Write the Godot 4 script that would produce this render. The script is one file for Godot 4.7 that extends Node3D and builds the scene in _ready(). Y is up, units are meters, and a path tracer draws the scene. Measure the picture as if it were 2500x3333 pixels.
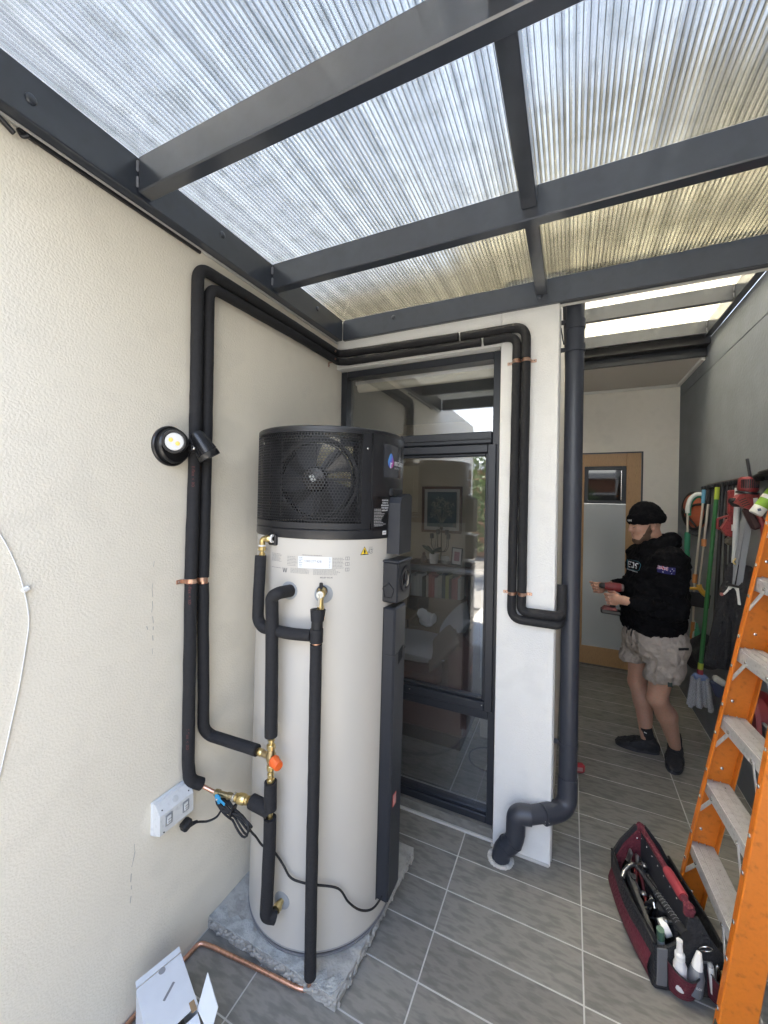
extends Node3D

# ---------------------------------------------------------------- mesh builder
class MB:
	var v := PackedVector3Array()
	var n := PackedVector3Array()
	var u := PackedVector2Array()
	var ix := PackedInt32Array()

	func tri(a: Vector3, b: Vector3, c: Vector3) -> void:  # counter-clockwise seen from outside
		var nn := (b - a).cross(c - a).normalized()
		vert(a, nn, flat_uv(a, nn)); vert(c, nn, flat_uv(c, nn)); vert(b, nn, flat_uv(b, nn))

	func flat_uv(p: Vector3, nn: Vector3) -> Vector2:
		var q := nn.abs()
		if q.y >= q.x and q.y >= q.z: return Vector2(p.x, p.z)
		if q.x >= q.z: return Vector2(p.z, p.y)
		return Vector2(p.x, p.y)

	func vert(p: Vector3, nn: Vector3, uv := Vector2.ZERO) -> void:
		ix.append(v.size()); v.append(p); n.append(nn); u.append(uv)

	func quad(a: Vector3, b: Vector3, c: Vector3, d: Vector3) -> void:
		tri(a, b, c); tri(a, c, d)

	func quad_uv(a: Vector3, b: Vector3, c: Vector3, d: Vector3, u0 := Vector2(0, 1), u1 := Vector2(1, 0)) -> void:  # a lower left, b lower right, c upper right, d upper left
		var nn := (b - a).cross(c - a).normalized()
		var q := [a, b, c, d]
		var t := [u0, Vector2(u1.x, u0.y), u1, Vector2(u0.x, u1.y)]
		for k in [0, 2, 1, 0, 3, 2]: vert(q[k], nn, t[k])

	func box(c: Vector3, s: Vector3, b := Basis(), bev := 0.0) -> MB:
		var h := s / 2.0
		var e := minf(bev, 0.45 * minf(s.x, minf(s.y, s.z)))
		for ax in 3:
			for sg in [-1.0, 1.0]:
				var p := (ax + 1) % 3
				var q := (ax + 2) % 3
				var f := Vector3.ZERO
				f[ax] = sg * h[ax]
				var P := Vector3.ZERO
				P[p] = h[p] - e
				var Q := Vector3.ZERO
				Q[q] = h[q] - e
				if sg > 0: quad(c + b * (f - P - Q), c + b * (f + P - Q), c + b * (f + P + Q), c + b * (f - P + Q))
				else: quad(c + b * (f - P - Q), c + b * (f - P + Q), c + b * (f + P + Q), c + b * (f + P - Q))
		if e > 0.0:
			for ax in 3:
				var p := (ax + 1) % 3
				var q := (ax + 2) % 3
				for sp in [-1.0, 1.0]:
					for sq in [-1.0, 1.0]:
						var A := Vector3.ZERO
						A[ax] = h[ax] - e
						var e1 := Vector3.ZERO
						e1[p] = sp * h[p]; e1[q] = sq * (h[q] - e)
						var e2 := Vector3.ZERO
						e2[p] = sp * (h[p] - e); e2[q] = sq * h[q]
						if sp * sq > 0: quad(c + b * (e1 - A), c + b * (e2 - A), c + b * (e2 + A), c + b * (e1 + A))
						else: quad(c + b * (e1 - A), c + b * (e1 + A), c + b * (e2 + A), c + b * (e2 - A))
			for sx in [-1.0, 1.0]:
				for sy in [-1.0, 1.0]:
					for sz in [-1.0, 1.0]:
						var k := Vector3(sx, sy, sz)
						var a1 := Vector3(h.x, h.y - e, h.z - e) * k
						var a2 := Vector3(h.x - e, h.y, h.z - e) * k
						var a3 := Vector3(h.x - e, h.y - e, h.z) * k
						if sx * sy * sz > 0: tri(c + b * a1, c + b * a2, c + b * a3)
						else: tri(c + b * a1, c + b * a3, c + b * a2)
		return self

	func span(lo: Vector3, hi: Vector3, bev := 0.0) -> MB:
		return box((lo + hi) / 2.0, (hi - lo).abs(), Basis(), bev)

	# a box between two points, w across (along side), h along the other way
	func bar(a: Vector3, b: Vector3, w: float, h: float, side := Vector3.RIGHT, bev := 0.0) -> MB:
		var y := (b - a).normalized()
		var z := side.cross(y).normalized()
		var x := y.cross(z).normalized()
		return box((a + b) / 2.0, Vector3(w, (b - a).length(), h), Basis(x, y, z), bev)

	func grid(P: Array, N: Array, rows: int, cols: int, U := []) -> void:  # smooth grid of points, columns run around
		for r in rows - 1:
			for c in cols - 1:
				var k := [r * cols + c, (r + 1) * cols + c, (r + 1) * cols + c + 1, r * cols + c + 1]
				var gn: Vector3 = (P[k[2]] - P[k[0]]).cross(P[k[3]] - P[k[1]])
				for j in ([0, 1, 2, 0, 2, 3] if gn.dot(N[k[0]] + N[k[2]]) <= 0.0 else [0, 2, 1, 0, 3, 2]):
					vert(P[k[j]], N[k[j]], U[k[j]] if U.size() else Vector2(c, r) / 8.0)

	func tube(pts: Array, r: float, sides := 12, cap := true, radii := []) -> MB:
		var P := []
		var N := []
		var U := []
		var t: Vector3 = (pts[1] - pts[0]).normalized()
		var up: Vector3 = Vector3.UP if absf(t.y) < 0.9 else Vector3.RIGHT
		var x: Vector3 = t.cross(up).normalized()
		var run := 0.0
		for i in pts.size():
			var d: Vector3 = pts[mini(i + 1, pts.size() - 1)] - pts[maxi(i - 1, 0)]
			t = d.normalized()
			x = (x - t * x.dot(t)).normalized()
			var y: Vector3 = t.cross(x)
			if i > 0: run += (pts[i] - pts[i - 1]).length()
			for k in sides + 1:
				var a := TAU * k / sides
				var nn: Vector3 = x * cos(a) + y * sin(a)
				P.append(pts[i] + nn * (radii[i] if radii.size() else r)); N.append(nn); U.append(Vector2(float(k) / sides, run * 4.0))
		grid(P, N, pts.size(), sides + 1, U)
		if cap:
			var m: int = pts.size() - 1
			for k in sides:
				tri(pts[0], P[k + 1], P[k])
				var o: int = m * (sides + 1)
				tri(pts[m], P[o + k], P[o + k + 1])
		return self

	func lathe(prof: Array, xf := Transform3D(), sides := 24, a0 := 0.0, a1 := TAU) -> MB:  # Vector2(radius, height) from bottom to top; hard where the profile bends over 35 degrees
		var full := is_equal_approx(a1 - a0, TAU)
		for i in prof.size() - 1:
			var p: Vector2 = prof[i]
			var q: Vector2 = prof[i + 1]
			var d := (q - p)
			if d.length() < 1e-6: continue
			var nn := Vector2(d.y, -d.x).normalized()
			var n0 := nn
			var n1 := nn
			if i > 0:
				var e: Vector2 = p - prof[i - 1]
				var m := Vector2(e.y, -e.x).normalized()
				if m.dot(nn) > 0.82: n0 = (m + nn).normalized()
			if i < prof.size() - 2:
				var e: Vector2 = prof[i + 2] - q
				var m := Vector2(e.y, -e.x).normalized()
				if m.dot(nn) > 0.82: n1 = (m + nn).normalized()
			for k in sides:
				var a := a0 + (a1 - a0) * k / sides
				var b := a0 + (a1 - a0) * (k + 1) / sides
				if full and k == sides - 1: b = a0
				var ca := Vector3(sin(a), 0, cos(a))
				var cb := Vector3(sin(b), 0, cos(b))
				var pts := [ca * p.x + Vector3.UP * p.y, cb * p.x + Vector3.UP * p.y, cb * q.x + Vector3.UP * q.y, ca * q.x + Vector3.UP * q.y]
				var ns := [ca * n0.x + Vector3.UP * n0.y, cb * n0.x + Vector3.UP * n0.y, cb * n1.x + Vector3.UP * n1.y, ca * n1.x + Vector3.UP * n1.y]
				for j in [0, 2, 1, 0, 3, 2]:
					vert(xf * pts[j], (xf.basis * ns[j]).normalized(), Vector2(float(k + (1 if j == 1 or j == 2 else 0)) / sides, pts[j].y))
		return self

	func prism(poly: PackedVector2Array, depth: float, xf := Transform3D()) -> MB:  # polygon in x, y, extruded to both sides of z = 0
		var t := Geometry2D.triangulate_polygon(poly)
		var pts := poly.duplicate()
		if Geometry2D.is_polygon_clockwise(poly) : pts.reverse(); t = Geometry2D.triangulate_polygon(pts)
		var z := depth / 2.0
		for i in range(0, t.size(), 3):
			var a := pts[t[i]]
			var b := pts[t[i + 1]]
			var c := pts[t[i + 2]]
			if (b - a).cross(c - a) < 0:
				var s := b
				b = c
				c = s
			tri(xf * Vector3(a.x, a.y, z), xf * Vector3(b.x, b.y, z), xf * Vector3(c.x, c.y, z))
			tri(xf * Vector3(a.x, a.y, -z), xf * Vector3(c.x, c.y, -z), xf * Vector3(b.x, b.y, -z))
		for i in pts.size():
			var a := pts[i]
			var b := pts[(i + 1) % pts.size()]
			quad(xf * Vector3(a.x, a.y, -z), xf * Vector3(b.x, b.y, -z), xf * Vector3(b.x, b.y, z), xf * Vector3(a.x, a.y, z))
		return self

	func ball(c: Vector3, r: Vector3, b := Basis(), k := 14) -> MB:
		var P := []
		var N := []
		for i in k / 2 + 1:
			var la := PI * i / (k / 2) - PI / 2
			for j in k + 1:
				var lo := TAU * j / k
				var d := Vector3(cos(la) * sin(lo), sin(la), cos(la) * cos(lo))
				P.append(c + b * (d * r)); N.append((b * (d / r)).normalized())
		var s := k / 2 + 1
		for i in s - 1:
			for j in k:
				var q := [i * (k + 1) + j, (i + 1) * (k + 1) + j, (i + 1) * (k + 1) + j + 1, i * (k + 1) + j + 1]
				for e in [0, 1, 2, 0, 2, 3]: vert(P[q[e]], N[q[e]])
		return self

	func mesh() -> ArrayMesh:
		var a := []
		a.resize(Mesh.ARRAY_MAX)
		a[Mesh.ARRAY_VERTEX] = v; a[Mesh.ARRAY_NORMAL] = n; a[Mesh.ARRAY_TEX_UV] = u; a[Mesh.ARRAY_INDEX] = ix
		var m := ArrayMesh.new()
		m.add_surface_from_arrays(Mesh.PRIMITIVE_TRIANGLES, a)
		return m

# ---------------------------------------------------------------- naming
func put(called: String, what, m: Material, parent: Node = null, at := Vector3.ZERO) -> MeshInstance3D:
	var o := MeshInstance3D.new()
	o.name = called
	o.mesh = what.mesh() if what is MB else what
	o.material_override = m
	o.position = at
	(parent if parent else self).add_child(o, true)
	return o

func thing(called: String, label: String, category: String, at := Vector3.ZERO, group := "", yaw := 0.0) -> Node3D:
	var o := Node3D.new()
	o.name = called
	add_child(o, true)
	o.position = at
	o.rotation.y = yaw
	return tag(o, label, category, group)

func tag(o, label: String, category: String, group := ""):
	o.set_meta("label", label)
	o.set_meta("category", category)
	if group: o.set_meta("group", group)
	return o

func kind(o, k := "structure"):
	o.set_meta("kind", k)
	return o

# a path with rounded corners
func bend(pts: Array, r: float, steps := 6) -> Array:
	var out := [pts[0]]
	for i in range(1, pts.size() - 1):
		var a: Vector3 = pts[i - 1]
		var b: Vector3 = pts[i]
		var c: Vector3 = pts[i + 1]
		var q := minf(r, 0.48 * minf((a - b).length(), (c - b).length()))
		var s := b + (a - b).normalized() * q
		var e := b + (c - b).normalized() * q
		for k in steps + 1:
			var t := float(k) / steps
			out.append(s.lerp(b, t).lerp(b.lerp(e, t), t))
	out.append(pts[-1])
	return out

func smooth(pts: Array, step := 6) -> Array:
	var out := []
	for i in pts.size() - 1:
		var p0: Vector3 = pts[maxi(i - 1, 0)]
		var p3: Vector3 = pts[mini(i + 2, pts.size() - 1)]
		for k in step:
			out.append(pts[i].cubic_interpolate(pts[i + 1], p0, p3, float(k) / step))
	out.append(pts[-1])
	return out

# ---------------------------------------------------------------- materials
var noises := {}

func noise(key: String, freq: float, oct := 4, ramp := [], size := 512, type := FastNoiseLite.TYPE_SIMPLEX_SMOOTH, sd := 1) -> NoiseTexture2D:
	if noises.has(key): return noises[key]
	var f := FastNoiseLite.new()
	f.noise_type = type
	f.frequency = freq
	f.fractal_octaves = oct
	f.seed = sd
	var t := NoiseTexture2D.new()
	t.width = size; t.height = size
	t.seamless = true
	t.noise = f
	if ramp.size():
		var g := Gradient.new()
		g.offsets = PackedFloat32Array(ramp.map(func(e): return e[0]))
		g.colors = PackedColorArray(ramp.map(func(e): return lin(e[1])))
		t.color_ramp = g
	noises[key] = t
	return t

func lin(c) -> Color:  # real-world base colours to sRGB
	if c is Color: return c.linear_to_srgb()
	if c is Array: return Color(c[0], c[1], c[2]).linear_to_srgb()
	return Color(c, c, c).linear_to_srgb()

func mat(c, rough := 0.6, metal := 0.0, more := {}) -> StandardMaterial3D:
	var m := StandardMaterial3D.new()
	m.albedo_color = lin(c)
	m.roughness = rough
	m.metallic = metal
	for k in more: m.set(k, more[k])
	return m

func world(m: StandardMaterial3D, s, tex: Texture2D = null, bump: Texture2D = null, depth := 1.0) -> StandardMaterial3D:
	m.uv1_triplanar = true
	m.uv1_world_triplanar = true
	m.uv1_scale = s if s is Vector3 else Vector3.ONE * s
	if tex: m.albedo_texture = tex
	if bump:
		m.heightmap_enabled = true
		m.heightmap_texture = bump
		m.heightmap_scale = depth
	return m

func own(m: StandardMaterial3D, s, tex: Texture2D = null, bump: Texture2D = null, depth := 1.0) -> StandardMaterial3D:
	world(m, s, tex, bump, depth)
	m.uv1_world_triplanar = false
	return m

func pane(a := 0.06, tint := Color(0.9, 0.95, 0.95)) -> StandardMaterial3D:
	var m := mat(Color(tint.r, tint.g, tint.b), 0.02)
	m.albedo_color.a = a
	m.transparency = BaseMaterial3D.TRANSPARENCY_ALPHA
	return m

# lettering, flat, its letters laid into a mesh by a function of (x, y)
func letters(text: String, size: float, place: Callable, bold := false, mid := true) -> MB:
	var f := SystemFont.new()
	f.font_names = PackedStringArray(["Droid Sans"])
	f.font_weight = 700 if bold else 400
	var t := TextMesh.new()
	t.text = text
	t.font = f
	t.font_size = 32
	t.pixel_size = size / 24.0
	t.depth = 0.0
	t.horizontal_alignment = HORIZONTAL_ALIGNMENT_CENTER if mid else HORIZONTAL_ALIGNMENT_LEFT
	var mb := MB.new()
	var a := t.get_mesh_arrays()
	var p: PackedVector3Array = a[Mesh.ARRAY_VERTEX]
	var idx: PackedInt32Array = a[Mesh.ARRAY_INDEX]
	for i in idx:
		var q: Array = place.call(p[i].x, p[i].y)
		mb.vert(q[0], q[1])
	return mb

var M := {}

func _ready() -> void:
	camera_and_light()
	materials()
	structure()
	pergola()
	yard_behind()
	make_heater()
	make_slab()
	make_pipes()
	make_glazed_door()
	make_room()
	make_entry_door()
	make_lamp()
	make_outlet()
	make_cable()
	make_thin_wire()
	make_downpipe()
	make_person()
	make_ladder()
	make_tool_bag()
	make_carton()
	make_red_tape()
	make_tool_rack()


func camera_and_light() -> void:
	var cam := Camera3D.new()
	cam.name = "camera"
	add_child(cam)
	cam.position = Vector3(0, 1.86, 0)
	cam.basis = Basis(Vector3.UP, deg_to_rad(25.17)) * Basis(Vector3.RIGHT, deg_to_rad(-0.211)) * Basis(Vector3.BACK, deg_to_rad(0.934))
	cam.projection = Camera3D.PROJECTION_FRUSTUM
	cam.near = 0.05
	cam.far = 400.0
	cam.size = 2.0 * 0.05 * 1666.5 / 1291.9
	cam.frustum_offset = Vector2(0, -0.02748 * 0.05)
	cam.current = true
	var e := Environment.new()
	e.background_mode = Environment.BG_SKY
	var sm := ProceduralSkyMaterial.new()
	sm.sky_top_color = Color(0.50, 0.60, 0.78)
	sm.sky_horizon_color = Color(1.10, 1.10, 1.07)
	sm.sky_curve = 0.22
	sm.ground_bottom_color = Color(0.3, 0.29, 0.27)
	sm.ground_horizon_color = Color(0.5, 0.5, 0.48)
	sm.sky_energy_multiplier = 1.0
	var sky := Sky.new()
	sky.sky_material = sm
	e.sky = sky
	e.tonemap_mode = Environment.TONE_MAPPER_LINEAR
	e.tonemap_exposure = 7.8
	e.sdfgi_enabled = true
	e.ssao_enabled = true
	e.ssil_enabled = true
	var w := WorldEnvironment.new()
	w.name = "environment"
	w.environment = e
	add_child(w)
	var sun := DirectionalLight3D.new()
	sun.name = "sun"
	sun.light_energy = 1.5
	sun.light_color = Color(1.0, 0.95, 0.87)
	sun.light_angular_distance = 0.5
	sun.shadow_enabled = true
	add_child(sun)
	sun.look_at_from_position(Vector3(-0.40, 0.86, 0.10) * 10.0, Vector3.ZERO)

func rib_texture(bump: bool) -> ImageTexture:  # 0.62 m of twin-wall sheet: 40 webs, dust and specks between them
	var w := 1024
	var im := Image.create(w, w, false, Image.FORMAT_RGB8)
	var f := FastNoiseLite.new()
	f.seed = 5; f.frequency = 0.05; f.fractal_octaves = 4
	var g := FastNoiseLite.new()
	g.seed = 9; g.frequency = 0.006; g.fractal_octaves = 3
	var rng := RandomNumberGenerator.new()
	rng.seed = 4
	var tone := []
	for k in 40: tone.append(rng.randf_range(0.84, 1.0))
	for x in w:
		var p := fmod(x * 40.0 / w, 1.0)
		var k := int(x * 40.0 / w) % 40
		var d := absf(p - 0.5)
		var web := smoothstep(0.13, 0.03, d)
		for y in w:
			if bump:
				var hh := 0.5 + 0.42 * cos(TAU * p) + 0.08 * cos(TAU * p * 3.0)
				im.set_pixel(x, y, Color(hh, hh, hh))
			else:
				var dirt: float = clampf(g.get_noise_2d(x, y) * 0.25 + maxf(f.get_noise_2d(x, y) - 0.30, 0.0) * 0.9, 0.0, 1.0)
				var c: float = tone[k] * (1.0 - 0.55 * web) * (1.0 - 0.5 * dirt)
				im.set_pixel(x, y, Color(c, c * (0.99 - 0.02 * dirt), c * (0.965 - 0.10 * dirt)))
	return ImageTexture.create_from_image(im)

func materials() -> void:
	var stucco := noise("stucco", 0.035, 3, [], 1024)
	var patch := noise("patch", 0.006, 4, [[0.0, 0.93], [0.45, 1.0], [1.0, 0.97]], 512)
	M.wall = world(mat([0.77, 0.715, 0.60], 0.92), 1.1, patch, noise("stucco2", 0.085, 4, [], 1024), 0.11)
	M.pier = world(mat([0.78, 0.775, 0.745], 0.92), 1.1, patch, noises["stucco2"], 0.12)
	M.grey_wall = world(mat([0.175, 0.195, 0.222], 0.8), 0.9, noise("patch2", 0.008, 4, [[0.0, 0.85], [1.0, 1.0]], 512), stucco, 0.12)
	M.entry = world(mat([0.80, 0.76, 0.69], 0.9), 1.3, patch, stucco, 0.1)
	M.ceiling = mat([0.62, 0.59, 0.55], 0.9)
	M.white = mat([0.72, 0.71, 0.68], 0.6)
	M.steel = world(mat([0.034, 0.041, 0.056], 0.28, 0.0, {"clearcoat_enabled": true, "clearcoat": 0.8, "clearcoat_roughness": 0.15}), 1.0, noise("steel", 0.02, 4, [[0.0, 0.8], [0.5, 1.0], [1.0, 0.92]], 512))
	M.frame = mat([0.022, 0.025, 0.032], 0.38)
	var one := Image.create(4, 4, false, Image.FORMAT_RGB8)
	one.fill(Color.WHITE)
	M.film = mat([0.85, 0.88, 0.90], 0.02, 1.0, {"albedo_texture": ImageTexture.create_from_image(one), "transparency": BaseMaterial3D.TRANSPARENCY_ALPHA})
	M.film.albedo_color.a = 0.13
	M.seal = mat([0.5, 0.49, 0.46], 0.6)
	M.grout = mat([0.50, 0.49, 0.46], 0.9)
	var grain := noise("grain", 0.010, 8, [[0.0, 0.62], [0.38, 0.80], [0.5, 0.94], [0.62, 1.0], [1.0, 0.78]], 1024, FastNoiseLite.TYPE_SIMPLEX_SMOOTH, 3)
	M.tiles = []
	for k in 4:
		M.tiles.append(world(mat(Color(0.232, 0.222, 0.196) * [1.0, 0.90, 1.08, 0.96][k], 0.6), Vector3(0.75, 1.5, 2.6) * [1.0, 1.07, 0.94, 1.13][k], grain, noise("tile_bump", 0.03, 4, [], 512), 0.03))
	M.slab = world(mat([0.43, 0.42, 0.385], 0.9), 1.6, noise("slab", 0.012, 5, [[0.0, 0.62], [0.42, 0.80], [0.58, 0.96], [1.0, 1.03]], 512, FastNoiseLite.TYPE_SIMPLEX_SMOOTH, 8), stucco, 0.25)
	M.foam = world(mat([0.014, 0.014, 0.016], 0.8), 3.0, noise("foam", 0.03, 4, [[0.0, 0.7], [0.6, 1.0], [1.0, 1.6]], 512), noise("foam_bump", 0.06, 3, [], 512), 0.12)
	M.pvc = mat([0.036, 0.040, 0.052], 0.38)
	M.black = mat([0.012, 0.012, 0.014], 0.4)
	M.rubber = mat([0.012, 0.012, 0.013], 0.65)
	M.brass = mat([0.72, 0.56, 0.26], 0.28, 1.0)
	M.chrome = mat([0.7, 0.69, 0.66], 0.2, 1.0)
	M.copper = world(mat([0.80, 0.46, 0.33], 0.3, 1.0), 6.0, noise("copper", 0.03, 4, [[0.0, 0.6], [0.6, 1.0], [1.0, 1.0]], 256))
	var poly := mat([0.340, 0.337, 0.314], 0.19)
	poly.refraction_enabled = true
	poly.refraction_scale = 0.035
	poly.albedo_color.a = 0.0
	poly.albedo_texture = rib_texture(false)
	poly.heightmap_enabled = true
	poly.heightmap_texture = rib_texture(true)
	poly.heightmap_scale = 0.16
	poly.backlight_enabled = true
	poly.backlight = Color(0.52, 0.515, 0.465)
	M.poly = poly
	M.poly_clean = poly.duplicate()
	M.poly_clean.albedo_color = Color(0.90, 0.90, 0.88, 0.0)
	M.poly_clean.backlight = Color(0.9, 0.89, 0.84)

# ---------------------------------------------------------------- setting
func structure() -> void:
	kind(put("ground", MB.new().span(Vector3(-60, -0.30, -60), Vector3(60, -0.05, 60)), world(mat([0.22, 0.21, 0.19], 0.95), 0.4, noises["slab"])))
	var fl = kind(put("floor", MB.new().span(Vector3(-1.386, -0.049, -5.2), Vector3(1.036, -0.0014, 2.4)), M.grout))
	var tile := MB.new().box(Vector3(0, -0.0075, 0), Vector3(0.5748, 0.015, 0.1965), Basis(), 0.0015).mesh()
	var rng := RandomNumberGenerator.new()
	rng.seed = 12
	for row in range(-9, 20):
		for col in range(-2, 3):
			var x0 := maxf(-0.5044 + 0.5797 * col, -1.385)
			var x1 := minf(-0.5044 + 0.5797 * (col + 1), 1.035)
			var zc := -1.449 - 0.2014 * (row - 0.5)
			if zc < -2.3 and x1 < 0.0: continue
			if x1 - x0 < 0.03: continue
			var o := put("tile", tile, M.tiles[rng.randi() % 4], fl, Vector3((x0 + x1) / 2.0, rng.randf_range(-0.0006, 0.0004), zc))
			if x1 - x0 < 0.57: o.scale.x = (x1 - x0 - 0.005) / 0.5748
	# left wall
	var lw := put("rendered_wall", MB.new().span(Vector3(-1.62, -0.05, -2.36), Vector3(-1.386, 3.02, 1.6)), M.wall)
	tag(lw, "tall cream textured render wall on the left behind the water heater", "wall")
	put("render_crack", crack(), mat([0.43, 0.41, 0.37], 0.95), lw)
	# wall round the glazed door, with the white pier
	var bw := MB.new()
	bw.span(Vector3(-0.352, -0.05, -2.36), Vector3(-0.064, 3.0, -2.20), 0.004)
	bw.span(Vector3(-1.386, 2.698, -2.36), Vector3(-0.3525, 3.0, -2.201))
	var b := put("rendered_pier", bw, M.pier)
	tag(b, "white rendered pier and lintel between the glazed door and the downpipe", "wall")
	var sill := MB.new().span(Vector3(-1.386, 0.0, -2.30), Vector3(-0.353, 0.058, -2.232))
	put("tile_upstand", sill, M.tiles[1], b)
	put("sealant", MB.new().bar(Vector3(-1.38, 0.004, -2.224), Vector3(-0.35, 0.004, -2.221), 0.012, 0.02, Vector3.UP, 0.003), M.seal, b)
	put("sealant", MB.new().bar(Vector3(-0.36, 0.004, -2.196), Vector3(-0.07, 0.004, -2.196), 0.012, 0.016, Vector3.UP, 0.003), M.seal, b)
	# right boundary wall with its joint
	var rw := MB.new()
	rw.span(Vector3(1.036, -0.05, -5.3), Vector3(1.25, 2.995, 1.4))
	rw.span(Vector3(1.036, 3.003, -5.3), Vector3(1.25, 3.262, 1.4))
	rw.span(Vector3(1.042, 2.995, -5.3), Vector3(1.25, 3.003, 1.4))
	tag(put("grey_wall", rw, M.grey_wall), "grey painted side wall with tool rack and a thin horizontal joint", "wall")
	# end wall round the entry door
	var ew := MB.new()
	ew.span(Vector3(0.715, -0.05, -5.35), Vector3(1.036, 3.2, -5.15))
	ew.span(Vector3(-0.064, 2.436, -5.35), Vector3(0.715, 3.2, -5.15))
	ew.span(Vector3(-0.3, -0.05, -5.35), Vector3(-0.01, 2.436, -5.15))
	tag(put("entry_wall", ew, M.entry), "cream end wall of the passage around the timber door", "wall")
	var pc := thing("porch_ceiling", "flat off white porch ceiling over the timber door with dark fascia", "ceiling")
	put("ceiling_sheet", MB.new().span(Vector3(-0.064, 3.14, -5.15), Vector3(1.036, 3.17, -4.262)), M.ceiling, pc)
	put("cornice", MB.new().span(Vector3(1.0, 3.108, -5.13), Vector3(1.034, 3.138, -4.27), 0.006), M.white, pc)
	put("cornice", MB.new().span(Vector3(-0.06, 3.108, -5.148), Vector3(1.034, 3.138, -5.118), 0.006), M.white, pc)
	put("fascia", MB.new().span(Vector3(-0.064, 3.132, -4.262), Vector3(1.036, 3.225, -4.235), 0.003), M.frame, pc)
	put("gutter", MB.new().span(Vector3(-0.064, 3.205, -4.234), Vector3(1.036, 3.33, -4.14), 0.006), M.black, pc)
	# house over and beside the passage, out of the direct view
	var hs := MB.new()
	hs.span(Vector3(-0.30, -0.05, -5.15), Vector3(-0.065, 3.1, -2.361))
	tag(put("passage_wall", hs, M.entry), "cream house wall along the passage behind the downpipe", "wall")
	var up := thing("upper_storey", "cream upper storey with dark eave seen blurred through the roof sheets", "building")
	put("wall", MB.new().span(Vector3(0.065, 3.42, -6.5), Vector3(4.0, 5.2, -4.3)), mat([0.70, 0.74, 0.80], 0.9), up)
	put("eave", MB.new().span(Vector3(0.0, 5.2, -6.6), Vector3(4.1, 5.55, -3.95)), M.frame, up)
	put("window", MB.new().span(Vector3(0.3, 4.3, -4.31), Vector3(3.6, 4.82, -4.28)), M.black, up)
	put("roof_slab", MB.new().span(Vector3(-3.0, 3.2, -6.5), Vector3(0.06, 3.4, -2.45)), mat([0.10, 0.10, 0.11], 0.8), up)

func crack() -> MB:
	var m := MB.new()
	var rng := RandomNumberGenerator.new()
	rng.seed = 3
	for s in [[-0.965, 1.62, 1.28], [-0.905, 0.62, 0.43], [-0.935, 1.40, 1.36]]:
		var p := Vector3(-1.3855, s[1], s[0])
		while p.y > s[2]:
			var q := p + Vector3(0, -rng.randf_range(0.012, 0.03), rng.randf_range(-0.005, 0.006))
			if rng.randf() < 0.6: m.bar(p, q, rng.randf_range(0.0008, 0.003), 0.0012, Vector3.BACK)
			p = q
	return m

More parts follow.
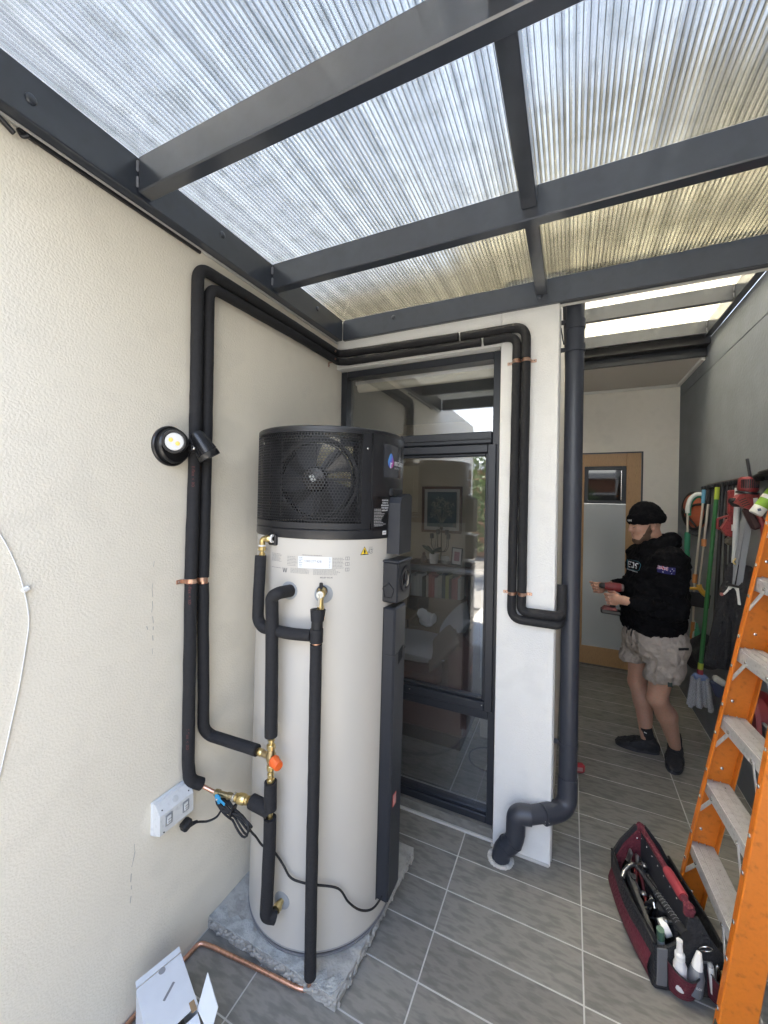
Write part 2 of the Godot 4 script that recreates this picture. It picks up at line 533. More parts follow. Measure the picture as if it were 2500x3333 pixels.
func pergola() -> void:
	var pg := thing("pergola_roof", "dark steel pergola frame with ribbed translucent roof sheets", "pergola")
	var st: Material = M.steel
	put("beam", MB.new().span(Vector3(-1.385, 2.868, -2.178), Vector3(-1.336, 3.0, -0.24), 0.003), st, pg)
	put("beam", MB.new().span(Vector3(-1.335, 2.872, -2.226), Vector3(1.035, 3.0, -2.18), 0.003), st, pg)
	put("beam", MB.new().span(Vector3(0.987, 2.870, -2.178), Vector3(1.035, 3.0, -0.24), 0.003), st, pg)
	for z in [-1.516, -0.852, -0.188]:
		put("rafter", MB.new().span(Vector3(-1.335, 2.88, z - 0.05), Vector3(0.986, 3.0, z), 0.004), st, pg)
		for x in [-1.331, 0.982]:
			for y in [2.912, 2.965]:
				put("weld", MB.new().box(Vector3(x, y, z + 0.003), Vector3(0.010, 0.036, 0.009), Basis(), 0.003), mat([0.16, 0.17, 0.2], 0.4), pg)
	for s in [[-2.178, -1.567], [-1.515, -0.903], [-0.851, -0.239]]:
		put("purlin", MB.new().span(Vector3(-0.178, 2.92, s[0]), Vector3(-0.125, 2.999, s[1]), 0.003), st, pg)
	for s in [Vector3(-1.334, 2.925, -0.56), Vector3(-1.334, 2.955, -1.21), Vector3(-1.334, 2.95, -1.9)]:
		put("bolt", MB.new().ball(s, Vector3(0.006, 0.014, 0.014)), st, pg)
	for s in [Vector3(-0.16, 2.915, -2.178), Vector3(-0.98, 2.955, -2.178)]:
		put("bolt", MB.new().ball(s, Vector3(0.014, 0.014, 0.006)), st, pg)
	# pale sealed gap under the wall plates
	put("gap_seal", MB.new().bar(Vector3(-1.378, 2.862, -0.2), Vector3(-1.378, 2.862, -2.19), 0.012, 0.010, Vector3.RIGHT, 0.002), M.seal, pg)
	put("gap_seal", MB.new().bar(Vector3(-1.37, 2.864, -2.212), Vector3(1.03, 2.864, -2.212), 0.012, 0.010, Vector3.UP, 0.002), M.seal, pg)
	var rng := RandomNumberGenerator.new()
	rng.seed = 7
	for s in [[-2.22, -1.543], [-1.538, -0.879], [-0.874, -0.215]]:
		for x in [[-1.38, -0.153], [-0.149, 1.03]]:
			sheet(Vector3(x[0], 3.001, s[0]), Vector3(x[1], 3.011, s[1]), Vector2(rng.randf(), rng.randf()), pg)
	# the higher roof over the passage
	var ph := thing("passage_roof", "smaller higher pergola roof over the passage beyond the downpipe", "pergola")
	put("beam", MB.new().span(Vector3(0.99, 3.263, -4.13), Vector3(1.036, 3.37, -2.45), 0.003), st, ph)
	for z in [-3.455, -4.05, -2.86]:
		put("rafter", MB.new().span(Vector3(-0.06, 3.262, z - 0.035), Vector3(0.989, 3.368, z), 0.003), st, ph)
		for y in [3.29, 3.335]:
			put("weld", MB.new().box(Vector3(0.985, y, z + 0.003), Vector3(0.009, 0.03, 0.008), Basis(), 0.003), mat([0.16, 0.17, 0.2], 0.4), ph)
	for s in [[-4.30, -3.475], [-3.47, -2.88], [-2.875, -2.10]]:
		sheet(Vector3(-0.50, 3.371, s[0]), Vector3(1.034, 3.381, s[1]), Vector2(rng.randf(), rng.randf()), ph, M.poly_clean)
	put("beam", MB.new().span(Vector3(-0.06, 3.262, -2.44), Vector3(1.03, 3.368, -2.40), 0.003), st, ph)

func sheet(lo: Vector3, hi: Vector3, off: Vector2, parent: Node3D, m0: Material = null) -> void:
	var m := MB.new()
	var s := 1.0 / 0.62
	var a := Vector2(lo.x, lo.z) * s + off
	var b := Vector2(hi.x, hi.z) * s + off
	m.quad_uv(Vector3(lo.x, lo.y, lo.z), Vector3(hi.x, lo.y, lo.z), Vector3(hi.x, lo.y, hi.z), Vector3(lo.x, lo.y, hi.z), a, b)
	m.quad_uv(Vector3(lo.x, hi.y, hi.z), Vector3(hi.x, hi.y, hi.z), Vector3(hi.x, hi.y, lo.z), Vector3(lo.x, hi.y, lo.z), Vector2(a.x, b.y), Vector2(b.x, a.y))
	m.quad(Vector3(lo.x, lo.y, hi.z), Vector3(hi.x, lo.y, hi.z), Vector3(hi.x, hi.y, hi.z), Vector3(lo.x, hi.y, hi.z))
	m.quad(Vector3(hi.x, lo.y, lo.z), Vector3(lo.x, lo.y, lo.z), Vector3(lo.x, hi.y, lo.z), Vector3(hi.x, hi.y, lo.z))
	m.quad(Vector3(lo.x, lo.y, lo.z), Vector3(lo.x, lo.y, hi.z), Vector3(lo.x, hi.y, hi.z), Vector3(lo.x, hi.y, lo.z))
	m.quad(Vector3(hi.x, lo.y, hi.z), Vector3(hi.x, lo.y, lo.z), Vector3(hi.x, hi.y, lo.z), Vector3(hi.x, hi.y, hi.z))
	put("roof_sheet", m, m0 if m0 else M.poly, parent)

# what the glass mirrors: the yard and the house behind the camera
func yard_behind() -> void:
	kind(put("yard_paving", MB.new().span(Vector3(-5, -0.05, 2.4), Vector3(7, -0.008, 6.5)), mat([0.30, 0.29, 0.27], 0.9)))
	var h := thing("brick_house", "red brick house across the yard mirrored in the door glass", "house", Vector3(1.6, 0, 9.0))
	put("wall", MB.new().span(Vector3(-5.5, 0, 0), Vector3(5.5, 2.9, 2.0)), world(mat([0.30, 0.13, 0.08], 0.9), 1.0, noise("brick", 0.05, 3, [[0.0, 0.6], [1.0, 1.1]], 256)), h)
	put("eave", MB.new().span(Vector3(-5.8, 2.9, -0.5), Vector3(5.8, 3.12, 2.2)), M.white, h)
	put("window_frame", MB.new().span(Vector3(-1.4, 0.8, -0.06), Vector3(1.0, 2.3, -0.001)), M.white, h)
	put("window_pane", MB.new().span(Vector3(-1.32, 0.88, -0.07), Vector3(0.92, 2.22, -0.061)), M.black, h)
	var leaf := mat([0.05, 0.09, 0.025], 0.6, 0.0, {"backlight_enabled": true, "backlight": Color(0.2, 0.3, 0.1)})
	var rng := RandomNumberGenerator.new()
	rng.seed = 21
	for s in [[Vector3(0.2, 0, 4.6), 2.4, 0.8, "green leafy shrub straight across the yard mirrored in the glass"], [Vector3(-2.2, 0, 5.0), 3.4, 1.1, "tallest leafy shrub in the yard mirrored in the glass"], [Vector3(2.8, 0, 4.9), 2.0, 0.9, "low leafy shrub at the far side of the yard mirrored in the glass"]]:
		var t := thing("garden_shrub", s[3], "shrub", s[0], "shrubs in the yard behind")
		put("stem", MB.new().tube([Vector3.ZERO, Vector3(0.05, s[1] * 0.6, 0.0)], 0.04, 8), mat([0.12, 0.08, 0.05], 0.9), t)
		var m := MB.new()
		for k in 1500:
			var d := Vector3(rng.randfn(), rng.randfn(), rng.randfn()).normalized() * pow(rng.randf(), 0.4)
			var c: Vector3 = Vector3(0, s[1] * 0.6, 0) + d * Vector3(s[2], s[1] * 0.45, s[2])
			var a := Vector3(rng.randfn(), rng.randfn(), rng.randfn()).normalized() * 0.09
			var b := a.cross(Vector3(rng.randfn(), rng.randfn(), rng.randfn())).normalized() * 0.04
			m.tri(c - a, c + b, c + a); m.tri(c - a, c + a, c - b)
		put("foliage", m, leaf, t)

# ---------------------------------------------------------------- water heater
func turned(o: Vector3, axis: Vector3) -> Transform3D:  # a lathe's frame: its height along axis
	var y := axis.normalized()
	var x := y.cross(Vector3.UP if absf(y.y) < 0.95 else Vector3.BACK).normalized()
	return Transform3D(Basis(x, y, x.cross(y)), o)

func round_wall(phi: float, y: float, r: float) -> Callable:
	return func(px, py):
		var a: float = deg_to_rad(phi) + px / r
		return [Vector3(r * sin(a), y + py, r * cos(a)), Vector3(sin(a), 0, cos(a))]

func decal(m: MB, place: Callable, x0: float, x1: float, y0: float, y1: float, seg := 1) -> void:
	for k in seg:
		var a := lerpf(x0, x1, float(k) / seg)
		var b := lerpf(x0, x1, float(k + 1) / seg)
		var q := [place.call(a, y0), place.call(b, y0), place.call(b, y1), place.call(a, y1)]
		var t := [Vector2(float(k) / seg, 1), Vector2(float(k + 1) / seg, 1), Vector2(float(k + 1) / seg, 0), Vector2(float(k) / seg, 0)]
		for j in [0, 2, 1, 0, 3, 2]: m.vert(q[j][0], q[j][1], t[j])

func print_lines(m: MB, place: Callable, x0: float, x1: float, y1: float, rows: int, pitch: float, h: float, sd: int, ragged := 0.3) -> void:  # print too small to read
	var rng := RandomNumberGenerator.new()
	rng.seed = sd
	for r in rows:
		var x := x0
		var e := x1 - (x1 - x0) * rng.randf() * ragged
		while x < e:
			var w := rng.randf_range(0.003, 0.009)
			decal(m, place, x, minf(x + w, e), y1 - r * pitch - h, y1 - r * pitch)
			x += w + 0.0016

func make_heater() -> void:
	var t := thing("water_heater", "tall round cream heat pump water heater with black perforated fan head", "water heater", Vector3(-1.0452, 0.05, -1.595))
	t.rotation.z = -0.012
	var skin := mat([0.53, 0.50, 0.445], 0.34, 0.0, {"clearcoat_enabled": true, "clearcoat": 0.35, "clearcoat_roughness": 0.25})
	var blk := mat([0.016, 0.016, 0.018], 0.36)
	var dark := mat([0.008, 0.008, 0.009], 0.5)
	var chan := mat([0.020, 0.022, 0.028], 0.36)
	var body := put("tank", MB.new().lathe([Vector2(0, 0.012), Vector2(0.322, 0.012), Vector2(0.3296, 0.019), Vector2(0.33, 0.03), Vector2(0.33, 1.664)], Transform3D(), 96), skin, t)
	put("base_ring", MB.new().lathe([Vector2(0, 0.0), Vector2(0.329, 0.0), Vector2(0.332, 0.006), Vector2(0.332, 0.010), Vector2(0.326, 0.0105)], Transform3D(), 72), mat([0.2, 0.2, 0.21], 0.5), t)
	put("seam_ring", MB.new().lathe([Vector2(0.3301, 0.0205), Vector2(0.3308, 0.0235), Vector2(0.3301, 0.0265)], Transform3D(), 72), mat([0.3, 0.3, 0.3], 0.5), t)
	# head
	put("head_band", MB.new().lathe([Vector2(0.30, 1.650), Vector2(0.333, 1.652), Vector2(0.3352, 1.658), Vector2(0.3352, 1.686), Vector2(0.333, 1.689), Vector2(0.325, 1.690)], Transform3D(), 96), blk, t)
	put("head_lid", MB.new().lathe([Vector2(0.334, 2.082), Vector2(0.334, 2.094), Vector2(0.328, 2.0985), Vector2(0.0, 2.103)], Transform3D(), 80, deg_to_rad(-112), deg_to_rad(172)), blk, t)
	put("side_panel", MB.new().lathe([Vector2(0.3335, 1.691), Vector2(0.3345, 1.694), Vector2(0.3345, 2.078), Vector2(0.3335, 2.081)], Transform3D(), 48, deg_to_rad(61.6), deg_to_rad(172)), blk, t)
	var gp := put("grille", grille(), blk, t)
	var fr := MB.new()
	var w := round_wall(0, 0, 0.3343)
	var d2 := 0.3343 * PI / 180.0
	decal(fr, w, -110 * d2, 60.8 * d2, 1.692, 1.716, 60)
	decal(fr, w, -110 * d2, 60.8 * d2, 2.073, 2.081, 60)
	decal(fr, w, 53.5 * d2, 60.8 * d2, 1.716, 2.073, 4)
	decal(fr, w, -110 * d2, -92 * d2, 1.716, 2.073, 6)
	put("grille_border", fr, blk, t)
	for q in [[57.5, 2.018], [-26.0, 2.035]]:
		var p: Array = round_wall(q[0], q[1], 0.3345).call(0, 0)
		put("screw", MB.new().ball(p[0], Vector3(0.005, 0.005, 0.0025), Basis(Vector3.UP, deg_to_rad(q[0]))), M.chrome, t)
	fan(t)
	# cover of the pipes and wires down the right side
	var cv := put("side_channel", MB.new().box(Vector3(0.3415, 0.735, 0.012), Vector3(0.066, 1.25, 0.124), Basis(), 0.008), chan, t)
	put("channel_lip", MB.new().box(Vector3(0.318, 0.735, 0.072), Vector3(0.012, 1.25, 0.012), Basis(), 0.003), M.black, cv)
	put("channel_joint", MB.new().box(Vector3(0.3415, 1.16, 0.012), Vector3(0.0685, 0.006, 0.1265), Basis(), 0.002), M.black, cv)
	var vent := MB.new()
	for k in 8: vent.box(Vector3(0.3755, 1.12 + k * 0.007, 0.005), Vector3(0.003, 0.0022, 0.05), Basis(Vector3.RIGHT, 0.35))
	put("vent_slots", vent, M.black, cv)
	for k in 3: put("screw", MB.new().ball(Vector3(0.316, 0.35 + k * 0.36, 0.078), Vector3(0.004, 0.004, 0.003)), M.chrome, cv)
	put("warning_sticker", MB.new().box(Vector3(0.3752, 0.53, 0.028), Vector3(0.001, 0.05, 0.034)), mat([0.55, 0.12, 0.10], 0.5), cv)
	put("sticker_print", MB.new().box(Vector3(0.3760, 0.53, 0.028), Vector3(0.001, 0.040, 0.024)), mat([0.62, 0.30, 0.27], 0.5), cv)
	var hood := MB.new()
	hood.prism(PackedVector2Array([Vector2(-0.066, 1.585), Vector2(0.066, 1.585), Vector2(0.066, 1.800), Vector2(0.052, 1.826), Vector2(-0.04, 1.842), Vector2(-0.066, 1.83)]), 0.075, Transform3D(Basis(Vector3(0, 0, 1), Vector3(0, 1, 0), Vector3(-1, 0, 0)), Vector3(0.3435, 0, 0.0)))
	put("cover_hood", hood, chan, t)
	put("hood_plate", MB.new().box(Vector3(0.3275, 1.846, 0.006), Vector3(0.03, 0.035, 0.12), Basis(), 0.006), M.black, t)
	var bx := put("junction_box", MB.new().box(Vector3(0.348, 1.468, 0.014), Vector3(0.078, 0.17, 0.142), Basis(), 0.006), mat([0.016, 0.017, 0.021], 0.35), t)
	put("box_lid", MB.new().box(Vector3(0.350, 1.556, 0.014), Vector3(0.086, 0.012, 0.15), Basis(), 0.004), chan, bx)
	put("gauge_ring", MB.new().lathe([Vector2(0.040, 0.0), Vector2(0.058, 0.0), Vector2(0.058, 0.004), Vector2(0.052, 0.006), Vector2(0.040, 0.004)], turned(Vector3(0.387, 1.475, 0.0), Vector3.RIGHT), 32), M.black, bx)
	put("gauge_glass", MB.new().lathe([Vector2(0.042, 0.001), Vector2(0.030, 0.006), Vector2(0.0, 0.008)], turned(Vector3(0.387, 1.475, 0.0), Vector3.RIGHT), 28), mat([0.01, 0.01, 0.012], 0.08), bx)
	var pent := MB.new()
	for k in 5:
		var a := TAU * k / 5.0 + 0.3
		var b := TAU * (k + 1) / 5.0 + 0.3
		pent.bar(Vector3(0.345 + cos(a) * 0.026, 1.432 + sin(a) * 0.034, 0.0865), Vector3(0.345 + cos(b) * 0.026, 1.432 + sin(b) * 0.034, 0.0865), 0.006, 0.004, Vector3.BACK, 0.001)
	put("box_emboss", pent, M.black, bx)
	put("latch", MB.new().box(Vector3(0.304, 1.45, 0.088), Vector3(0.012, 0.046, 0.012), Basis(), 0.003), M.black, bx)
	put("latch", MB.new().box(Vector3(0.310, 1.64, 0.082), Vector3(0.012, 0.050, 0.012), Basis(), 0.003), M.black, bx)
	# collars round the outlets
	for q in [[4.2, 1.444, 0.036], [29.0, 1.439, 0.036], [4.6, 0.205, 0.034]]:
		var p: Array = round_wall(q[0], q[1], 0.329).call(0, 0)
		put("port_collar", MB.new().lathe([Vector2(q[2], -0.001), Vector2(q[2], 0.0022), Vector2(0.0, 0.003)], turned(p[0], p[1]), 32), mat([0.30, 0.32, 0.335], 0.45), t)
	var pf: Array = round_wall(4.6, 0.205, 0.33).call(0, 0)
	put("port_nipple", MB.new().lathe([Vector2(0.011, 0.0), Vector2(0.011, 0.02), Vector2(0.017, 0.02), Vector2(0.017, 0.04), Vector2(0.0, 0.04)], turned(pf[0], pf[1]), 6), M.brass, t)
	put("head_socket", MB.new().box(Vector3(-0.062, 1.640, 0.322), Vector3(0.045, 0.045, 0.03), Basis(Vector3.UP, -0.2), 0.004), M.black, t)
	badge_and_labels(t)

func grille() -> MB:
	var m := MB.new()
	var p := 0.0128
	var R := p / sqrt(3.0)
	var ri := 0.0058
	var rc := 0.3338
	var row := 0
	var y := 1.720
	while y < 2.072:
		var x := -92.0 * PI / 180.0 * rc + (p / 2.0 if row % 2 else 0.0)
		while x < 53.9 * PI / 180.0 * rc:
			for k in 6:
				var a := TAU * k / 6.0 + PI / 6.0
				var b := a + TAU / 6.0
				var q := [Vector2(cos(a), sin(a)) * R, Vector2(cos(b), sin(b)) * R, Vector2(cos(b), sin(b)) * ri, Vector2(cos(a), sin(a)) * ri]
				var P := []
				for e in q:
					var f: float = (x + e.x) / rc
					P.append(Vector3(sin(f) * rc, y + e.y, cos(f) * rc))
				m.quad(P[0], P[1], P[2], P[3])
				var i0 := Vector3(P[3].x * 0.994, P[3].y, P[3].z * 0.994)
				var i1 := Vector3(P[2].x * 0.994, P[2].y, P[2].z * 0.994)
				m.quad(P[3], P[2], i1, i0)
			x += p
		row += 1
		y += p * 0.866
	return m

func fan(t: Node3D) -> void:
	var n := Vector3(sin(deg_to_rad(15)), 0, cos(deg_to_rad(15)))
	var s := Vector3(n.z, 0, -n.x)
	var c := n * 0.10 + Vector3(-0.035, 1.895, 0.012)
	var B := Basis(s, Vector3.UP, n)
	var dk := mat([0.01, 0.01, 0.011], 0.45)
	var shroud := put("fan_shroud", MB.new().lathe([Vector2(0.172, -0.05), Vector2(0.172, 0.0), Vector2(0.180, 0.006), Vector2(0.194, 0.006)], Transform3D(Basis(s, n, -Vector3.UP), c), 48), dk, t)
	put("shroud_rim", MB.new().tube(ring_points(c + n * 0.03, B, 0.168, 40), 0.0035, 6, false), mat([0.03, 0.03, 0.032], 0.3), t)
	var bm := mat([0.06, 0.062, 0.068], 0.2)
	for k in 5:
		var a0 := TAU * k / 5.0 + 0.52
		var P := []
		var N := []
		for i in 5:
			var r := lerpf(0.045, 0.163, i / 4.0)
			for j in 7:
				var a := a0 + (j / 6.0 - 0.1 * i) * 0.78
				P.append(c + B * Vector3(cos(a) * r, sin(a) * r, -0.014 + 0.030 * (j / 6.0)))
				N.append(B * Vector3(-sin(a) * -0.45, cos(a) * -0.45, 0.9).normalized())
		var bl := MB.new()
		bl.grid(P, N, 5, 7)
		put("fan_blade", bl, bm, t)
	var hub := put("fan_hub", MB.new().lathe([Vector2(0.056, -0.02), Vector2(0.056, 0.018), Vector2(0.050, 0.026), Vector2(0.0, 0.030)], Transform3D(Basis(s, n, -Vector3.UP), c + n * 0.02), 32), mat([0.012, 0.012, 0.013], 0.2), t)
	put("motor_label", MB.new().box(c + n * 0.0515 + B * Vector3(-0.004, 0.004, 0), Vector3(0.022, 0.03, 0.001), B * Basis(Vector3.BACK, 0.5)), mat([0.5, 0.52, 0.5], 0.3), hub)
	var ar := MB.new()
	for a in [0.0, 0.80, PI / 2, PI, 3.9, -PI / 2]:
		ar.bar(c + n * 0.03 + B * Vector3(cos(a) * 0.05, sin(a) * 0.05, 0), c + n * 0.03 + B * Vector3(cos(a) * 0.175, sin(a) * 0.175, 0), 0.011, 0.010, n, 0.002)
	kind(put("motor_arms", ar, dk, t), "stuff")
	# the casing behind the fan, open at the upper right where daylight falls through from the wall
	var bk := MB.new()
	var q := c - n * 0.13
	bk.box(q + B * Vector3(-0.20, 0.0, 0), Vector3(0.22, 0.38, 0.008), B)
	bk.box(q + B * Vector3(0.02, -0.11, 0), Vector3(0.22, 0.16, 0.008), B)
	bk.box(q + B * Vector3(0.20, 0.0, 0), Vector3(0.14, 0.38, 0.008), B)
	for sx in [-1.0, 1.0]: bk.box(c + n * 0.0 + B * Vector3(sx * 0.225, 0.0, 0), Vector3(0.07, 0.37, 0.004), B)
	put("fan_casing", bk, dk, t)
	put("insulation_plate", MB.new().box(q - n * 0.09 + B * Vector3(0.02, 0.0, 0), Vector3(0.34, 0.36, 0.006), B * Basis(Vector3.RIGHT, -0.12)), mat([0.75, 0.70, 0.52], 0.7), t)
	put("chamber_floor", MB.new().lathe([Vector2(0.0, 1.672), Vector2(0.326, 1.671)], Transform3D(), 36), dk, t)
	for x in [-0.205, -0.150, 0.2, 0.215]:
		put("guard_rod", MB.new().tube([c + n * 0.06 + B * Vector3(x, -0.17, -0.02), c + n * 0.06 + B * Vector3(x, 0.17, -0.02)], 0.004, 6), mat([0.03, 0.03, 0.03], 0.3), t)

func ring_points(c: Vector3, b: Basis, r: float, k: int) -> Array:
	var o := []
	for i in k + 1: o.append(c + b * Vector3(cos(TAU * i / k) * r, sin(TAU * i / k) * r, 0))
	return o

func badge_and_labels(t: Node3D) -> void:
	var ink := mat([0.10, 0.10, 0.11], 0.6)
	var white := mat([0.78, 0.79, 0.80], 0.45)
	# badge on the head
	var bd := MB.new()
	decal(bd, round_wall(84, 1.978, 0.3352), -0.072, 0.076, -0.07, 0.068, 10)
	var b := put("badge", bd, mat([0.05, 0.052, 0.06], 0.18), t)
	var gt := GradientTexture2D.new()
	var g := Gradient.new()
	g.offsets = PackedFloat32Array([0.0, 0.45, 1.0])
	g.colors = PackedColorArray([Color(0.32, 0.70, 0.93), Color(0.36, 0.48, 0.86), Color(0.86, 0.18, 0.55)])
	gt.gradient = g
	gt.fill_from = Vector2(0.1, 0.2); gt.fill_to = Vector2(0.9, 0.75)
	gt.width = 64; gt.height = 64
	var dm := mat(Color(0.9, 0.9, 0.9), 0.4)
	dm.albedo_texture = gt
	var drop := MB.new()
	var pw := round_wall(79.6, 1.974, 0.3360)
	var ctr: Array = pw.call(0, 0)
	for k in 40:
		var q := []
		for e in [k, k + 1]:
			var a: float = TAU * e / 40.0
			var rr := Vector2(sin(a) * 0.021 * (1.0 - 0.30 * maxf(cos(a), 0.0)), cos(a) * (0.036 if cos(a) > 0 else 0.027))
			q.append(rr)
		var p0: Array = pw.call(q[0].x, q[0].y)
		var p1: Array = pw.call(q[1].x, q[1].y)
		drop.vert(ctr[0], ctr[1], Vector2(0.5, 0.5))
		drop.vert(p0[0], p0[1], Vector2(0.5 + q[0].x / 0.044, 0.5 - q[0].y / 0.072))
		drop.vert(p1[0], p1[1], Vector2(0.5 + q[1].x / 0.044, 0.5 - q[1].y / 0.072))
	put("logo_drop", drop, dm, b)
	put("logo_letter", letters("r", 0.032, shifted(round_wall(79.6, 1.962, 0.3366), 0.0, 0.0), true), white, b)
	put("logo_words", letters("RECLAIM", 0.0185, shifted(round_wall(84.2, 1.965, 0.3362), 0.0, 0.004), true, false), white, b)
	put("logo_words", letters("E N E R G Y", 0.0075, shifted(round_wall(84.4, 1.949, 0.3362), 0.0, 0.0), false, false), white, b)
	# black notice beside the grille
	var nt := MB.new()
	decal(nt, round_wall(70, 1.741, 0.3350), -0.042, 0.040, -0.076, 0.086, 6)
	var nb := put("notice", nt, mat([0.008, 0.008, 0.009], 0.3), t)
	var pr := MB.new()
	var pl := round_wall(70, 1.741, 0.3354)
	print_lines(pr, pl, -0.036, 0.034, 0.034, 12, 0.0062, 0.0018, 4, 0.5)
	put("small_print", pr, mat([0.55, 0.55, 0.55], 0.5), nb)
	for k in 5: put("notice_words", letters(["SCAN THE", "CODE TO", "DOWNLOAD", "THE SMART", "LIFE APP"][k], 0.0062, shifted(round_wall(74.2, 1.811 - 0.0105 * k, 0.3355), 0, 0), true), white, nb)
	var bc := MB.new()
	decal(bc, pl, 0.013, 0.036, -0.073, -0.057)
	put("barcode_label", bc, white, nb)
	var br := MB.new()
	var px := 0.017
	for k in 7:
		decal(br, round_wall(70, 1.741, 0.3357), px, px + [0.0012, 0.0006, 0.0015][k % 3], -0.069, -0.061)
		px += 0.0023
	put("barcode", br, ink, nb)
	# clear label with grey print on the tank
	var p1 := round_wall(0, 0, 0.3304)
	var D := 0.33 * PI / 180.0
	var tx := MB.new()
	print_lines(tx, p1, -12.5 * D, -2.6 * D, 1.586, 8, 0.0042, 0.0012, 5)
	print_lines(tx, p1, 2.0 * D, 10.0 * D, 1.580, 7, 0.0058, 0.0012, 6, 0.2)
	print_lines(tx, p1, 34.5 * D, 42.5 * D, 1.580, 8, 0.0055, 0.0014, 7, 0.3)
	print_lines(tx, p1, 4.8 * D, 19.0 * D, 1.534, 5, 0.0042, 0.0011, 8, 0.25)
	print_lines(tx, p1, 21.5 * D, 41.0 * D, 1.536, 6, 0.0042, 0.0011, 9, 0.25)
	print_lines(tx, p1, 13.5 * D, 27.0 * D, 1.590, 1, 0.004, 0.0016, 10, 0.0)
	print_lines(tx, p1, -12.5 * D, -3.0 * D, 1.530, 1, 0.004, 0.0016, 11, 0.0)
	print_lines(tx, p1, 61.0 * D, 65.0 * D, 1.620, 3, 0.0045, 0.0012, 12, 0.3)
	kind(put("label_print", tx, ink, t), "stuff")
	var pm := MB.new()
	decal(pm, round_wall(0, 0, 0.3306), 10.6 * D, 34.0 * D, 1.538, 1.584, 8)
	var lp := put("rating_plate", pm, mat([0.70, 0.72, 0.74], 0.35), t)
	put("plate_number", letters("1300 277 428", 0.0085, shifted(round_wall(21.0, 1.5655, 0.3309), 0, 0)), ink, lp)
	var ln := MB.new()
	print_lines(ln, round_wall(0, 0, 0.3309), 11.4 * D, 14.0 * D, 1.580, 6, 0.0068, 0.0016, 13, 0.4)
	print_lines(ln, round_wall(0, 0, 0.3309), 32.2 * D, 33.4 * D, 1.580, 7, 0.0058, 0.0014, 14, 0.4)
	kind(put("plate_print", ln, ink, lp), "stuff")
	put("label_words", letters("RELIEF VALVE", 0.0058, shifted(round_wall(30.5, 1.503, 0.3305), 0, 0), true), ink, t)
	put("label_mark", letters("W", 0.019, shifted(round_wall(0.2, 1.523, 0.3305), 0, 0), true), ink, t)
	var ic := MB.new()
	for k in 3:
		var q := round_wall(44.6, 1.578 - 0.022 * k, 0.3306)
		for e in [[-0.008, 0.008, -0.0065, -0.0053], [-0.008, 0.008, 0.0053, 0.0065], [-0.008, -0.0068, -0.0053, 0.0053], [0.0068, 0.008, -0.0053, 0.0053], [-0.0006, 0.0006, -0.0053, 0.0053]]: decal(ic, q, e[0], e[1], e[2], e[3])
	put("label_icons", ic, ink, t)
	# flammable warning
	var tr := MB.new()
	tri_decal(tr, round_wall(57.2, 1.605, 0.3306), 0.0195)
	var wt := put("warning_triangle", tr, mat([0.02, 0.02, 0.02], 0.5), t)
	var ty := MB.new()
	tri_decal(ty, round_wall(57.2, 1.605, 0.3309), 0.0160)
	put("triangle_field", ty, mat([0.80, 0.56, 0.03], 0.5), wt)
	var fl := MB.new()
	var fp := round_wall(57.2, 1.600, 0.3312)
	for k in 10:
		var y := -0.004 + 0.0016 * k
		var ww := 0.0055 * sin(PI * (k + 1.5) / 12.5) * (1.0 - 0.05 * k)
		decal(fl, fp, -ww, ww, y, y + 0.0017)
	decal(fl, fp, -0.0065, 0.0065, -0.0075, -0.0062)
	put("flame_mark", fl, mat([0.02, 0.02, 0.02], 0.5), wt)
	put("label_words", letters("A3", 0.0165, shifted(round_wall(61.9, 1.604, 0.3305), 0, -0.003)), ink, t)

func tri_decal(m: MB, w: Callable, s: float) -> void:
	var a: Array = w.call(-s, -s * 0.8)
	var b: Array = w.call(s, -s * 0.8)
	var c: Array = w.call(0, s * 0.95)
	for e in [a, c, b]: m.vert(e[0], e[1])

func shifted(w: Callable, dx: float, dy: float) -> Callable:
	return func(x, y): return w.call(x + dx, y + dy)

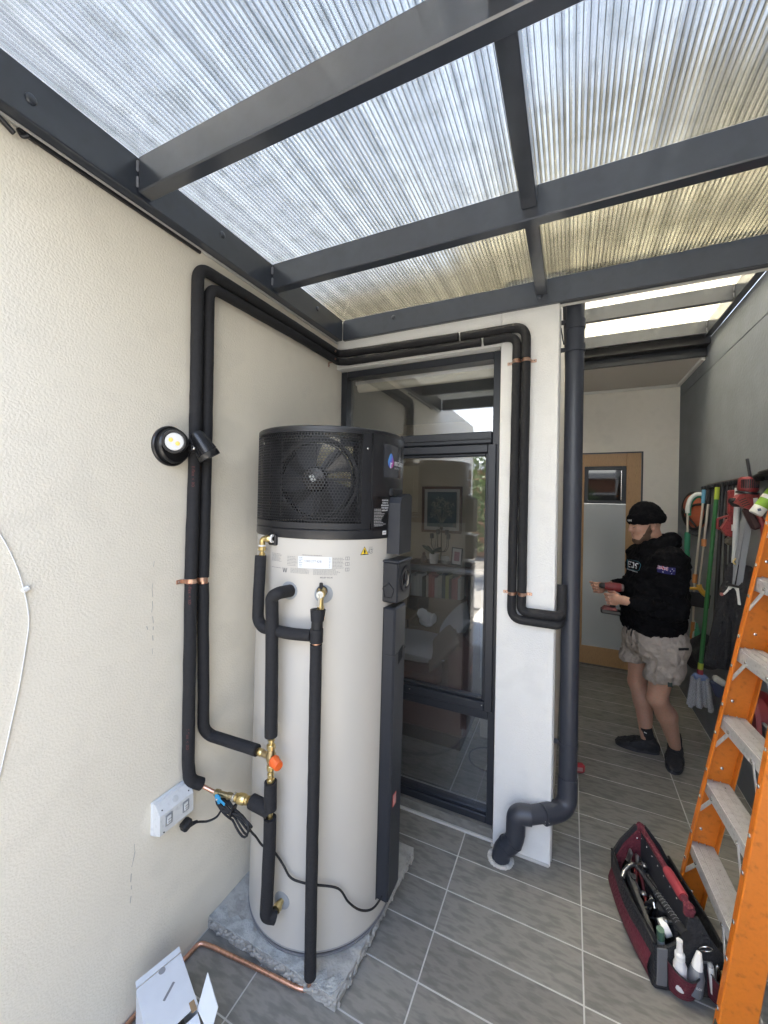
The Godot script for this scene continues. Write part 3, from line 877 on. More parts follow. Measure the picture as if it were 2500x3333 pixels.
# ---------------------------------------------------------------- slab, pipes and fittings
func make_slab() -> void:
	var m := MB.new()
	var rng := RandomNumberGenerator.new()
	rng.seed = 17
	var pts := PackedVector2Array()
	var edge := [Vector2(-1.386, -1.235), Vector2(-0.742, -1.232), Vector2(-0.712, -1.95), Vector2(-1.386, -1.95)]
	for k in 4:
		var a: Vector2 = edge[k]
		var b: Vector2 = edge[(k + 1) % 4]
		for j in 24:
			var p := a.lerp(b, j / 24.0)
			if k < 2 and j > 0: p += Vector2(rng.randf_range(-0.004, 0.004), rng.randf_range(-0.004, 0.004))
			pts.append(Vector2(p.x, -p.y))
	m.prism(pts, 0.044, Transform3D(Basis(Vector3.RIGHT, Vector3.FORWARD, Vector3.UP), Vector3(0, 0.022, 0)))
	var s := put("concrete_slab", m, M.slab)
	tag(s, "rough grey concrete slab under the water heater", "slab")
	# a skim of mortar smeared over the slab edge
	var sk := MB.new()
	var P := PackedVector2Array()
	for j in 25: P.append(Vector2(-1.385 + 0.026 * j, 1.2365 + rng.randf_range(0.0, 0.002)))
	for j in 25: P.append(Vector2(-0.745 - 0.0265 * j, 1.285 + rng.randf_range(-0.02, 0.03)))
	sk.prism(P, 0.006, Transform3D(Basis(Vector3.RIGHT, Vector3.FORWARD, Vector3.UP), Vector3(0, 0.0455, 0)))
	put("mortar_skim", sk, world(mat([0.47, 0.48, 0.46], 0.95), 3.0, noises["slab"], noises["stucco"], 0.3), s)
	var br := MB.new()
	for j in 60:
		var f := j / 60.0
		br.box(Vector3(lerpf(-1.37, -0.75, f), rng.randf_range(0.012, 0.04), -1.232 + rng.randf_range(-0.003, 0.004)), Vector3(rng.randf_range(0.01, 0.03), rng.randf_range(0.008, 0.02), 0.01), Basis(Vector3(rng.randf(), rng.randf(), rng.randf()).normalized(), rng.randf() * 0.6), 0.003)
	for j in 46:
		var f := j / 46.0
		br.box(Vector3(lerpf(-0.742, -0.712, f) + rng.randf_range(-0.003, 0.005), rng.randf_range(0.008, 0.04), lerpf(-1.235, -1.95, f)), Vector3(0.012, rng.randf_range(0.01, 0.022), rng.randf_range(0.012, 0.035)), Basis(Vector3(rng.randf(), rng.randf(), rng.randf()).normalized(), rng.randf() * 0.6), 0.003)
	put("broken_edge", br, M.slab, s)

func rp(phi: float, y: float, r: float) -> Vector3:
	return Vector3(-1.032 + r * sin(deg_to_rad(phi)), y, -1.595 + r * cos(deg_to_rad(phi)))

func foam(pts: Array, r: float, bendr := 0.06, sd := 1, flare := 0.0) -> MB:
	var c := bend(pts, bendr, 8)
	var fine := []
	for i in c.size() - 1:
		var k := maxi(1, int((c[i + 1] - c[i]).length() / 0.05))
		for j in k: fine.append(c[i].lerp(c[i + 1], float(j) / k))
	fine.append(c[-1])
	var f := FastNoiseLite.new()
	f.seed = sd
	f.frequency = 9.0
	var rad := []
	var run := 0.0
	for i in fine.size():
		if i: run += (fine[i] - fine[i - 1]).length()
		rad.append(r * (1.0 + 0.045 * f.get_noise_1d(run)) + (flare * maxf(0.0, 1.0 - run / 0.03) if flare else 0.0))
		if i and i < fine.size() - 1: fine[i] += Vector3(f.get_noise_2d(run, 40), f.get_noise_2d(run, 80), f.get_noise_2d(run, 120)) * 0.0012
	return MB.new().tube(fine, r, 18, true, rad)

func nut(a: Vector3, b: Vector3, r: float, m: MB, sides := 6) -> void:
	var l := (b - a).length()
	m.lathe([Vector2(0, 0), Vector2(r * 0.86, 0), Vector2(r, l * 0.14), Vector2(r, l * 0.86), Vector2(r * 0.86, l), Vector2(0, l)], turned(a, b - a), sides)

func rod(a: Vector3, b: Vector3, r: float) -> MB:
	return MB.new().tube([a, b], r, 14)

func make_pipes() -> void:
	var foamr := 0.0235
	# wall pipe A, then round the corner on to the pier
	var x := -1.358
	var p := thing("insulated_pipe", "outer of two black foam lagged pipes, ending in the blue handled valve", "pipe", Vector3.ZERO, "lagged pipe pair on the walls")
	put("lagging", foam([Vector3(-1.337, 0.694, -1.147), Vector3(x, 0.728, -1.107), Vector3(x, 0.80, -1.100), Vector3(x, 1.515, -1.101)], foamr, 0.05, 3), M.foam, p)
	put("lagging", foam([Vector3(x, 1.535, -1.1), Vector3(x, 2.05, -1.111), Vector3(x, 2.778, -1.113), Vector3(x, 2.785, -1.60), Vector3(x, 2.785, -2.165), Vector3(-1.30, 2.782, -2.172), Vector3(-0.58, 2.772, -2.172)], foamr, 0.06, 4), M.foam, p)
	put("lagging", foam([Vector3(-0.565, 2.771, -2.172), Vector3(-0.222, 2.772, -2.172), Vector3(-0.221, 2.605, -2.172)], foamr, 0.07, 5), M.foam, p)
	put("lagging", foam([Vector3(-0.221, 2.585, -2.172), Vector3(-0.222, 1.39, -2.172)], foamr, 0.06, 6), M.foam, p)
	put("lagging", foam([Vector3(-0.222, 1.372, -2.172), Vector3(-0.226, 1.290, -2.172), Vector3(-0.045, 1.291, -2.168), Vector3(-0.032, 1.30, -2.20), Vector3(-0.032, 1.44, -2.225)], foamr, 0.055, 7), M.foam, p)
	put("copper_core", rod(Vector3(-1.362, 0.699, -1.137), Vector3(-1.29, 0.664, -1.168), 0.0075), M.copper, p)
	for q in [[Vector3(x, 1.508, -1.1), Vector3(x, 1.542, -1.1)], [Vector3(-0.221, 2.58, -2.172), Vector3(-0.221, 2.61, -2.172)], [Vector3(-0.222, 1.366, -2.172), Vector3(-0.222, 1.395, -2.172)]]: put("copper_core", rod(q[0], q[1], 0.0185), M.copper, p)
	print_on_pipe(p, x, -1.101)
	# wall pipe B
	var b := thing("insulated_pipe", "inner of two black foam lagged pipes, ending at the orange capped valve", "pipe", Vector3.ZERO, "lagged pipe pair on the walls")
	put("lagging", foam([Vector3(-1.100, 0.865, -1.205), Vector3(-1.345, 0.864, -1.195), Vector3(x, 0.90, -1.172), Vector3(x, 1.505, -1.159)], 0.0225, 0.06, 13), M.foam, b)
	put("lagging", foam([Vector3(x, 1.53, -1.159), Vector3(x, 2.1, -1.165), Vector3(x, 2.725, -1.167), Vector3(x, 2.736, -1.7), Vector3(x, 2.735, -2.165), Vector3(-1.30, 2.728, -2.172), Vector3(-0.455, 2.724, -2.172)], 0.0225, 0.06, 14), M.foam, b)
	put("lagging", foam([Vector3(-0.438, 2.724, -2.172), Vector3(-0.267, 2.729, -2.172), Vector3(-0.267, 2.605, -2.172)], 0.0225, 0.06, 15), M.foam, b)
	put("lagging", foam([Vector3(-0.267, 2.583, -2.172), Vector3(-0.271, 1.388, -2.172)], 0.0225, 0.06, 16), M.foam, b)
	put("lagging", foam([Vector3(-0.271, 1.372, -2.172), Vector3(-0.272, 1.246, -2.172), Vector3(-0.05, 1.246, -2.166), Vector3(-0.035, 1.255, -2.2), Vector3(-0.03, 1.30, -2.24)], 0.0225, 0.06, 17), M.foam, b)
	put("copper_core", rod(Vector3(-1.115, 0.865, -1.205), Vector3(-1.083, 0.866, -1.207), 0.0075), M.copper, b)
	for q in [[Vector3(x, 1.50, -1.159), Vector3(x, 1.535, -1.159)], [Vector3(-0.267, 2.578, -2.172), Vector3(-0.267, 2.61, -2.172)], [Vector3(-0.271, 1.366, -2.172), Vector3(-0.271, 1.392, -2.172)]]: put("copper_core", rod(q[0], q[1], 0.0185), M.copper, b)
	# saddles
	saddle(Vector3(-1.386, 1.524, -1.128), Vector3.RIGHT, "copper double saddle clamping both lagged pipes to the cream wall")
	saddle(Vector3(-0.244, 2.594, -2.20), Vector3.BACK, "copper saddle clamping both lagged pipes near the top of the pier")
	saddle(Vector3(-0.246, 1.380, -2.20), Vector3.BACK, "copper saddle clamping both lagged pipes low on the pier")
	saddle(Vector3(-1.386, 2.757, -2.10), Vector3.RIGHT, "copper saddle holding the lagged pipes beside the inner wall corner", true)
	# hot outlet down to the tempering valve
	var h := thing("insulated_pipe", "black lagged pipe bending from the left outlet down the tank front", "pipe", Vector3.ZERO, "lagged pipes on the tank")
	put("lagging", foam([rp(6.0, 1.494, 0.332), rp(4.2, 1.498, 0.398), rp(0.2, 1.48, 0.40), rp(-0.4, 1.40, 0.39), rp(0, 0.940, 0.39)], 0.0245, 0.055, 21), M.foam, h)
	# tempering valve
	var v := thing("tempering_valve", "brass tempering valve with orange cap on the tank front", "valve")
	var o := rp(0, 0.858, 0.388)
	var bm := MB.new()
	bm.lathe([Vector2(0, -0.034), Vector2(0.0125, -0.034), Vector2(0.0145, -0.02), Vector2(0.018, -0.012), Vector2(0.019, 0.0), Vector2(0.018, 0.012), Vector2(0.0145, 0.02), Vector2(0.0125, 0.034), Vector2(0, 0.034)], Transform3D(Basis(), o), 20)
	bm.tube([o + Vector3(-0.042, 0.002, 0), o + Vector3(0.01, 0, 0)], 0.0125, 14)
	bm.tube([o, o + Vector3(0.028, -0.004, 0.010)], 0.0145, 14)
	put("body", bm, mat([0.46, 0.36, 0.20], 0.35, 1.0), v)
	var nm := MB.new()
	nut(o + Vector3(0, 0.030, 0), o + Vector3(0, 0.050, 0), 0.0175, nm)
	nut(o + Vector3(0, -0.052, 0), o + Vector3(0, -0.030, 0), 0.0165, nm)
	nut(o + Vector3(-0.066, 0.004, 0), o + Vector3(-0.042, 0.002, 0), 0.0155, nm)
	nm.tube([o + Vector3(0, 0.045, 0), o + Vector3(0, 0.092, 0)], 0.0098, 12)
	nm.tube([o + Vector3(0, -0.10, 0), o + Vector3(0, -0.045, 0)], 0.0098, 12)
	nut(o + Vector3(0, 0.060, 0), o + Vector3(0, 0.072, 0), 0.014, nm)
	nut(o + Vector3(0, -0.078, 0), o + Vector3(0, -0.062, 0), 0.0135, nm)
	nut(o + Vector3(0, -0.10, 0), o + Vector3(0, -0.083, 0), 0.0155, nm)
	kind(put("nuts", nm, M.brass, v), "stuff")
	put("orange_cap", MB.new().lathe([Vector2(0.0205, 0), Vector2(0.0215, 0.006), Vector2(0.0195, 0.010), Vector2(0.0185, 0.036), Vector2(0.016, 0.040), Vector2(0.0, 0.041)], turned(o + Vector3(0.020, -0.003, 0.008), Vector3(1, -0.12, 0.38)), 20), mat([0.80, 0.13, 0.02], 0.4), v)
	# cold side
	var c := thing("insulated_pipe", "lower black lagged pipe from the tee below the orange cap to the bottom port", "pipe", Vector3.ZERO, "lagged pipes on the tank")
	put("lagging", foam([rp(0, 0.762, 0.388), rp(0, 0.655, 0.388)], 0.0245, 0.05, 31), M.foam, c)
	put("lagging", foam([Vector3(-1.125, 0.655, -1.207), Vector3(-1.045, 0.650, -1.208), Vector3(-1.03, 0.64, -1.207)], 0.0275, 0.03, 32), M.foam, c)
	put("lagging", foam([rp(0, 0.622, 0.388), rp(-0.2, 0.50, 0.388), rp(-1.0, 0.245, 0.395), rp(3.0, 0.232, 0.372)], 0.0245, 0.035, 33), M.foam, c)
	put("copper_core", rod(rp(0, 0.68, 0.388), rp(0, 0.60, 0.388), 0.0105), M.brass, c)
	# inlet valve
	var i := thing("isolation_valve", "brass inlet valve with blue handle beside the power outlet", "valve")
	var a0 := Vector3(-1.285, 0.660, -1.172)
	var a1 := Vector3(-1.125, 0.656, -1.205)
	var im := MB.new()
	for s in [[0.0, 0.10, 0.0135], [0.10, 0.42, 0.0105], [0.42, 0.56, 0.0125]]: im.tube([a0.lerp(a1, s[0]), a0.lerp(a1, s[1])], s[2], 14)
	nut(a0.lerp(a1, 0.03), a0.lerp(a1, 0.12), 0.0155, im)
	nut(a0.lerp(a1, 0.34), a0.lerp(a1, 0.42), 0.0145, im)
	put("valve_body", im, mat([0.48, 0.40, 0.24], 0.3, 1.0), i)
	var um := MB.new()
	nut(a0.lerp(a1, 0.56), a0.lerp(a1, 0.63), 0.0165, um, 16)
	nut(a0.lerp(a1, 0.635), a0.lerp(a1, 0.84), 0.0205, um, 16)
	nut(a0.lerp(a1, 0.84), a0.lerp(a1, 0.93), 0.0185, um)
	nut(a0.lerp(a1, 0.93), a0.lerp(a1, 1.06), 0.0155, um)
	put("union", um, M.brass, i)
	put("union_ring", MB.new().lathe([Vector2(0.015, 0), Vector2(0.017, 0.002), Vector2(0.017, 0.008), Vector2(0.015, 0.01)], turned(a0.lerp(a1, 0.5), a1 - a0), 18), M.chrome, i)
	var hb := MB.new()
	var hc := a0.lerp(a1, 0.20) + Vector3(0, -0.002, 0.020)
	hb.lathe([Vector2(0, 0), Vector2(0.0125, 0), Vector2(0.0125, 0.006), Vector2(0.008, 0.008), Vector2(0, 0.008)], turned(hc, Vector3.BACK), 18)
	hb.bar(hc + Vector3(-0.016, 0.008, 0.004), hc + Vector3(0.038, -0.012, 0.004), 0.012, 0.005, Vector3(0.3, 1, 0), 0.002)
	hb.bar(hc + Vector3(-0.004, 0.016, 0.004), hc + Vector3(0.006, -0.02, 0.004), 0.012, 0.005, Vector3.RIGHT, 0.002)
	put("blue_handle", hb, mat([0.03, 0.30, 0.55], 0.4), i)
	put("handle_screw", MB.new().ball(hc + Vector3(0, 0, 0.0095), Vector3(0.0045, 0.0045, 0.003)), M.chrome, i)
	# relief valve and drain
	var r := thing("relief_valve", "brass pressure relief valve with lever on the right outlet", "valve")
	var ro := rp(28.6, 1.500, 0.352)
	var dir := (rp(28.6, 1.5, 0.5) - ro).normalized()
	var rm := MB.new()
	rm.lathe([Vector2(0.0, -0.022), Vector2(0.018, -0.022), Vector2(0.018, -0.004), Vector2(0.0145, 0.0), Vector2(0.0145, 0.012), Vector2(0.0175, 0.014), Vector2(0.0175, 0.03), Vector2(0.013, 0.036), Vector2(0.012, 0.05), Vector2(0.0, 0.05)], turned(ro, dir), 20)
	rm.tube(bend([ro + dir * 0.02, ro + dir * 0.036 + Vector3(0, -0.012, 0), ro + dir * 0.036 + Vector3(0, -0.046, 0)], 0.01), 0.0105, 12)
	nut(ro + dir * 0.036 + Vector3(0, -0.058, 0), ro + dir * 0.036 + Vector3(0, -0.044, 0), 0.0135, rm)
	put("body", rm, M.brass, r)
	put("lever", MB.new().bar(ro + dir * 0.054 + Vector3(-0.004, 0.006, 0), ro + dir * 0.060 + Vector3(-0.007, -0.044, 0), 0.007, 0.003, Vector3.RIGHT, 0.001), M.chrome, r)
	put("lever_cap", MB.new().lathe([Vector2(0, 0), Vector2(0.0135, 0), Vector2(0.0135, 0.006), Vector2(0, 0.008)], turned(ro + dir * 0.046 + Vector3(-0.003, 0.0, 0), dir), 18), mat([0.62, 0.60, 0.52], 0.35), r)
	put("black_stem", MB.new().box(ro + dir * 0.030 + Vector3(0, 0.030, 0), Vector3(0.013, 0.024, 0.012), Basis(), 0.003), M.black, r)
	put("spacer_ring", MB.new().lathe([Vector2(0.012, -0.003), Vector2(0.021, -0.003), Vector2(0.021, 0.004), Vector2(0.012, 0.005)], turned(ro - dir * 0.012, dir), 20), M.black, r)
	var dr := thing("insulated_pipe", "long black lagged drain pipe from the brass relief valve to the slab edge", "pipe", Vector3.ZERO, "lagged pipes on the tank")
	put("lagging", foam([rp(27.2, 1.443, 0.392), rp(27.0, 1.40, 0.394)], 0.024, 0.03, 41, 0.005), M.foam, dr)
	put("tape_wrap", foam([rp(27.0, 1.405, 0.394), rp(26.8, 1.362, 0.396)], 0.0215, 0.03, 42), M.rubber, dr)
	put("lagging", foam([rp(26.8, 1.372, 0.397), rp(26.7, 1.322, 0.398)], 0.0245, 0.03, 43), M.foam, dr)
	put("copper_core", rod(rp(26.7, 1.33, 0.398), rp(26.7, 1.30, 0.398), 0.0165), M.copper, dr)
	put("lagging", foam([rp(26.6, 1.314, 0.398), rp(26.6, 0.80, 0.400), rp(26.2, 0.45, 0.402), rp(26.3, 0.068, 0.402)], 0.0225, 0.3, 44), M.foam, dr)
	# drain line from under the head
	var l := thing("insulated_pipe", "black lagged branch looping from the brass elbow under the head to the drain pipe", "pipe", Vector3.ZERO, "lagged pipes on the tank")
	put("lagging", foam([Vector3(-1.125, 1.627, -1.236), Vector3(-1.124, 1.50, -1.228), Vector3(-1.126, 1.372, -1.226), Vector3(-1.098, 1.345, -1.222), Vector3(-0.97, 1.343, -1.217), Vector3(-0.872, 1.346, -1.233)], 0.0225, 0.035, 51), M.foam, l)
	var el := thing("brass_elbow", "brass elbow with white ring under the left of the black head", "fitting")
	var em := MB.new()
	var eo := Vector3(-1.122, 1.694, -1.240)
	em.tube(bend([eo + Vector3(0.034, 0.002, -0.008), eo, eo + Vector3(0, -0.024, 0.0)], 0.012), 0.0115, 14)
	nut(eo + Vector3(0.016, 0.001, -0.003), eo + Vector3(0.038, 0.002, -0.009), 0.015, em)
	nut(eo + Vector3(0, -0.048, 0), eo + Vector3(0, -0.030, 0), 0.0155, em)
	nut(eo + Vector3(0, -0.070, 0), eo + Vector3(0, -0.056, 0), 0.0125, em)
	em.tube([eo + Vector3(0, -0.05, 0), eo + Vector3(0, -0.07, 0)], 0.0085, 12)
	put("elbow", em, M.brass, el)
	put("white_ring", MB.new().lathe([Vector2(0.009, 0), Vector2(0.0145, 0), Vector2(0.0145, 0.006), Vector2(0.009, 0.006)], turned(eo + Vector3(0, -0.030, 0), Vector3.UP), 18), M.white, el)
	put("white_ring", MB.new().lathe([Vector2(0.009, 0), Vector2(0.0165, 0), Vector2(0.0165, 0.008), Vector2(0.009, 0.008)], turned(eo + Vector3(0.039, 0.002, -0.009), Vector3(1, 0, -0.2)), 18), M.white, el)
	# bare copper along the floor
	var cu := thing("copper_pipe", "bare copper pipe along the floor edge leading to the slab corner", "pipe")
	put("pipe", MB.new().tube(bend([rp(26.3, 0.085, 0.402), Vector3(-0.857, 0.016, -1.234), Vector3(-0.895, 0.015, -1.222), Vector3(-1.30, 0.013, -1.182), Vector3(-1.362, 0.013, -1.170), Vector3(-1.364, 0.013, -1.12), Vector3(-1.372, 0.013, -0.86), Vector3(-1.374, 0.013, 0.3)], 0.045), 0.0082, 12), M.copper, cu)

func print_on_pipe(p: Node3D, x: float, z: float) -> void:
	var red := mat([0.10, 0.030, 0.030], 0.8)
	for k in 3:
		var y: float = [1.98, 1.52, 0.95][k]
		var zz: float = z - (0.008 if k == 0 else 0.0)
		var f := func(px, py): # read from below upwards, on the side that faces the passage
			var a: float = py / 0.0245 - 0.85
			return [Vector3(x + 0.0247 * cos(a), y - px, zz - 0.0247 * sin(a)), Vector3(cos(a), 0, -sin(a))]
		put("pipe_print", letters("E-flex  <  XO", 0.011, f, true, false), red, p)

func saddle(at: Vector3, out: Vector3, label: String, small := false) -> void:
	var t := thing("pipe_saddle", label, "pipe clamp", at, "copper pipe saddles")
	var side := Vector3(0, 0, -1) if out == Vector3.RIGHT else Vector3.RIGHT
	if small: side = Vector3.UP
	var along := Vector3.UP if not small else Vector3.FORWARD
	var m := MB.new()
	for c in [-0.0245, 0.0245]:
		var arc := []
		for k in 9:
			var a := PI * k / 8.0
			arc.append(side * (c - cos(a) * 0.0225) + out * (0.003 + sin(a) * 0.048))
		for k in 8: m.bar(arc[k], arc[k + 1], 0.016, 0.002, along)
	for c in [-0.060, 0.0, 0.060]: m.box(side * c + out * 0.002, side.abs() * 0.026 + along.abs() * 0.016 + out.abs() * 0.003, Basis(), 0.001)
	put("strap", m, mat([0.55, 0.36, 0.27], 0.4, 1.0), t)
	for c in [-0.062, 0.0, 0.062]: put("screw", MB.new().ball(side * c + out * 0.004, Vector3.ONE * 0.0035), M.chrome, t)

# ---------------------------------------------------------------- glazed door and the room behind it
func ring_frame(x0: float, x1: float, y0: float, y1: float, w: float, z0: float, z1: float, bev := 0.003) -> MB:
	var m := MB.new()
	m.span(Vector3(x0, y0, z0), Vector3(x0 + w, y1, z1), bev)
	m.span(Vector3(x1 - w, y0, z0), Vector3(x1, y1, z1), bev)
	m.span(Vector3(x0 + w, y0, z0 + 0.001), Vector3(x1 - w, y0 + w, z1 - 0.001), bev)
	m.span(Vector3(x0 + w, y1 - w, z0 + 0.001), Vector3(x1 - w, y1, z1 - 0.001), bev)
	return m

func make_glazed_door() -> void:
	var t := thing("glazed_door", "dark framed glazed door and highlight window behind the water heater", "door")
	var f: Material = M.frame
	put("outer_frame", ring_frame(-1.384, -0.356, 0.060, 2.694, 0.042, -2.345, -2.252), f, t)
	put("transom", MB.new().span(Vector3(-1.342, 2.182, -2.335), Vector3(-0.398, 2.250, -2.238), 0.006), f, t)
	put("transom_lip", MB.new().span(Vector3(-1.342, 2.205, -2.238), Vector3(-0.398, 2.213, -2.228), 0.002), f, t)
	put("transom_groove", MB.new().span(Vector3(-1.342, 2.150, -2.33), Vector3(-0.398, 2.181, -2.262), 0.002), M.black, t)
	put("mid_rail", MB.new().span(Vector3(-1.342, 0.640, -2.335), Vector3(-0.398, 0.690, -2.250), 0.003), f, t)
	var s := put("sash", ring_frame(-1.340, -0.374, 0.692, 2.178, 0.046, -2.322, -2.236, 0.004), f, t)
	put("bead", ring_frame(-1.294, -0.420, 0.738, 2.132, 0.016, -2.30, -2.262, 0.004), f, s)
	put("bottom_bead", MB.new().span(Vector3(-1.34, 0.102, -2.32), Vector3(-0.40, 0.118, -2.268), 0.004), f, t)
	var pm := pane(0.012, Color(0.5, 0.55, 0.55))
	for q in [[-1.342, -0.398, 2.250, 2.652], [-1.294, -0.420, 0.738, 2.132], [-1.342, -0.398, 0.112, 0.640]]:
		film(q, t)
		for z in [-2.292, -2.310]: put("glass_pane", MB.new().span(Vector3(q[0], q[2], z), Vector3(q[1], q[3], z + 0.006)), pm, t)
	put("jamb_seal", MB.new().span(Vector3(-0.356, 0.06, -2.27), Vector3(-0.3525, 2.694, -2.21)), M.rubber, t)
	for q in [-0.86, -0.43]: put("screw", MB.new().ball(Vector3(q, 0.722, -2.236), Vector3(0.004, 0.004, 0.002)), M.chrome, t)
	var bl := thing("roller_blind", "cream roller blind rolled up at the top of the highlight window", "blind", Vector3(0, 2.625, -2.40))
	put("roll", MB.new().lathe([Vector2(0, -0.46), Vector2(0.032, -0.46), Vector2(0.032, 0.46), Vector2(0, 0.46)], turned(Vector3(-0.87, 0, 0), Vector3.RIGHT), 24), mat([0.62, 0.58, 0.46], 0.85), bl)
	put("cassette", MB.new().span(Vector3(-1.345, 0.012, -0.05), Vector3(-0.395, 0.05, 0.03), 0.004), M.white, bl)
	tag(put("safety_rail", MB.new().tube([Vector3(-1.34, 1.437, -2.345), Vector3(-0.40, 1.440, -2.345)], 0.018, 14), mat([0.09, 0.095, 0.11], 0.5, 0.2)), "grey horizontal rail just inside the glazed door", "rail")

func film(q: Array, t: Node3D) -> void:
	var m := MB.new()
	m.quad(Vector3(q[0], q[2], -2.284), Vector3(q[1], q[2], -2.284), Vector3(q[1], q[3], -2.284), Vector3(q[0], q[3], -2.284))
	put("reflective_film", m, M.film, t)

func make_room() -> void:
	# shell of the room
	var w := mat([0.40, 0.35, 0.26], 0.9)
	var r := thing("living_room", "dim beige room seen through the glazed door", "room")
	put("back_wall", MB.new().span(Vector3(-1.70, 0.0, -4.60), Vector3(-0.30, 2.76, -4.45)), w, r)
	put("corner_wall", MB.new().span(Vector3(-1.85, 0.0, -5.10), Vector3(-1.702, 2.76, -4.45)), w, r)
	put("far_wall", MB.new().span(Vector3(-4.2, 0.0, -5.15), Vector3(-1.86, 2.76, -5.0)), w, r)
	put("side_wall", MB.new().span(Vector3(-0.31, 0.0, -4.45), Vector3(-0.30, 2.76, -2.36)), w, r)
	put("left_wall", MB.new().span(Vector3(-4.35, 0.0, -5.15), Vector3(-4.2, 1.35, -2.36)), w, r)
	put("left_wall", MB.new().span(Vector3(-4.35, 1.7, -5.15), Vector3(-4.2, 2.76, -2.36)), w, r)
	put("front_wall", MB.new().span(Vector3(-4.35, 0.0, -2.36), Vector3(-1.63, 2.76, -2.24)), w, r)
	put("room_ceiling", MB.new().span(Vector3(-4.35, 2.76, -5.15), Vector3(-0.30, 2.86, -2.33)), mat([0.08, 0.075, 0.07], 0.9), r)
	var fl = kind(put("room_floor", MB.new().span(Vector3(-4.2, -0.04, -5.0), Vector3(-0.31, 0.020, -2.30)), M.grout))
	var tile := MB.new().box(Vector3(0, 0.005, 0), Vector3(0.594, 0.012, 0.594), Basis(), 0.002).mesh()
	for i in range(-6, 1):
		for j in 4:
			if -0.66 + 0.6 * i + 0.594 > -0.31 and i == 0:
				var o := put("room_tile", tile, M.tiles[(i + j + 8) % 4], fl, Vector3(-0.486, 0.02, -2.76 - 0.6 * j))
				o.scale.x = 0.57
			else: put("room_tile", tile, M.tiles[(i + j + 8) % 4], fl, Vector3(-0.363 + 0.6 * i, 0.02, -2.76 - 0.6 * j))
	# sofa with its back to the right, cushions on it
	var red := mat([0.075, 0.020, 0.018], 0.55)
	var s := thing("sofa", "dark red sofa just inside the glazed door", "sofa", Vector3(0, 0.026, 0))
	put("base", MB.new().span(Vector3(-2.6, 0.10, -3.5), Vector3(-0.66, 0.42, -2.84), 0.03), red, s)
	put("seat", MB.new().span(Vector3(-2.6, 0.42, -3.45), Vector3(-0.86, 0.56, -2.86), 0.05), red, s)
	put("armrest", MB.new().span(Vector3(-0.85, 0.30, -3.50), Vector3(-0.62, 0.84, -2.82), 0.06), red, s)
	put("skirt", MB.new().span(Vector3(-2.6, 0.0, -3.45), Vector3(-0.70, 0.10, -2.87)), mat([0.03, 0.012, 0.012], 0.6), s)
	var cu := cushion(Vector3(0.62, 0.20, 0.44))
	tag(put("cushion", cu, mat([0.34, 0.355, 0.38], 0.9), null, Vector3(-1.12, 0.69, -3.02)), "white cushion lying on the red sofa", "cushion", "cushions on the sofa")
	var c2 := put("cushion", cushion(Vector3(0.36, 0.15, 0.36)), mat([0.22, 0.235, 0.265], 0.9), null, Vector3(-0.82, 0.86, -3.10))
	c2.rotation = Vector3(0.2, 0.3, 0.95)
	tag(c2, "grey cushion propped up against the sofa arm", "cushion", "cushions on the sofa")
	var c3 := put("cushion", cushion(Vector3(0.34, 0.12, 0.30)), own(mat([0.6, 0.5, 0.4], 0.9), 9.0, noise("motif", 0.05, 2, [[0.0, [0.02, 0.025, 0.04]], [0.55, [0.03, 0.04, 0.07]], [0.60, [0.5, 0.25, 0.12]], [0.72, [0.6, 0.55, 0.5]], [1.0, [0.05, 0.05, 0.06]]], 256)), null, Vector3(-0.86, 0.76, -2.92))
	c3.rotation = Vector3(0.25, 0.35, 0.9)
	tag(c3, "dark patterned cushion leaning between the white and the grey cushion", "cushion", "cushions on the sofa")
	# cardboard box on the sofa back with crumpled paper
	var bx := thing("cardboard_box", "open brown cardboard box with white paper inside the room", "box", Vector3(-1.08, 0.62, -3.42), "", 0.1)
	var cb := mat([0.22, 0.17, 0.11], 0.9)
	put("side", MB.new().span(Vector3(-0.20, 0.0, -0.15), Vector3(0.20, 0.22, -0.145)), cb, bx)
	put("side", MB.new().span(Vector3(-0.20, 0.0, 0.145), Vector3(0.20, 0.14, 0.15)), cb, bx)
	put("side", MB.new().span(Vector3(-0.20, 0.0, -0.15), Vector3(-0.195, 0.20, 0.15)), cb, bx)
	put("side", MB.new().span(Vector3(0.195, 0.0, -0.15), Vector3(0.20, 0.24, 0.15)), cb, bx)
	put("flap", MB.new().box(Vector3(0.05, 0.27, -0.17), Vector3(0.30, 0.11, 0.004), Basis(Vector3.RIGHT, -0.25)), cb, bx)
	put("flap", MB.new().box(Vector3(-0.26, 0.20, 0), Vector3(0.16, 0.004, 0.28), Basis(Vector3.BACK, -0.3)), cb, bx)
	var pp := MB.new()
	var rng := RandomNumberGenerator.new()
	rng.seed = 8
	for k in 9: pp.ball(Vector3(-0.06 + rng.randf_range(-0.06, 0.06), 0.17 + rng.randf_range(-0.03, 0.06), 0.03 + rng.randf_range(-0.05, 0.05)), Vector3(0.05, 0.05, 0.02), Basis(Vector3(rng.randfn(), rng.randfn(), rng.randfn()).normalized(), rng.randf() * 3.0), 8)
	put("tissue_paper", pp, mat([0.7, 0.72, 0.75], 0.8), bx)
	tag(put("low_table", MB.new().span(Vector3(-1.6, 0.56, -3.62), Vector3(-0.70, 0.615, -3.30), 0.01), mat([0.12, 0.08, 0.05], 0.5)), "brown wooden ledge behind the sofa carrying the cardboard box", "ledge")
	# bookcase with books
	var wood := mat([0.075, 0.035, 0.022], 0.5)
	var k := thing("bookcase", "low dark wood bookcase against the beige room wall", "bookcase", Vector3(-1.30, 0.026, -4.28))
	put("top", MB.new().span(Vector3(-0.36, 1.10, -0.16), Vector3(0.36, 1.145, 0.15), 0.006), wood, k)
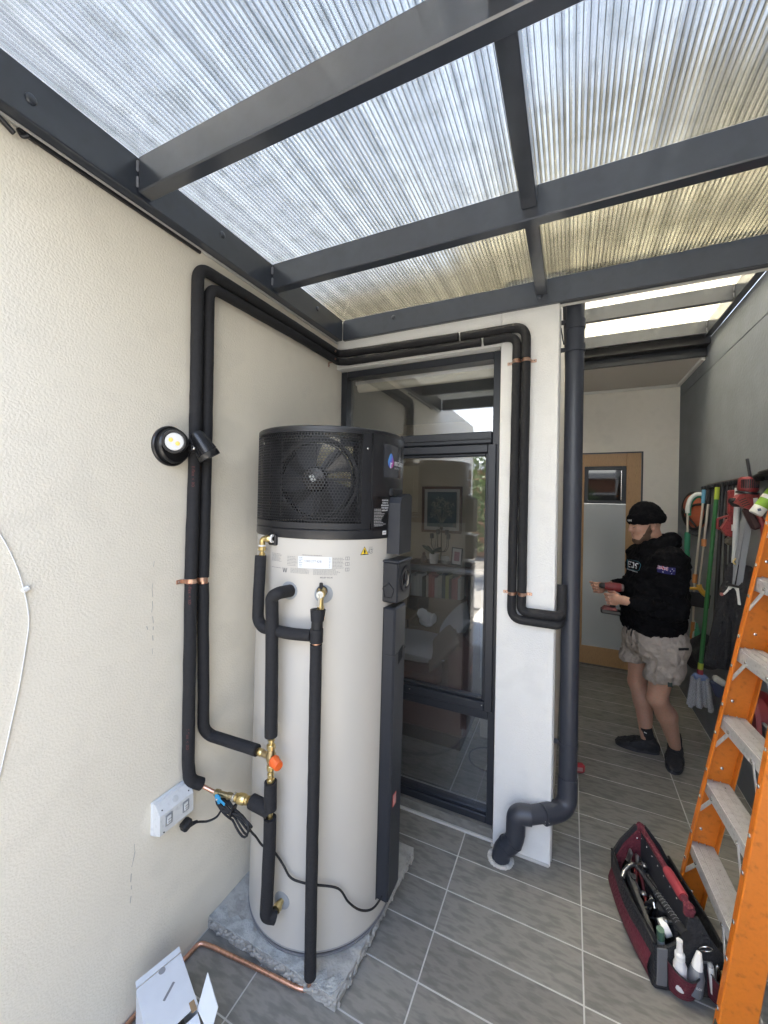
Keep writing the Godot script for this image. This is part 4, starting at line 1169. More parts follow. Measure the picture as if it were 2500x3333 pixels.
	for x in [-0.345, 0.325]: put("side", MB.new().span(Vector3(x, 0.0, -0.16), Vector3(x + 0.022, 1.10, 0.13)), wood, k)
	for y in [0.08, 0.42, 0.745]: put("shelf", MB.new().span(Vector3(-0.323, y, -0.16), Vector3(0.325, y + 0.02, 0.12)), wood, k)
	put("back", MB.new().span(Vector3(-0.345, 0.0, -0.165), Vector3(0.347, 1.1, -0.160)), wood, k)
	var cols := [[0.36, 0.40, 0.42], [0.42, 0.45, 0.46], [0.40, 0.42, 0.42], [0.34, 0.36, 0.38], [0.02, 0.02, 0.02], [0.42, 0.38, 0.32], [0.35, 0.10, 0.09], [0.40, 0.14, 0.13], [0.45, 0.40, 0.36], [0.38, 0.36, 0.30], [0.05, 0.07, 0.08], [0.34, 0.34, 0.12], [0.10, 0.06, 0.05], [0.30, 0.10, 0.10], [0.38, 0.14, 0.12], [0.40, 0.38, 0.36]]
	var names := ["pale grey", "white", "light grey", "slate grey", "black", "cream", "red", "bright red", "ivory", "beige", "dark green", "yellow green", "brown", "wine red", "brick red", "off white"]
	var x := -0.315
	for i in 16:
		var bw := rng.randf_range(0.024, 0.048)
		var bh := rng.randf_range(0.21, 0.27)
		tag(put("book", MB.new().box(Vector3(0, bh / 2.0, 0), Vector3(bw, bh, 0.17), Basis(), 0.002), mat(cols[i], 0.6), null, Vector3(-1.30 + x + bw / 2.0, 0.791, -4.26)), "%s book upright on the bookcase shelf, number %s from the left" % [names[i], ["one", "two", "three", "four", "five", "six", "seven", "eight", "nine", "ten", "eleven", "twelve", "thirteen", "fourteen", "fifteen", "sixteen"][i]], "book", "books in the bookcase")
		x += bw + 0.002
	var pt := thing("plant_pot", "white ribbed pot with a dark orchid on the bookcase", "potted plant", Vector3(-1.345, 1.171, -4.17))
	put("pot", MB.new().lathe([Vector2(0, 0), Vector2(0.04, 0), Vector2(0.046, 0.04), Vector2(0.048, 0.05), Vector2(0.052, 0.105), Vector2(0.046, 0.105), Vector2(0.044, 0.09), Vector2(0, 0.09)], Transform3D(), 20), mat([0.6, 0.6, 0.6], 0.4), pt)
	var lf := mat([0.02, 0.04, 0.018], 0.4)
	for q in [[-0.07, 0.16, 0.5], [0.03, 0.15, -0.5], [-0.03, 0.14, 0.9]]: put("leaf", MB.new().ball(Vector3(q[0], q[1], 0.02), Vector3(0.07, 0.018, 0.03), Basis(Vector3.BACK, -q[2])), lf, pt)
	put("flower_stem", MB.new().tube(smooth([Vector3(0, 0.1, 0), Vector3(0.02, 0.25, 0), Vector3(0.05, 0.4, 0.02), Vector3(0.08, 0.55, 0.02)]), 0.003, 6), lf, pt)
	var cd := thing("candelabra", "dark metal candelabra with four cups before the picture", "candelabra", Vector3(-1.295, 1.171, -4.27))
	var dk := mat([0.03, 0.022, 0.016], 0.5, 0.4)
	put("post", MB.new().lathe([Vector2(0, 0), Vector2(0.05, 0), Vector2(0.045, 0.01), Vector2(0.006, 0.02), Vector2(0.006, 0.36), Vector2(0.02, 0.37), Vector2(0.02, 0.40), Vector2(0, 0.40)], Transform3D(), 16), dk, cd)
	for q in [[-0.095, 0.27, 0.05], [0.095, 0.27, 0.05], [-0.05, 0.31, -0.03], [0.055, 0.31, -0.03]]:
		put("arm", MB.new().tube(smooth([Vector3(0, 0.12, 0), Vector3(q[0] * 0.6, 0.13, q[2] * 0.5), Vector3(q[0], 0.19, q[2]), Vector3(q[0], q[1], q[2])]), 0.005, 6), dk, cd)
		put("cup", MB.new().lathe([Vector2(0, 0), Vector2(0.022, 0.0), Vector2(0.022, 0.055), Vector2(0, 0.055)], Transform3D(Basis(), Vector3(q[0], q[1], q[2])), 12), dk, cd)
	var ph := thing("photo_frame", "small black photo frame with a pink picture leaning on the bookcase", "photo frame", Vector3(-1.095, 1.171, -4.17), "", -0.15)
	ph.rotation.z = -0.06
	put("frame", ring_frame(-0.062, 0.062, 0.0, 0.19, 0.012, -0.008, 0.008), M.black, ph)
	put("mat_board", MB.new().span(Vector3(-0.052, 0.01, -0.006), Vector3(0.052, 0.18, 0.0)), mat([0.6, 0.58, 0.56], 0.8), ph)
	put("picture", MB.new().span(Vector3(-0.030, 0.045, 0.0002), Vector3(0.030, 0.145, 0.0012)), mat([0.28, 0.10, 0.15], 0.6), ph)
	tag(put("figurine", MB.new().lathe([Vector2(0, 0), Vector2(0.03, 0.0), Vector2(0.035, 0.03), Vector2(0.028, 0.06), Vector2(0.018, 0.08), Vector2(0.02, 0.10), Vector2(0, 0.115)], Transform3D(), 14), mat([0.12, 0.06, 0.03], 0.5), null, Vector3(-1.47, 1.171, -4.2)), "small brown figurine left of the white plant pot", "figurine")
	tag(put("glass_bowl", MB.new().lathe([Vector2(0, 0), Vector2(0.03, 0.0), Vector2(0.05, 0.04), Vector2(0.046, 0.085), Vector2(0.044, 0.085), Vector2(0.047, 0.04), Vector2(0.028, 0.004), Vector2(0, 0.004)], Transform3D(), 18), pane(0.2), null, Vector3(-1.225, 1.171, -4.2)), "clear round glass bowl between the pot and the photo frame", "bowl")
	# picture: a plain study of pale stems on a teal ground
	var fr := thing("framed_picture", "wood framed picture of pale stems on teal above the bookcase", "picture", Vector3(-1.347, 1.755, -4.448))
	put("frame", ring_frame(-0.24, 0.24, -0.268, 0.268, 0.030, 0.0, 0.022), mat([0.10, 0.04, 0.02], 0.4), fr)
	put("mount", MB.new().span(Vector3(-0.212, -0.24, 0.001), Vector3(0.212, 0.24, 0.008)), mat([0.42, 0.42, 0.40], 0.8), fr)
	put("ground", MB.new().span(Vector3(-0.175, -0.20, 0.0085), Vector3(0.175, 0.205, 0.010)), mat([0.022, 0.065, 0.085], 0.7), fr)
	var stm := MB.new()
	for i in 46:
		var a := rng.randf_range(-1.0, 1.0)
		var e := Vector3(a * 0.125 + rng.randfn() * 0.012, 0.15 - absf(a) * 0.10 - rng.randf() * 0.16, 0.0125)
		stm.bar(Vector3(a * 0.02, -0.15, 0.0118), e, 0.0016, 0.001, Vector3.BACK)
		for j in 5: stm.box(e + Vector3(rng.randfn() * 0.012, rng.randfn() * 0.012, 0), Vector3(rng.randf_range(0.008, 0.02), rng.randf_range(0.004, 0.009), 0.001), Basis(Vector3.BACK, rng.randf() * 3.0))
	kind(put("pale_stems", stm, mat([0.26, 0.27, 0.24], 0.7), fr), "stuff")
	# chest of drawers at the right edge
	var dw := thing("chest_of_drawers", "pale chest of narrow drawers at the right edge of the room", "drawers", Vector3(-0.47, 0.026, -3.30))
	put("carcass", MB.new().span(Vector3(-0.14, 0.0, -0.2), Vector3(0.15, 1.18, 0.18), 0.005), mat([0.34, 0.33, 0.30], 0.6), dw)
	for i in 5:
		var d := put("drawer", MB.new().span(Vector3(-0.152, 0.45 + 0.14 * i, -0.18), Vector3(-0.141, 0.58 + 0.14 * i, 0.16), 0.003), mat([0.38, 0.37, 0.34], 0.6), dw)
		put("knob", MB.new().ball(Vector3(-0.16, 0.515 + 0.14 * i, 0.0), Vector3.ONE * 0.013), M.black, d)
	var cd2 := put("floor_cable", MB.new().tube(smooth(ring_points(Vector3(-0.50, 0.036, -2.86), Basis(Vector3.RIGHT, Vector3.BACK, Vector3.UP), 0.13, 14)), 0.005, 6), M.rubber)
	tag(cd2, "thin black cable coiled on the room floor", "cable")

func cushion(s: Vector3) -> MB:
	var m := MB.new()
	var k := 12
	for side in [1.0, -1.0]:
		var P := []
		var N := []
		for i in k + 1:
			for j in k + 1:
				var a := 2.0 * i / k - 1.0
				var b := 2.0 * j / k - 1.0
				var h := pow(maxf(0.0, (1.0 - a * a) * (1.0 - b * b)), 0.42)
				P.append(Vector3(b * s.x / 2.0 * (1.0 - 0.07 * (1.0 - a * a)), side * h * s.y / 2.0, a * side * s.z / 2.0 * (1.0 - 0.07 * (1.0 - b * b))))
				N.append(Vector3(b * 0.5 * absf(b), side * (0.25 + h), a * side * 0.5 * absf(a)).normalized())
		m.grid(P, N, k + 1, k + 1)
	return m

func make_entry_door() -> void:
	var t := thing("timber_door", "timber framed door with a grey panel and small dark louvre window", "door", Vector3(0, 0, -5.15))
	var wood := own(mat([0.50, 0.30, 0.14], 0.45), Vector3(9.0, 1.2, 9.0), noise("oak", 0.02, 4, [[0.0, 0.7], [0.5, 1.0], [1.0, 0.82]], 512))
	put("frame", MB.new().span(Vector3(0.700, -0.01, -0.10), Vector3(0.714, 2.435, 0.012)), M.frame, t)
	put("frame", MB.new().span(Vector3(-0.01, 2.424, -0.10), Vector3(0.700, 2.435, 0.012)), M.frame, t)
	put("stile", MB.new().span(Vector3(0.560, 0.004, -0.05), Vector3(0.698, 2.422, -0.002), 0.003), wood, t)
	put("stile", MB.new().span(Vector3(0.0, 0.004, -0.05), Vector3(0.142, 2.422, -0.002), 0.003), wood, t)
	put("rail", MB.new().span(Vector3(0.1425, 2.280, -0.049), Vector3(0.5595, 2.421, -0.003), 0.003), wood, t)
	put("rail", MB.new().span(Vector3(0.1425, 0.004, -0.049), Vector3(0.5595, 0.212, -0.003), 0.003), wood, t)
	put("panel", MB.new().span(Vector3(0.1425, 0.212, -0.04), Vector3(0.5595, 1.852, -0.014)), mat([0.50, 0.53, 0.54], 0.28), t)
	put("panel_edge", MB.new().span(Vector3(0.536, 0.24, -0.0138), Vector3(0.540, 1.83, -0.0128)), M.seal, t)
	var w := put("louvre_frame", ring_frame(0.1425, 0.5595, 1.853, 2.279, 0.040, -0.045, 0.003), M.frame, t)
	put("window_pane", MB.new().span(Vector3(0.182, 1.893, -0.026), Vector3(0.520, 2.240, -0.020)), mat([0.02, 0.022, 0.022], 0.03), w)
	put("louvre_clip", MB.new().span(Vector3(0.508, 1.90, -0.018), Vector3(0.516, 2.23, -0.004), 0.001), M.chrome, w)
	put("threshold", MB.new().span(Vector3(-0.01, 0.0, -0.06), Vector3(0.71, 0.012, 0.02), 0.002), mat([0.12, 0.11, 0.1], 0.6), t)

# ---------------------------------------------------------------- things fixed to the walls
func make_lamp() -> void:
	var t := thing("floodlight", "black twin head floodlight on the cream wall beside the lagged pipes", "floodlight", Vector3(-1.386, 2.05, -1.022))
	var b := mat([0.012, 0.012, 0.013], 0.3)
	put("base", MB.new().lathe([Vector2(0, 0.0), Vector2(0.076, 0.0), Vector2(0.076, 0.008), Vector2(0.072, 0.012), Vector2(0.066, 0.012), Vector2(0.066, 0.030), Vector2(0.060, 0.036), Vector2(0, 0.036)], turned(Vector3.ZERO, Vector3.RIGHT), 36), b, t)
	put("knuckle", MB.new().box(Vector3(0.060, -0.004, -0.052), Vector3(0.03, 0.03, 0.03), Basis(), 0.006), b, t)
	put("knuckle_screw", MB.new().ball(Vector3(0.082, -0.006, -0.040), Vector3.ONE * 0.0075), M.chrome, t)
	lamp_head(t, Vector3(0.070, 0.010, 0.020), Vector3(0.62, -0.10, 0.78), true, b)
	lamp_head(t, Vector3(0.088, 0.006, -0.078), Vector3(0.30, -0.86, -0.40), false, b)

func lamp_head(t: Node3D, c: Vector3, d: Vector3, lens: bool, b: Material) -> void:
	var f := turned(c, d)
	var h := put("lamp_head", MB.new().lathe([Vector2(0, -0.062), Vector2(0.020, -0.060), Vector2(0.026, -0.050), Vector2(0.036, 0.025), Vector2(0.041, 0.027), Vector2(0.042, 0.046), Vector2(0.040, 0.050), Vector2(0.035, 0.050), Vector2(0.033, 0.044), Vector2(0.0, 0.043)], f, 32), b, t)
	for k in 16:
		var a := TAU * k / 16.0
		var fin := MB.new()
		var x := Vector3(cos(a), 0, sin(a))
		fin.bar(f * (x * 0.025 + Vector3.UP * -0.045), f * (x * 0.0385 + Vector3.UP * 0.024), 0.0022, 0.005, f.basis * Vector3(-sin(a), 0, cos(a)))
		put("fin", fin, b, h)
	put("lens", MB.new().lathe([Vector2(0.0325, 0.0435), Vector2(0.030, 0.0465), Vector2(0.0, 0.0475)], f, 28), mat([0.62, 0.62, 0.60], 0.18) if lens else M.black, h)
	if lens:
		for q in [-0.012, 0.012]: put("light_chip", MB.new().ball(f * Vector3(q * 0.9, 0.0462, q * 0.5), Vector3(0.0085, 0.0028, 0.0085), f.basis), mat([0.80, 0.58, 0.12], 0.4), h)

func make_outlet() -> void:
	var t := thing("power_outlet", "white weatherproof double power outlet on the lower cream wall", "power outlet", Vector3(-1.386, 0.665, -1.036))
	t.scale = Vector3(0.86, 0.80, 0.80)
	var w := world(mat([0.66, 0.67, 0.66], 0.4), 6.0, noise("grime", 0.02, 5, [[0.0, 0.75], [0.30, 0.95], [0.42, 1.0], [1.0, 1.0]], 256))
	var f := Transform3D(Basis(Vector3(0, 0, -1), Vector3(0, 1, 0), Vector3(1, 0, 0)), Vector3.ZERO)
	put("body", MB.new().prism(PackedVector2Array([Vector2(0.0, -0.072), Vector2(0.022, -0.072), Vector2(0.062, -0.058), Vector2(0.060, 0.030), Vector2(0.030, 0.074), Vector2(0.0, 0.074)]), 0.176, Transform3D(Basis(), Vector3.ZERO)), w, t)
	put("back_plate", MB.new().span(Vector3(0.0005, -0.077, -0.092), Vector3(0.016, 0.079, 0.092), 0.006), w, t)
	for z in [0.044, -0.046]:
		var s := put("switch_surround", MB.new().box(Vector3(0.0615, -0.008, z), Vector3(0.004, 0.052, 0.036), Basis(), 0.006), mat([0.25, 0.26, 0.27], 0.5), t)
		put("rocker", MB.new().box(Vector3(0.0635, -0.008, z), Vector3(0.006, 0.036, 0.022), Basis(Vector3.BACK, 0.08), 0.003), mat([0.62, 0.63, 0.62], 0.4), s)
		for y in [-0.012, 0.0]: put("rocker_line", MB.new().box(Vector3(0.0668, -0.004 + y, z), Vector3(0.001, 0.0025, 0.018)), mat([0.2, 0.2, 0.2], 0.5), s)
	put("round_plug", MB.new().lathe([Vector2(0, 0), Vector2(0.014, 0), Vector2(0.014, 0.002), Vector2(0, 0.0025)], turned(Vector3(0.046, 0.052, 0.0), Vector3(0.83, 0.56, 0)), 24), mat([0.55, 0.56, 0.55], 0.5), t)
	for q in [Vector3(0.05, 0.046, 0.07), Vector3(0.05, 0.046, -0.07), Vector3(0.064, -0.05, 0.07)]: put("screw", MB.new().ball(q, Vector3.ONE * 0.003), M.black, t)

func make_cable() -> void:
	var t := thing("power_cable", "black power cable coiled under the inlet valve and across the tank", "cable")
	put("plug", MB.new().box(Vector3(-1.345, 0.572, -1.085), Vector3(0.036, 0.034, 0.040), Basis(Vector3.RIGHT, 0.3), 0.007), M.rubber, t)
	put("plug_neck", MB.new().tube([Vector3(-1.340, 0.562, -1.10), Vector3(-1.336, 0.556, -1.128)], 0.007, 10, true, [0.009, 0.0055]), M.rubber, t)
	var p := [Vector3(-1.340, 0.562, -1.10), Vector3(-1.338, 0.548, -1.135), Vector3(-1.325, 0.530, -1.170), Vector3(-1.300, 0.540, -1.195), Vector3(-1.272, 0.588, -1.20)]
	put("cord", MB.new().tube(smooth(p, 8), 0.0042, 10), M.rubber, t)
	# the hank
	for k in 4:
		var a := 0.006 * k
		var q := []
		for i in 25:
			var s := TAU * i / 24.0
			var u := cos(s)
			var lobe := 0.020 + 0.006 * k
			q.append(Vector3(-1.198 + u * (0.092 - a * 0.5), 0.604 - u * 0.030 + sin(s) * lobe * (0.35 + absf(u)) - a, -1.188 + 0.007 * sin(s * 2.0 + k) + 0.003 * k))
		put("loop", MB.new().tube(q, 0.0042, 8, false), M.rubber, t)
	put("cable_tie", MB.new().box(Vector3(-1.200, 0.608, -1.184), Vector3(0.008, 0.052, 0.030), Basis(Vector3.BACK, -0.3), 0.002), M.black, t)
	var r := [Vector3(-1.13, 0.575, -1.19), Vector3(-1.140, 0.52, -1.22), Vector3(-1.150, 0.46, -1.262), Vector3(-1.106, 0.452, -1.250), Vector3(-1.04, 0.462, -1.240), Vector3(-1.0, 0.422, -1.247), Vector3(-0.965, 0.380, -1.252), Vector3(-0.917, 0.368, -1.266), Vector3(-0.867, 0.361, -1.288), Vector3(-0.800, 0.332, -1.338), Vector3(-0.770, 0.262, -1.370), Vector3(-0.738, 0.203, -1.415), Vector3(-0.709, 0.174, -1.470), Vector3(-0.692, 0.185, -1.535)]
	put("cord", MB.new().tube(smooth(r, 6), 0.0042, 10), M.rubber, t)

func make_thin_wire() -> void:
	var t := thing("thin_wire", "thin white wire hanging down the left part of the cream wall", "wire")
	var p := [Vector3(-1.382, 1.83, -0.48), Vector3(-1.382, 1.753, -0.524), Vector3(-1.382, 1.681, -0.554), Vector3(-1.381, 1.60, -0.576), Vector3(-1.381, 1.506, -0.590), Vector3(-1.382, 1.42, -0.583), Vector3(-1.382, 1.333, -0.572), Vector3(-1.382, 1.226, -0.554), Vector3(-1.382, 1.10, -0.531), Vector3(-1.382, 0.95, -0.50), Vector3(-1.382, 0.7, -0.47)]
	put("wire", MB.new().tube(smooth(p, 8), 0.0018, 6), M.white, t)
	put("adhesive_clip", MB.new().box(Vector3(-1.380, 1.592, -0.582), Vector3(0.010, 0.014, 0.020), Basis(Vector3.RIGHT, 0.5), 0.003), M.white, t)
	var b := thing("wall_bracket", "small black bracket under the wall beam at the upper left", "bracket", Vector3(-1.386, 2.85, -0.52))
	put("arm", MB.new().bar(Vector3(0.012, 0.012, 0.04), Vector3(0.016, -0.022, -0.02), 0.014, 0.01, Vector3.RIGHT, 0.002), M.black, b)
	put("rail", MB.new().span(Vector3(0.002, -0.004, -0.62), Vector3(0.014, 0.008, -0.03), 0.002), M.black, b)
	put("hook", MB.new().tube(smooth([Vector3(0.01, 0.0, -0.03), Vector3(0.02, -0.018, -0.035), Vector3(0.03, -0.012, -0.045)]), 0.005, 8), M.black, b)

func make_downpipe() -> void:
	var t := thing("downpipe", "dark grey round downpipe with a stepped foot in front of the pier", "downpipe")
	var c: Material = M.pvc
	var r := 0.0445
	put("pipe", MB.new().tube([Vector3(0.010, 0.40, -2.27), Vector3(0.007, 2.99, -2.272)], r, 28), c, t)
	for q in [[2.752, 2.80, 0.004], [2.635, 2.672, 0.005], [0.60, 0.625, 0.003]]:
		put("pipe_collar", MB.new().lathe([Vector2(r, q[0]), Vector2(r + q[2], q[0] + 0.001), Vector2(r + q[2], q[1] - 0.001), Vector2(r, q[1])], Transform3D(Basis(), Vector3(0.0085, 0, -2.271)), 28), c, t)
	put("elbow", MB.new().tube(bend([Vector3(0.010, 0.44, -2.27), Vector3(0.011, 0.288, -2.255), Vector3(-0.10, 0.285, -2.158)], 0.085, 10), r + 0.004, 28), c, t)
	put("offset_pipe", MB.new().tube([Vector3(-0.055, 0.2865, -2.198), Vector3(-0.185, 0.278, -2.118)], r - 0.002, 28), c, t)
	put("elbow", MB.new().tube(bend([Vector3(-0.155, 0.281, -2.132), Vector3(-0.224, 0.276, -2.118), Vector3(-0.226, 0.175, -2.120)], 0.06, 10), r + 0.003, 28), c, t)
	put("lower_elbow", MB.new().tube(bend([Vector3(-0.226, 0.21, -2.120), Vector3(-0.228, 0.135, -2.122), Vector3(-0.292, 0.055, -2.132), Vector3(-0.300, -0.002, -2.134)], 0.05, 8), r + 0.001, 28), c, t)
	for q in [[Vector3(-0.235, 0.132, -2.123), Vector3(-0.6, -0.75, -0.1)], [Vector3(-0.268, 0.088, -2.129), Vector3(-0.6, -0.78, -0.1)]]:
		put("pipe_collar", MB.new().lathe([Vector2(r, -0.006), Vector2(r + 0.004, -0.004), Vector2(r + 0.004, 0.004), Vector2(r, 0.006)], turned(q[0], q[1]), 28), c, t)
	var spk := MB.new()
	var rng := RandomNumberGenerator.new()
	rng.seed = 31
	for k in 16: spk.ball(Vector3(-0.06 - 0.09 * rng.randf(), 0.262 + rng.randf_range(0.0, 0.03), -2.150 + 0.04 * rng.randf()), Vector3.ONE * rng.randf_range(0.001, 0.0022), Basis(), 6)
	kind(put("paint_specks", spk, M.white, t), "stuff")
	var mo := MB.new()
	for k in 26:
		var a := TAU * k / 26.0
		mo.ball(Vector3(-0.300 + cos(a) * 0.054, 0.003, -2.134 + sin(a) * 0.052), Vector3(0.016, rng.randf_range(0.006, 0.011), 0.013), Basis(Vector3.UP, rng.randf() * 3.0), 8)
	put("mortar_ring", mo, M.seal, t)
	var st := mat([0.03, 0.032, 0.04], 0.35)
	for y in [2.795, 2.652, 0.615]:
		put("pipe_clip", MB.new().box(Vector3(-0.048, y, -2.262), Vector3(0.03, 0.022, 0.012), Basis(), 0.002), st, t)
	put("clip_screw", MB.new().box(Vector3(-0.052, 2.72, -2.25), Vector3(0.006, 0.09, 0.006), Basis(Vector3.BACK, 0.15), 0.002), st, t)
	var cs := put("cover_strip", MB.new().span(Vector3(-0.0635, 0.0, -2.30), Vector3(-0.0585, 2.86, -2.235)), mat([0.50, 0.49, 0.47], 0.6))
	tag(cs, "pale grey cover strip down the corner of the pier behind the downpipe", "strip")

# ---------------------------------------------------------------- rounded bodies: distance fields meshed as surface nets
class Field:
	var lo := Vector3.ZERO
	var cell := 0.012
	var n := Vector3i.ZERO
	var d := PackedFloat32Array()

	func setup(a: Vector3, b: Vector3, c: float) -> Field:
		lo = a; cell = c
		n = Vector3i(((b - a) / c).ceil()) + Vector3i.ONE
		d.resize(n.x * n.y * n.z)
		d.fill(1.0)
		return self

	func bone(a: Vector3, b: Vector3, ra: float, rb: float, k := 0.03, flat := Vector3.ONE) -> Field:
		var pad := maxf(ra, rb) * maxf(flat.x, maxf(flat.y, flat.z)) + k + cell * 2.5
		var mn := Vector3i(((Vector3(minf(a.x, b.x), minf(a.y, b.y), minf(a.z, b.z)) - Vector3.ONE * pad - lo) / cell).floor()).clamp(Vector3i.ZERO, n - Vector3i.ONE)
		var mx := Vector3i(((Vector3(maxf(a.x, b.x), maxf(a.y, b.y), maxf(a.z, b.z)) + Vector3.ONE * pad - lo) / cell).ceil()).clamp(Vector3i.ZERO, n - Vector3i.ONE)
		var ab := b - a
		var l2 := maxf(ab.length_squared(), 1e-9)
		for z in range(mn.z, mx.z + 1):
			for y in range(mn.y, mx.y + 1):
				var o := (z * n.y + y) * n.x
				for x in range(mn.x, mx.x + 1):
					var p := lo + Vector3(x, y, z) * cell
					var t := clampf((p - a).dot(ab) / l2, 0.0, 1.0)
					var v := ((p - a - ab * t) / flat).length() - lerpf(ra, rb, t)
					var e := d[o + x]
					var h := maxf(k - absf(e - v), 0.0) / k
					d[o + x] = minf(e, v) - h * h * k * 0.25
		return self

	func egg(c: Vector3, r: Vector3, k := 0.03, b := Basis(), cut := false) -> Field:
		var inv := b.transposed()
		var pad := maxf(r.x, maxf(r.y, r.z)) + k + cell * 2.5
		var mn := Vector3i(((c - Vector3.ONE * pad - lo) / cell).floor()).clamp(Vector3i.ZERO, n - Vector3i.ONE)
		var mx := Vector3i(((c + Vector3.ONE * pad - lo) / cell).ceil()).clamp(Vector3i.ZERO, n - Vector3i.ONE)
		for z in range(mn.z, mx.z + 1):
			for y in range(mn.y, mx.y + 1):
				var o := (z * n.y + y) * n.x
				for x in range(mn.x, mx.x + 1):
					var p := inv * (lo + Vector3(x, y, z) * cell - c)
					var k0 := (p / r).length()
					var k1 := (p / (r * r)).length()
					var v := k0 * (k0 - 1.0) / maxf(k1, 1e-6) if k0 > 1e-4 else -minf(r.x, minf(r.y, r.z))
					var e := d[o + x]
					if cut:
						var q := -v
						var h := maxf(k - absf(e - q), 0.0) / k
						d[o + x] = maxf(e, q) + h * h * k * 0.25
					else:
						var h := maxf(k - absf(e - v), 0.0) / k
						d[o + x] = minf(e, v) - h * h * k * 0.25
		return self

	func rough(freq: float, amp: float, sd: int, squash := Vector3.ONE) -> Field:  # cloth folds
		var f := FastNoiseLite.new()
		f.seed = sd; f.frequency = freq; f.fractal_octaves = 3
		for z in n.z:
			for y in n.y:
				var o := (z * n.y + y) * n.x
				for x in n.x:
					if absf(d[o + x]) < 0.04: d[o + x] += amp * f.get_noise_3dv((lo + Vector3(x, y, z) * cell) * squash)
		return self

	func trim(pt: Vector3, nn: Vector3, reach := 9.0) -> Field:  # cuts away what lies on nn's side of a plane, within reach of pt
		for z in n.z:
			for y in n.y:
				var o := (z * n.y + y) * n.x
				for x in n.x:
					var p := lo + Vector3(x, y, z) * cell - pt
					if reach > 5.0 or p.length() < reach: d[o + x] = maxf(d[o + x], p.dot(nn))
		return self

	func at(p: Vector3) -> float:
		var q := (p - lo) / cell
		var i := Vector3i(q.floor())
		if i.x < 0 or i.y < 0 or i.z < 0 or i.x >= n.x - 1 or i.y >= n.y - 1 or i.z >= n.z - 1: return 1.0
		var f := q - Vector3(i)
		var o := (i.z * n.y + i.y) * n.x + i.x
		var s := n.x
		var w := n.x * n.y
		var c00 := lerpf(d[o], d[o + 1], f.x)
		var c10 := lerpf(d[o + s], d[o + s + 1], f.x)
		var c01 := lerpf(d[o + w], d[o + w + 1], f.x)
		var c11 := lerpf(d[o + w + s], d[o + w + s + 1], f.x)
		return lerpf(lerpf(c00, c10, f.y), lerpf(c01, c11, f.y), f.z)

	func onto(p: Vector3, dir: Vector3, lift := 0.002) -> Array:  # from p along dir to the surface: [point, normal]
		var q := p
		for k in 60:
			var v := at(q)
			if v < 0.0005: break
			q += dir * clampf(v * 0.8, 0.0008, 0.02)
		var e := cell * 0.7
		var g := Vector3(at(q + Vector3(e, 0, 0)) - at(q - Vector3(e, 0, 0)), at(q + Vector3(0, e, 0)) - at(q - Vector3(0, e, 0)), at(q + Vector3(0, 0, e)) - at(q - Vector3(0, 0, e))).normalized()
		return [q + g * lift, g]

	func mesh_into(m: MB, xf := Transform3D()) -> MB:
		var ids := PackedInt32Array()
		ids.resize(n.x * n.y * n.z)
		ids.fill(-1)
		var P := []
		var N := []
		var s := n.x
		var w := n.x * n.y
		var off := [0, 1, s, s + 1, w, w + 1, w + s, w + s + 1]
		var pos := [Vector3(0, 0, 0), Vector3(1, 0, 0), Vector3(0, 1, 0), Vector3(1, 1, 0), Vector3(0, 0, 1), Vector3(1, 0, 1), Vector3(0, 1, 1), Vector3(1, 1, 1)]
		var edges := [[0, 1], [2, 3], [4, 5], [6, 7], [0, 2], [1, 3], [4, 6], [5, 7], [0, 4], [1, 5], [2, 6], [3, 7]]
		for z in n.z - 1:
			for y in n.y - 1:
				var o := (z * n.y + y) * n.x
				for x in n.x - 1:
					var i := o + x
					if absf(d[i]) > cell * 3.0: continue
					var c := 0
					for k in 8:
						if d[i + off[k]] < 0.0: c += 1
					if c == 0 or c == 8: continue
					var sum := Vector3.ZERO
					var cnt := 0
					for e in edges:
						var va: float = d[i + off[e[0]]]
						var vb: float = d[i + off[e[1]]]
						if (va < 0.0) != (vb < 0.0):
							sum += pos[e[0]].lerp(pos[e[1]], va / (va - vb))
							cnt += 1
					var g := Vector3(d[i + 1] + d[i + s + 1] + d[i + w + 1] + d[i + w + s + 1] - d[i] - d[i + s] - d[i + w] - d[i + w + s], d[i + s] + d[i + s + 1] + d[i + w + s] + d[i + w + s + 1] - d[i] - d[i + 1] - d[i + w] - d[i + w + 1], d[i + w] + d[i + w + 1] + d[i + w + s] + d[i + w + s + 1] - d[i] - d[i + 1] - d[i + s] - d[i + s + 1])
					ids[i] = P.size()
					P.append(xf * (lo + (Vector3(x, y, z) + sum / cnt) * cell))
					N.append((xf.basis * g).normalized())
		for z in range(1, n.z - 1):
			for y in range(1, n.y - 1):
				var o := (z * n.y + y) * n.x
				for x in range(1, n.x - 1):
					var i := o + x
					if absf(d[i]) > cell * 2.0: continue
					var a := d[i] < 0.0
					for ax in 3:
						var st: int = [1, s, w][ax]
						if a == (d[i + st] < 0.0): continue
						var u: int = [s, w, 1][ax]
						var v: int = [w, 1, s][ax]
						var q := [ids[i - u - v], ids[i - v], ids[i], ids[i - u]]
						if q.min() < 0: continue
						var gn: Vector3 = (P[q[2]] - P[q[0]]).cross(P[q[3]] - P[q[1]])
						var order := [0, 2, 1, 0, 3, 2] if gn.dot(N[q[0]] + N[q[2]]) > 0.0 else [0, 1, 2, 0, 2, 3]
						for k in order: m.vert(P[q[k]], N[q[k]], Vector2(P[q[k]].x + P[q[k]].z, P[q[k]].y))
		return m

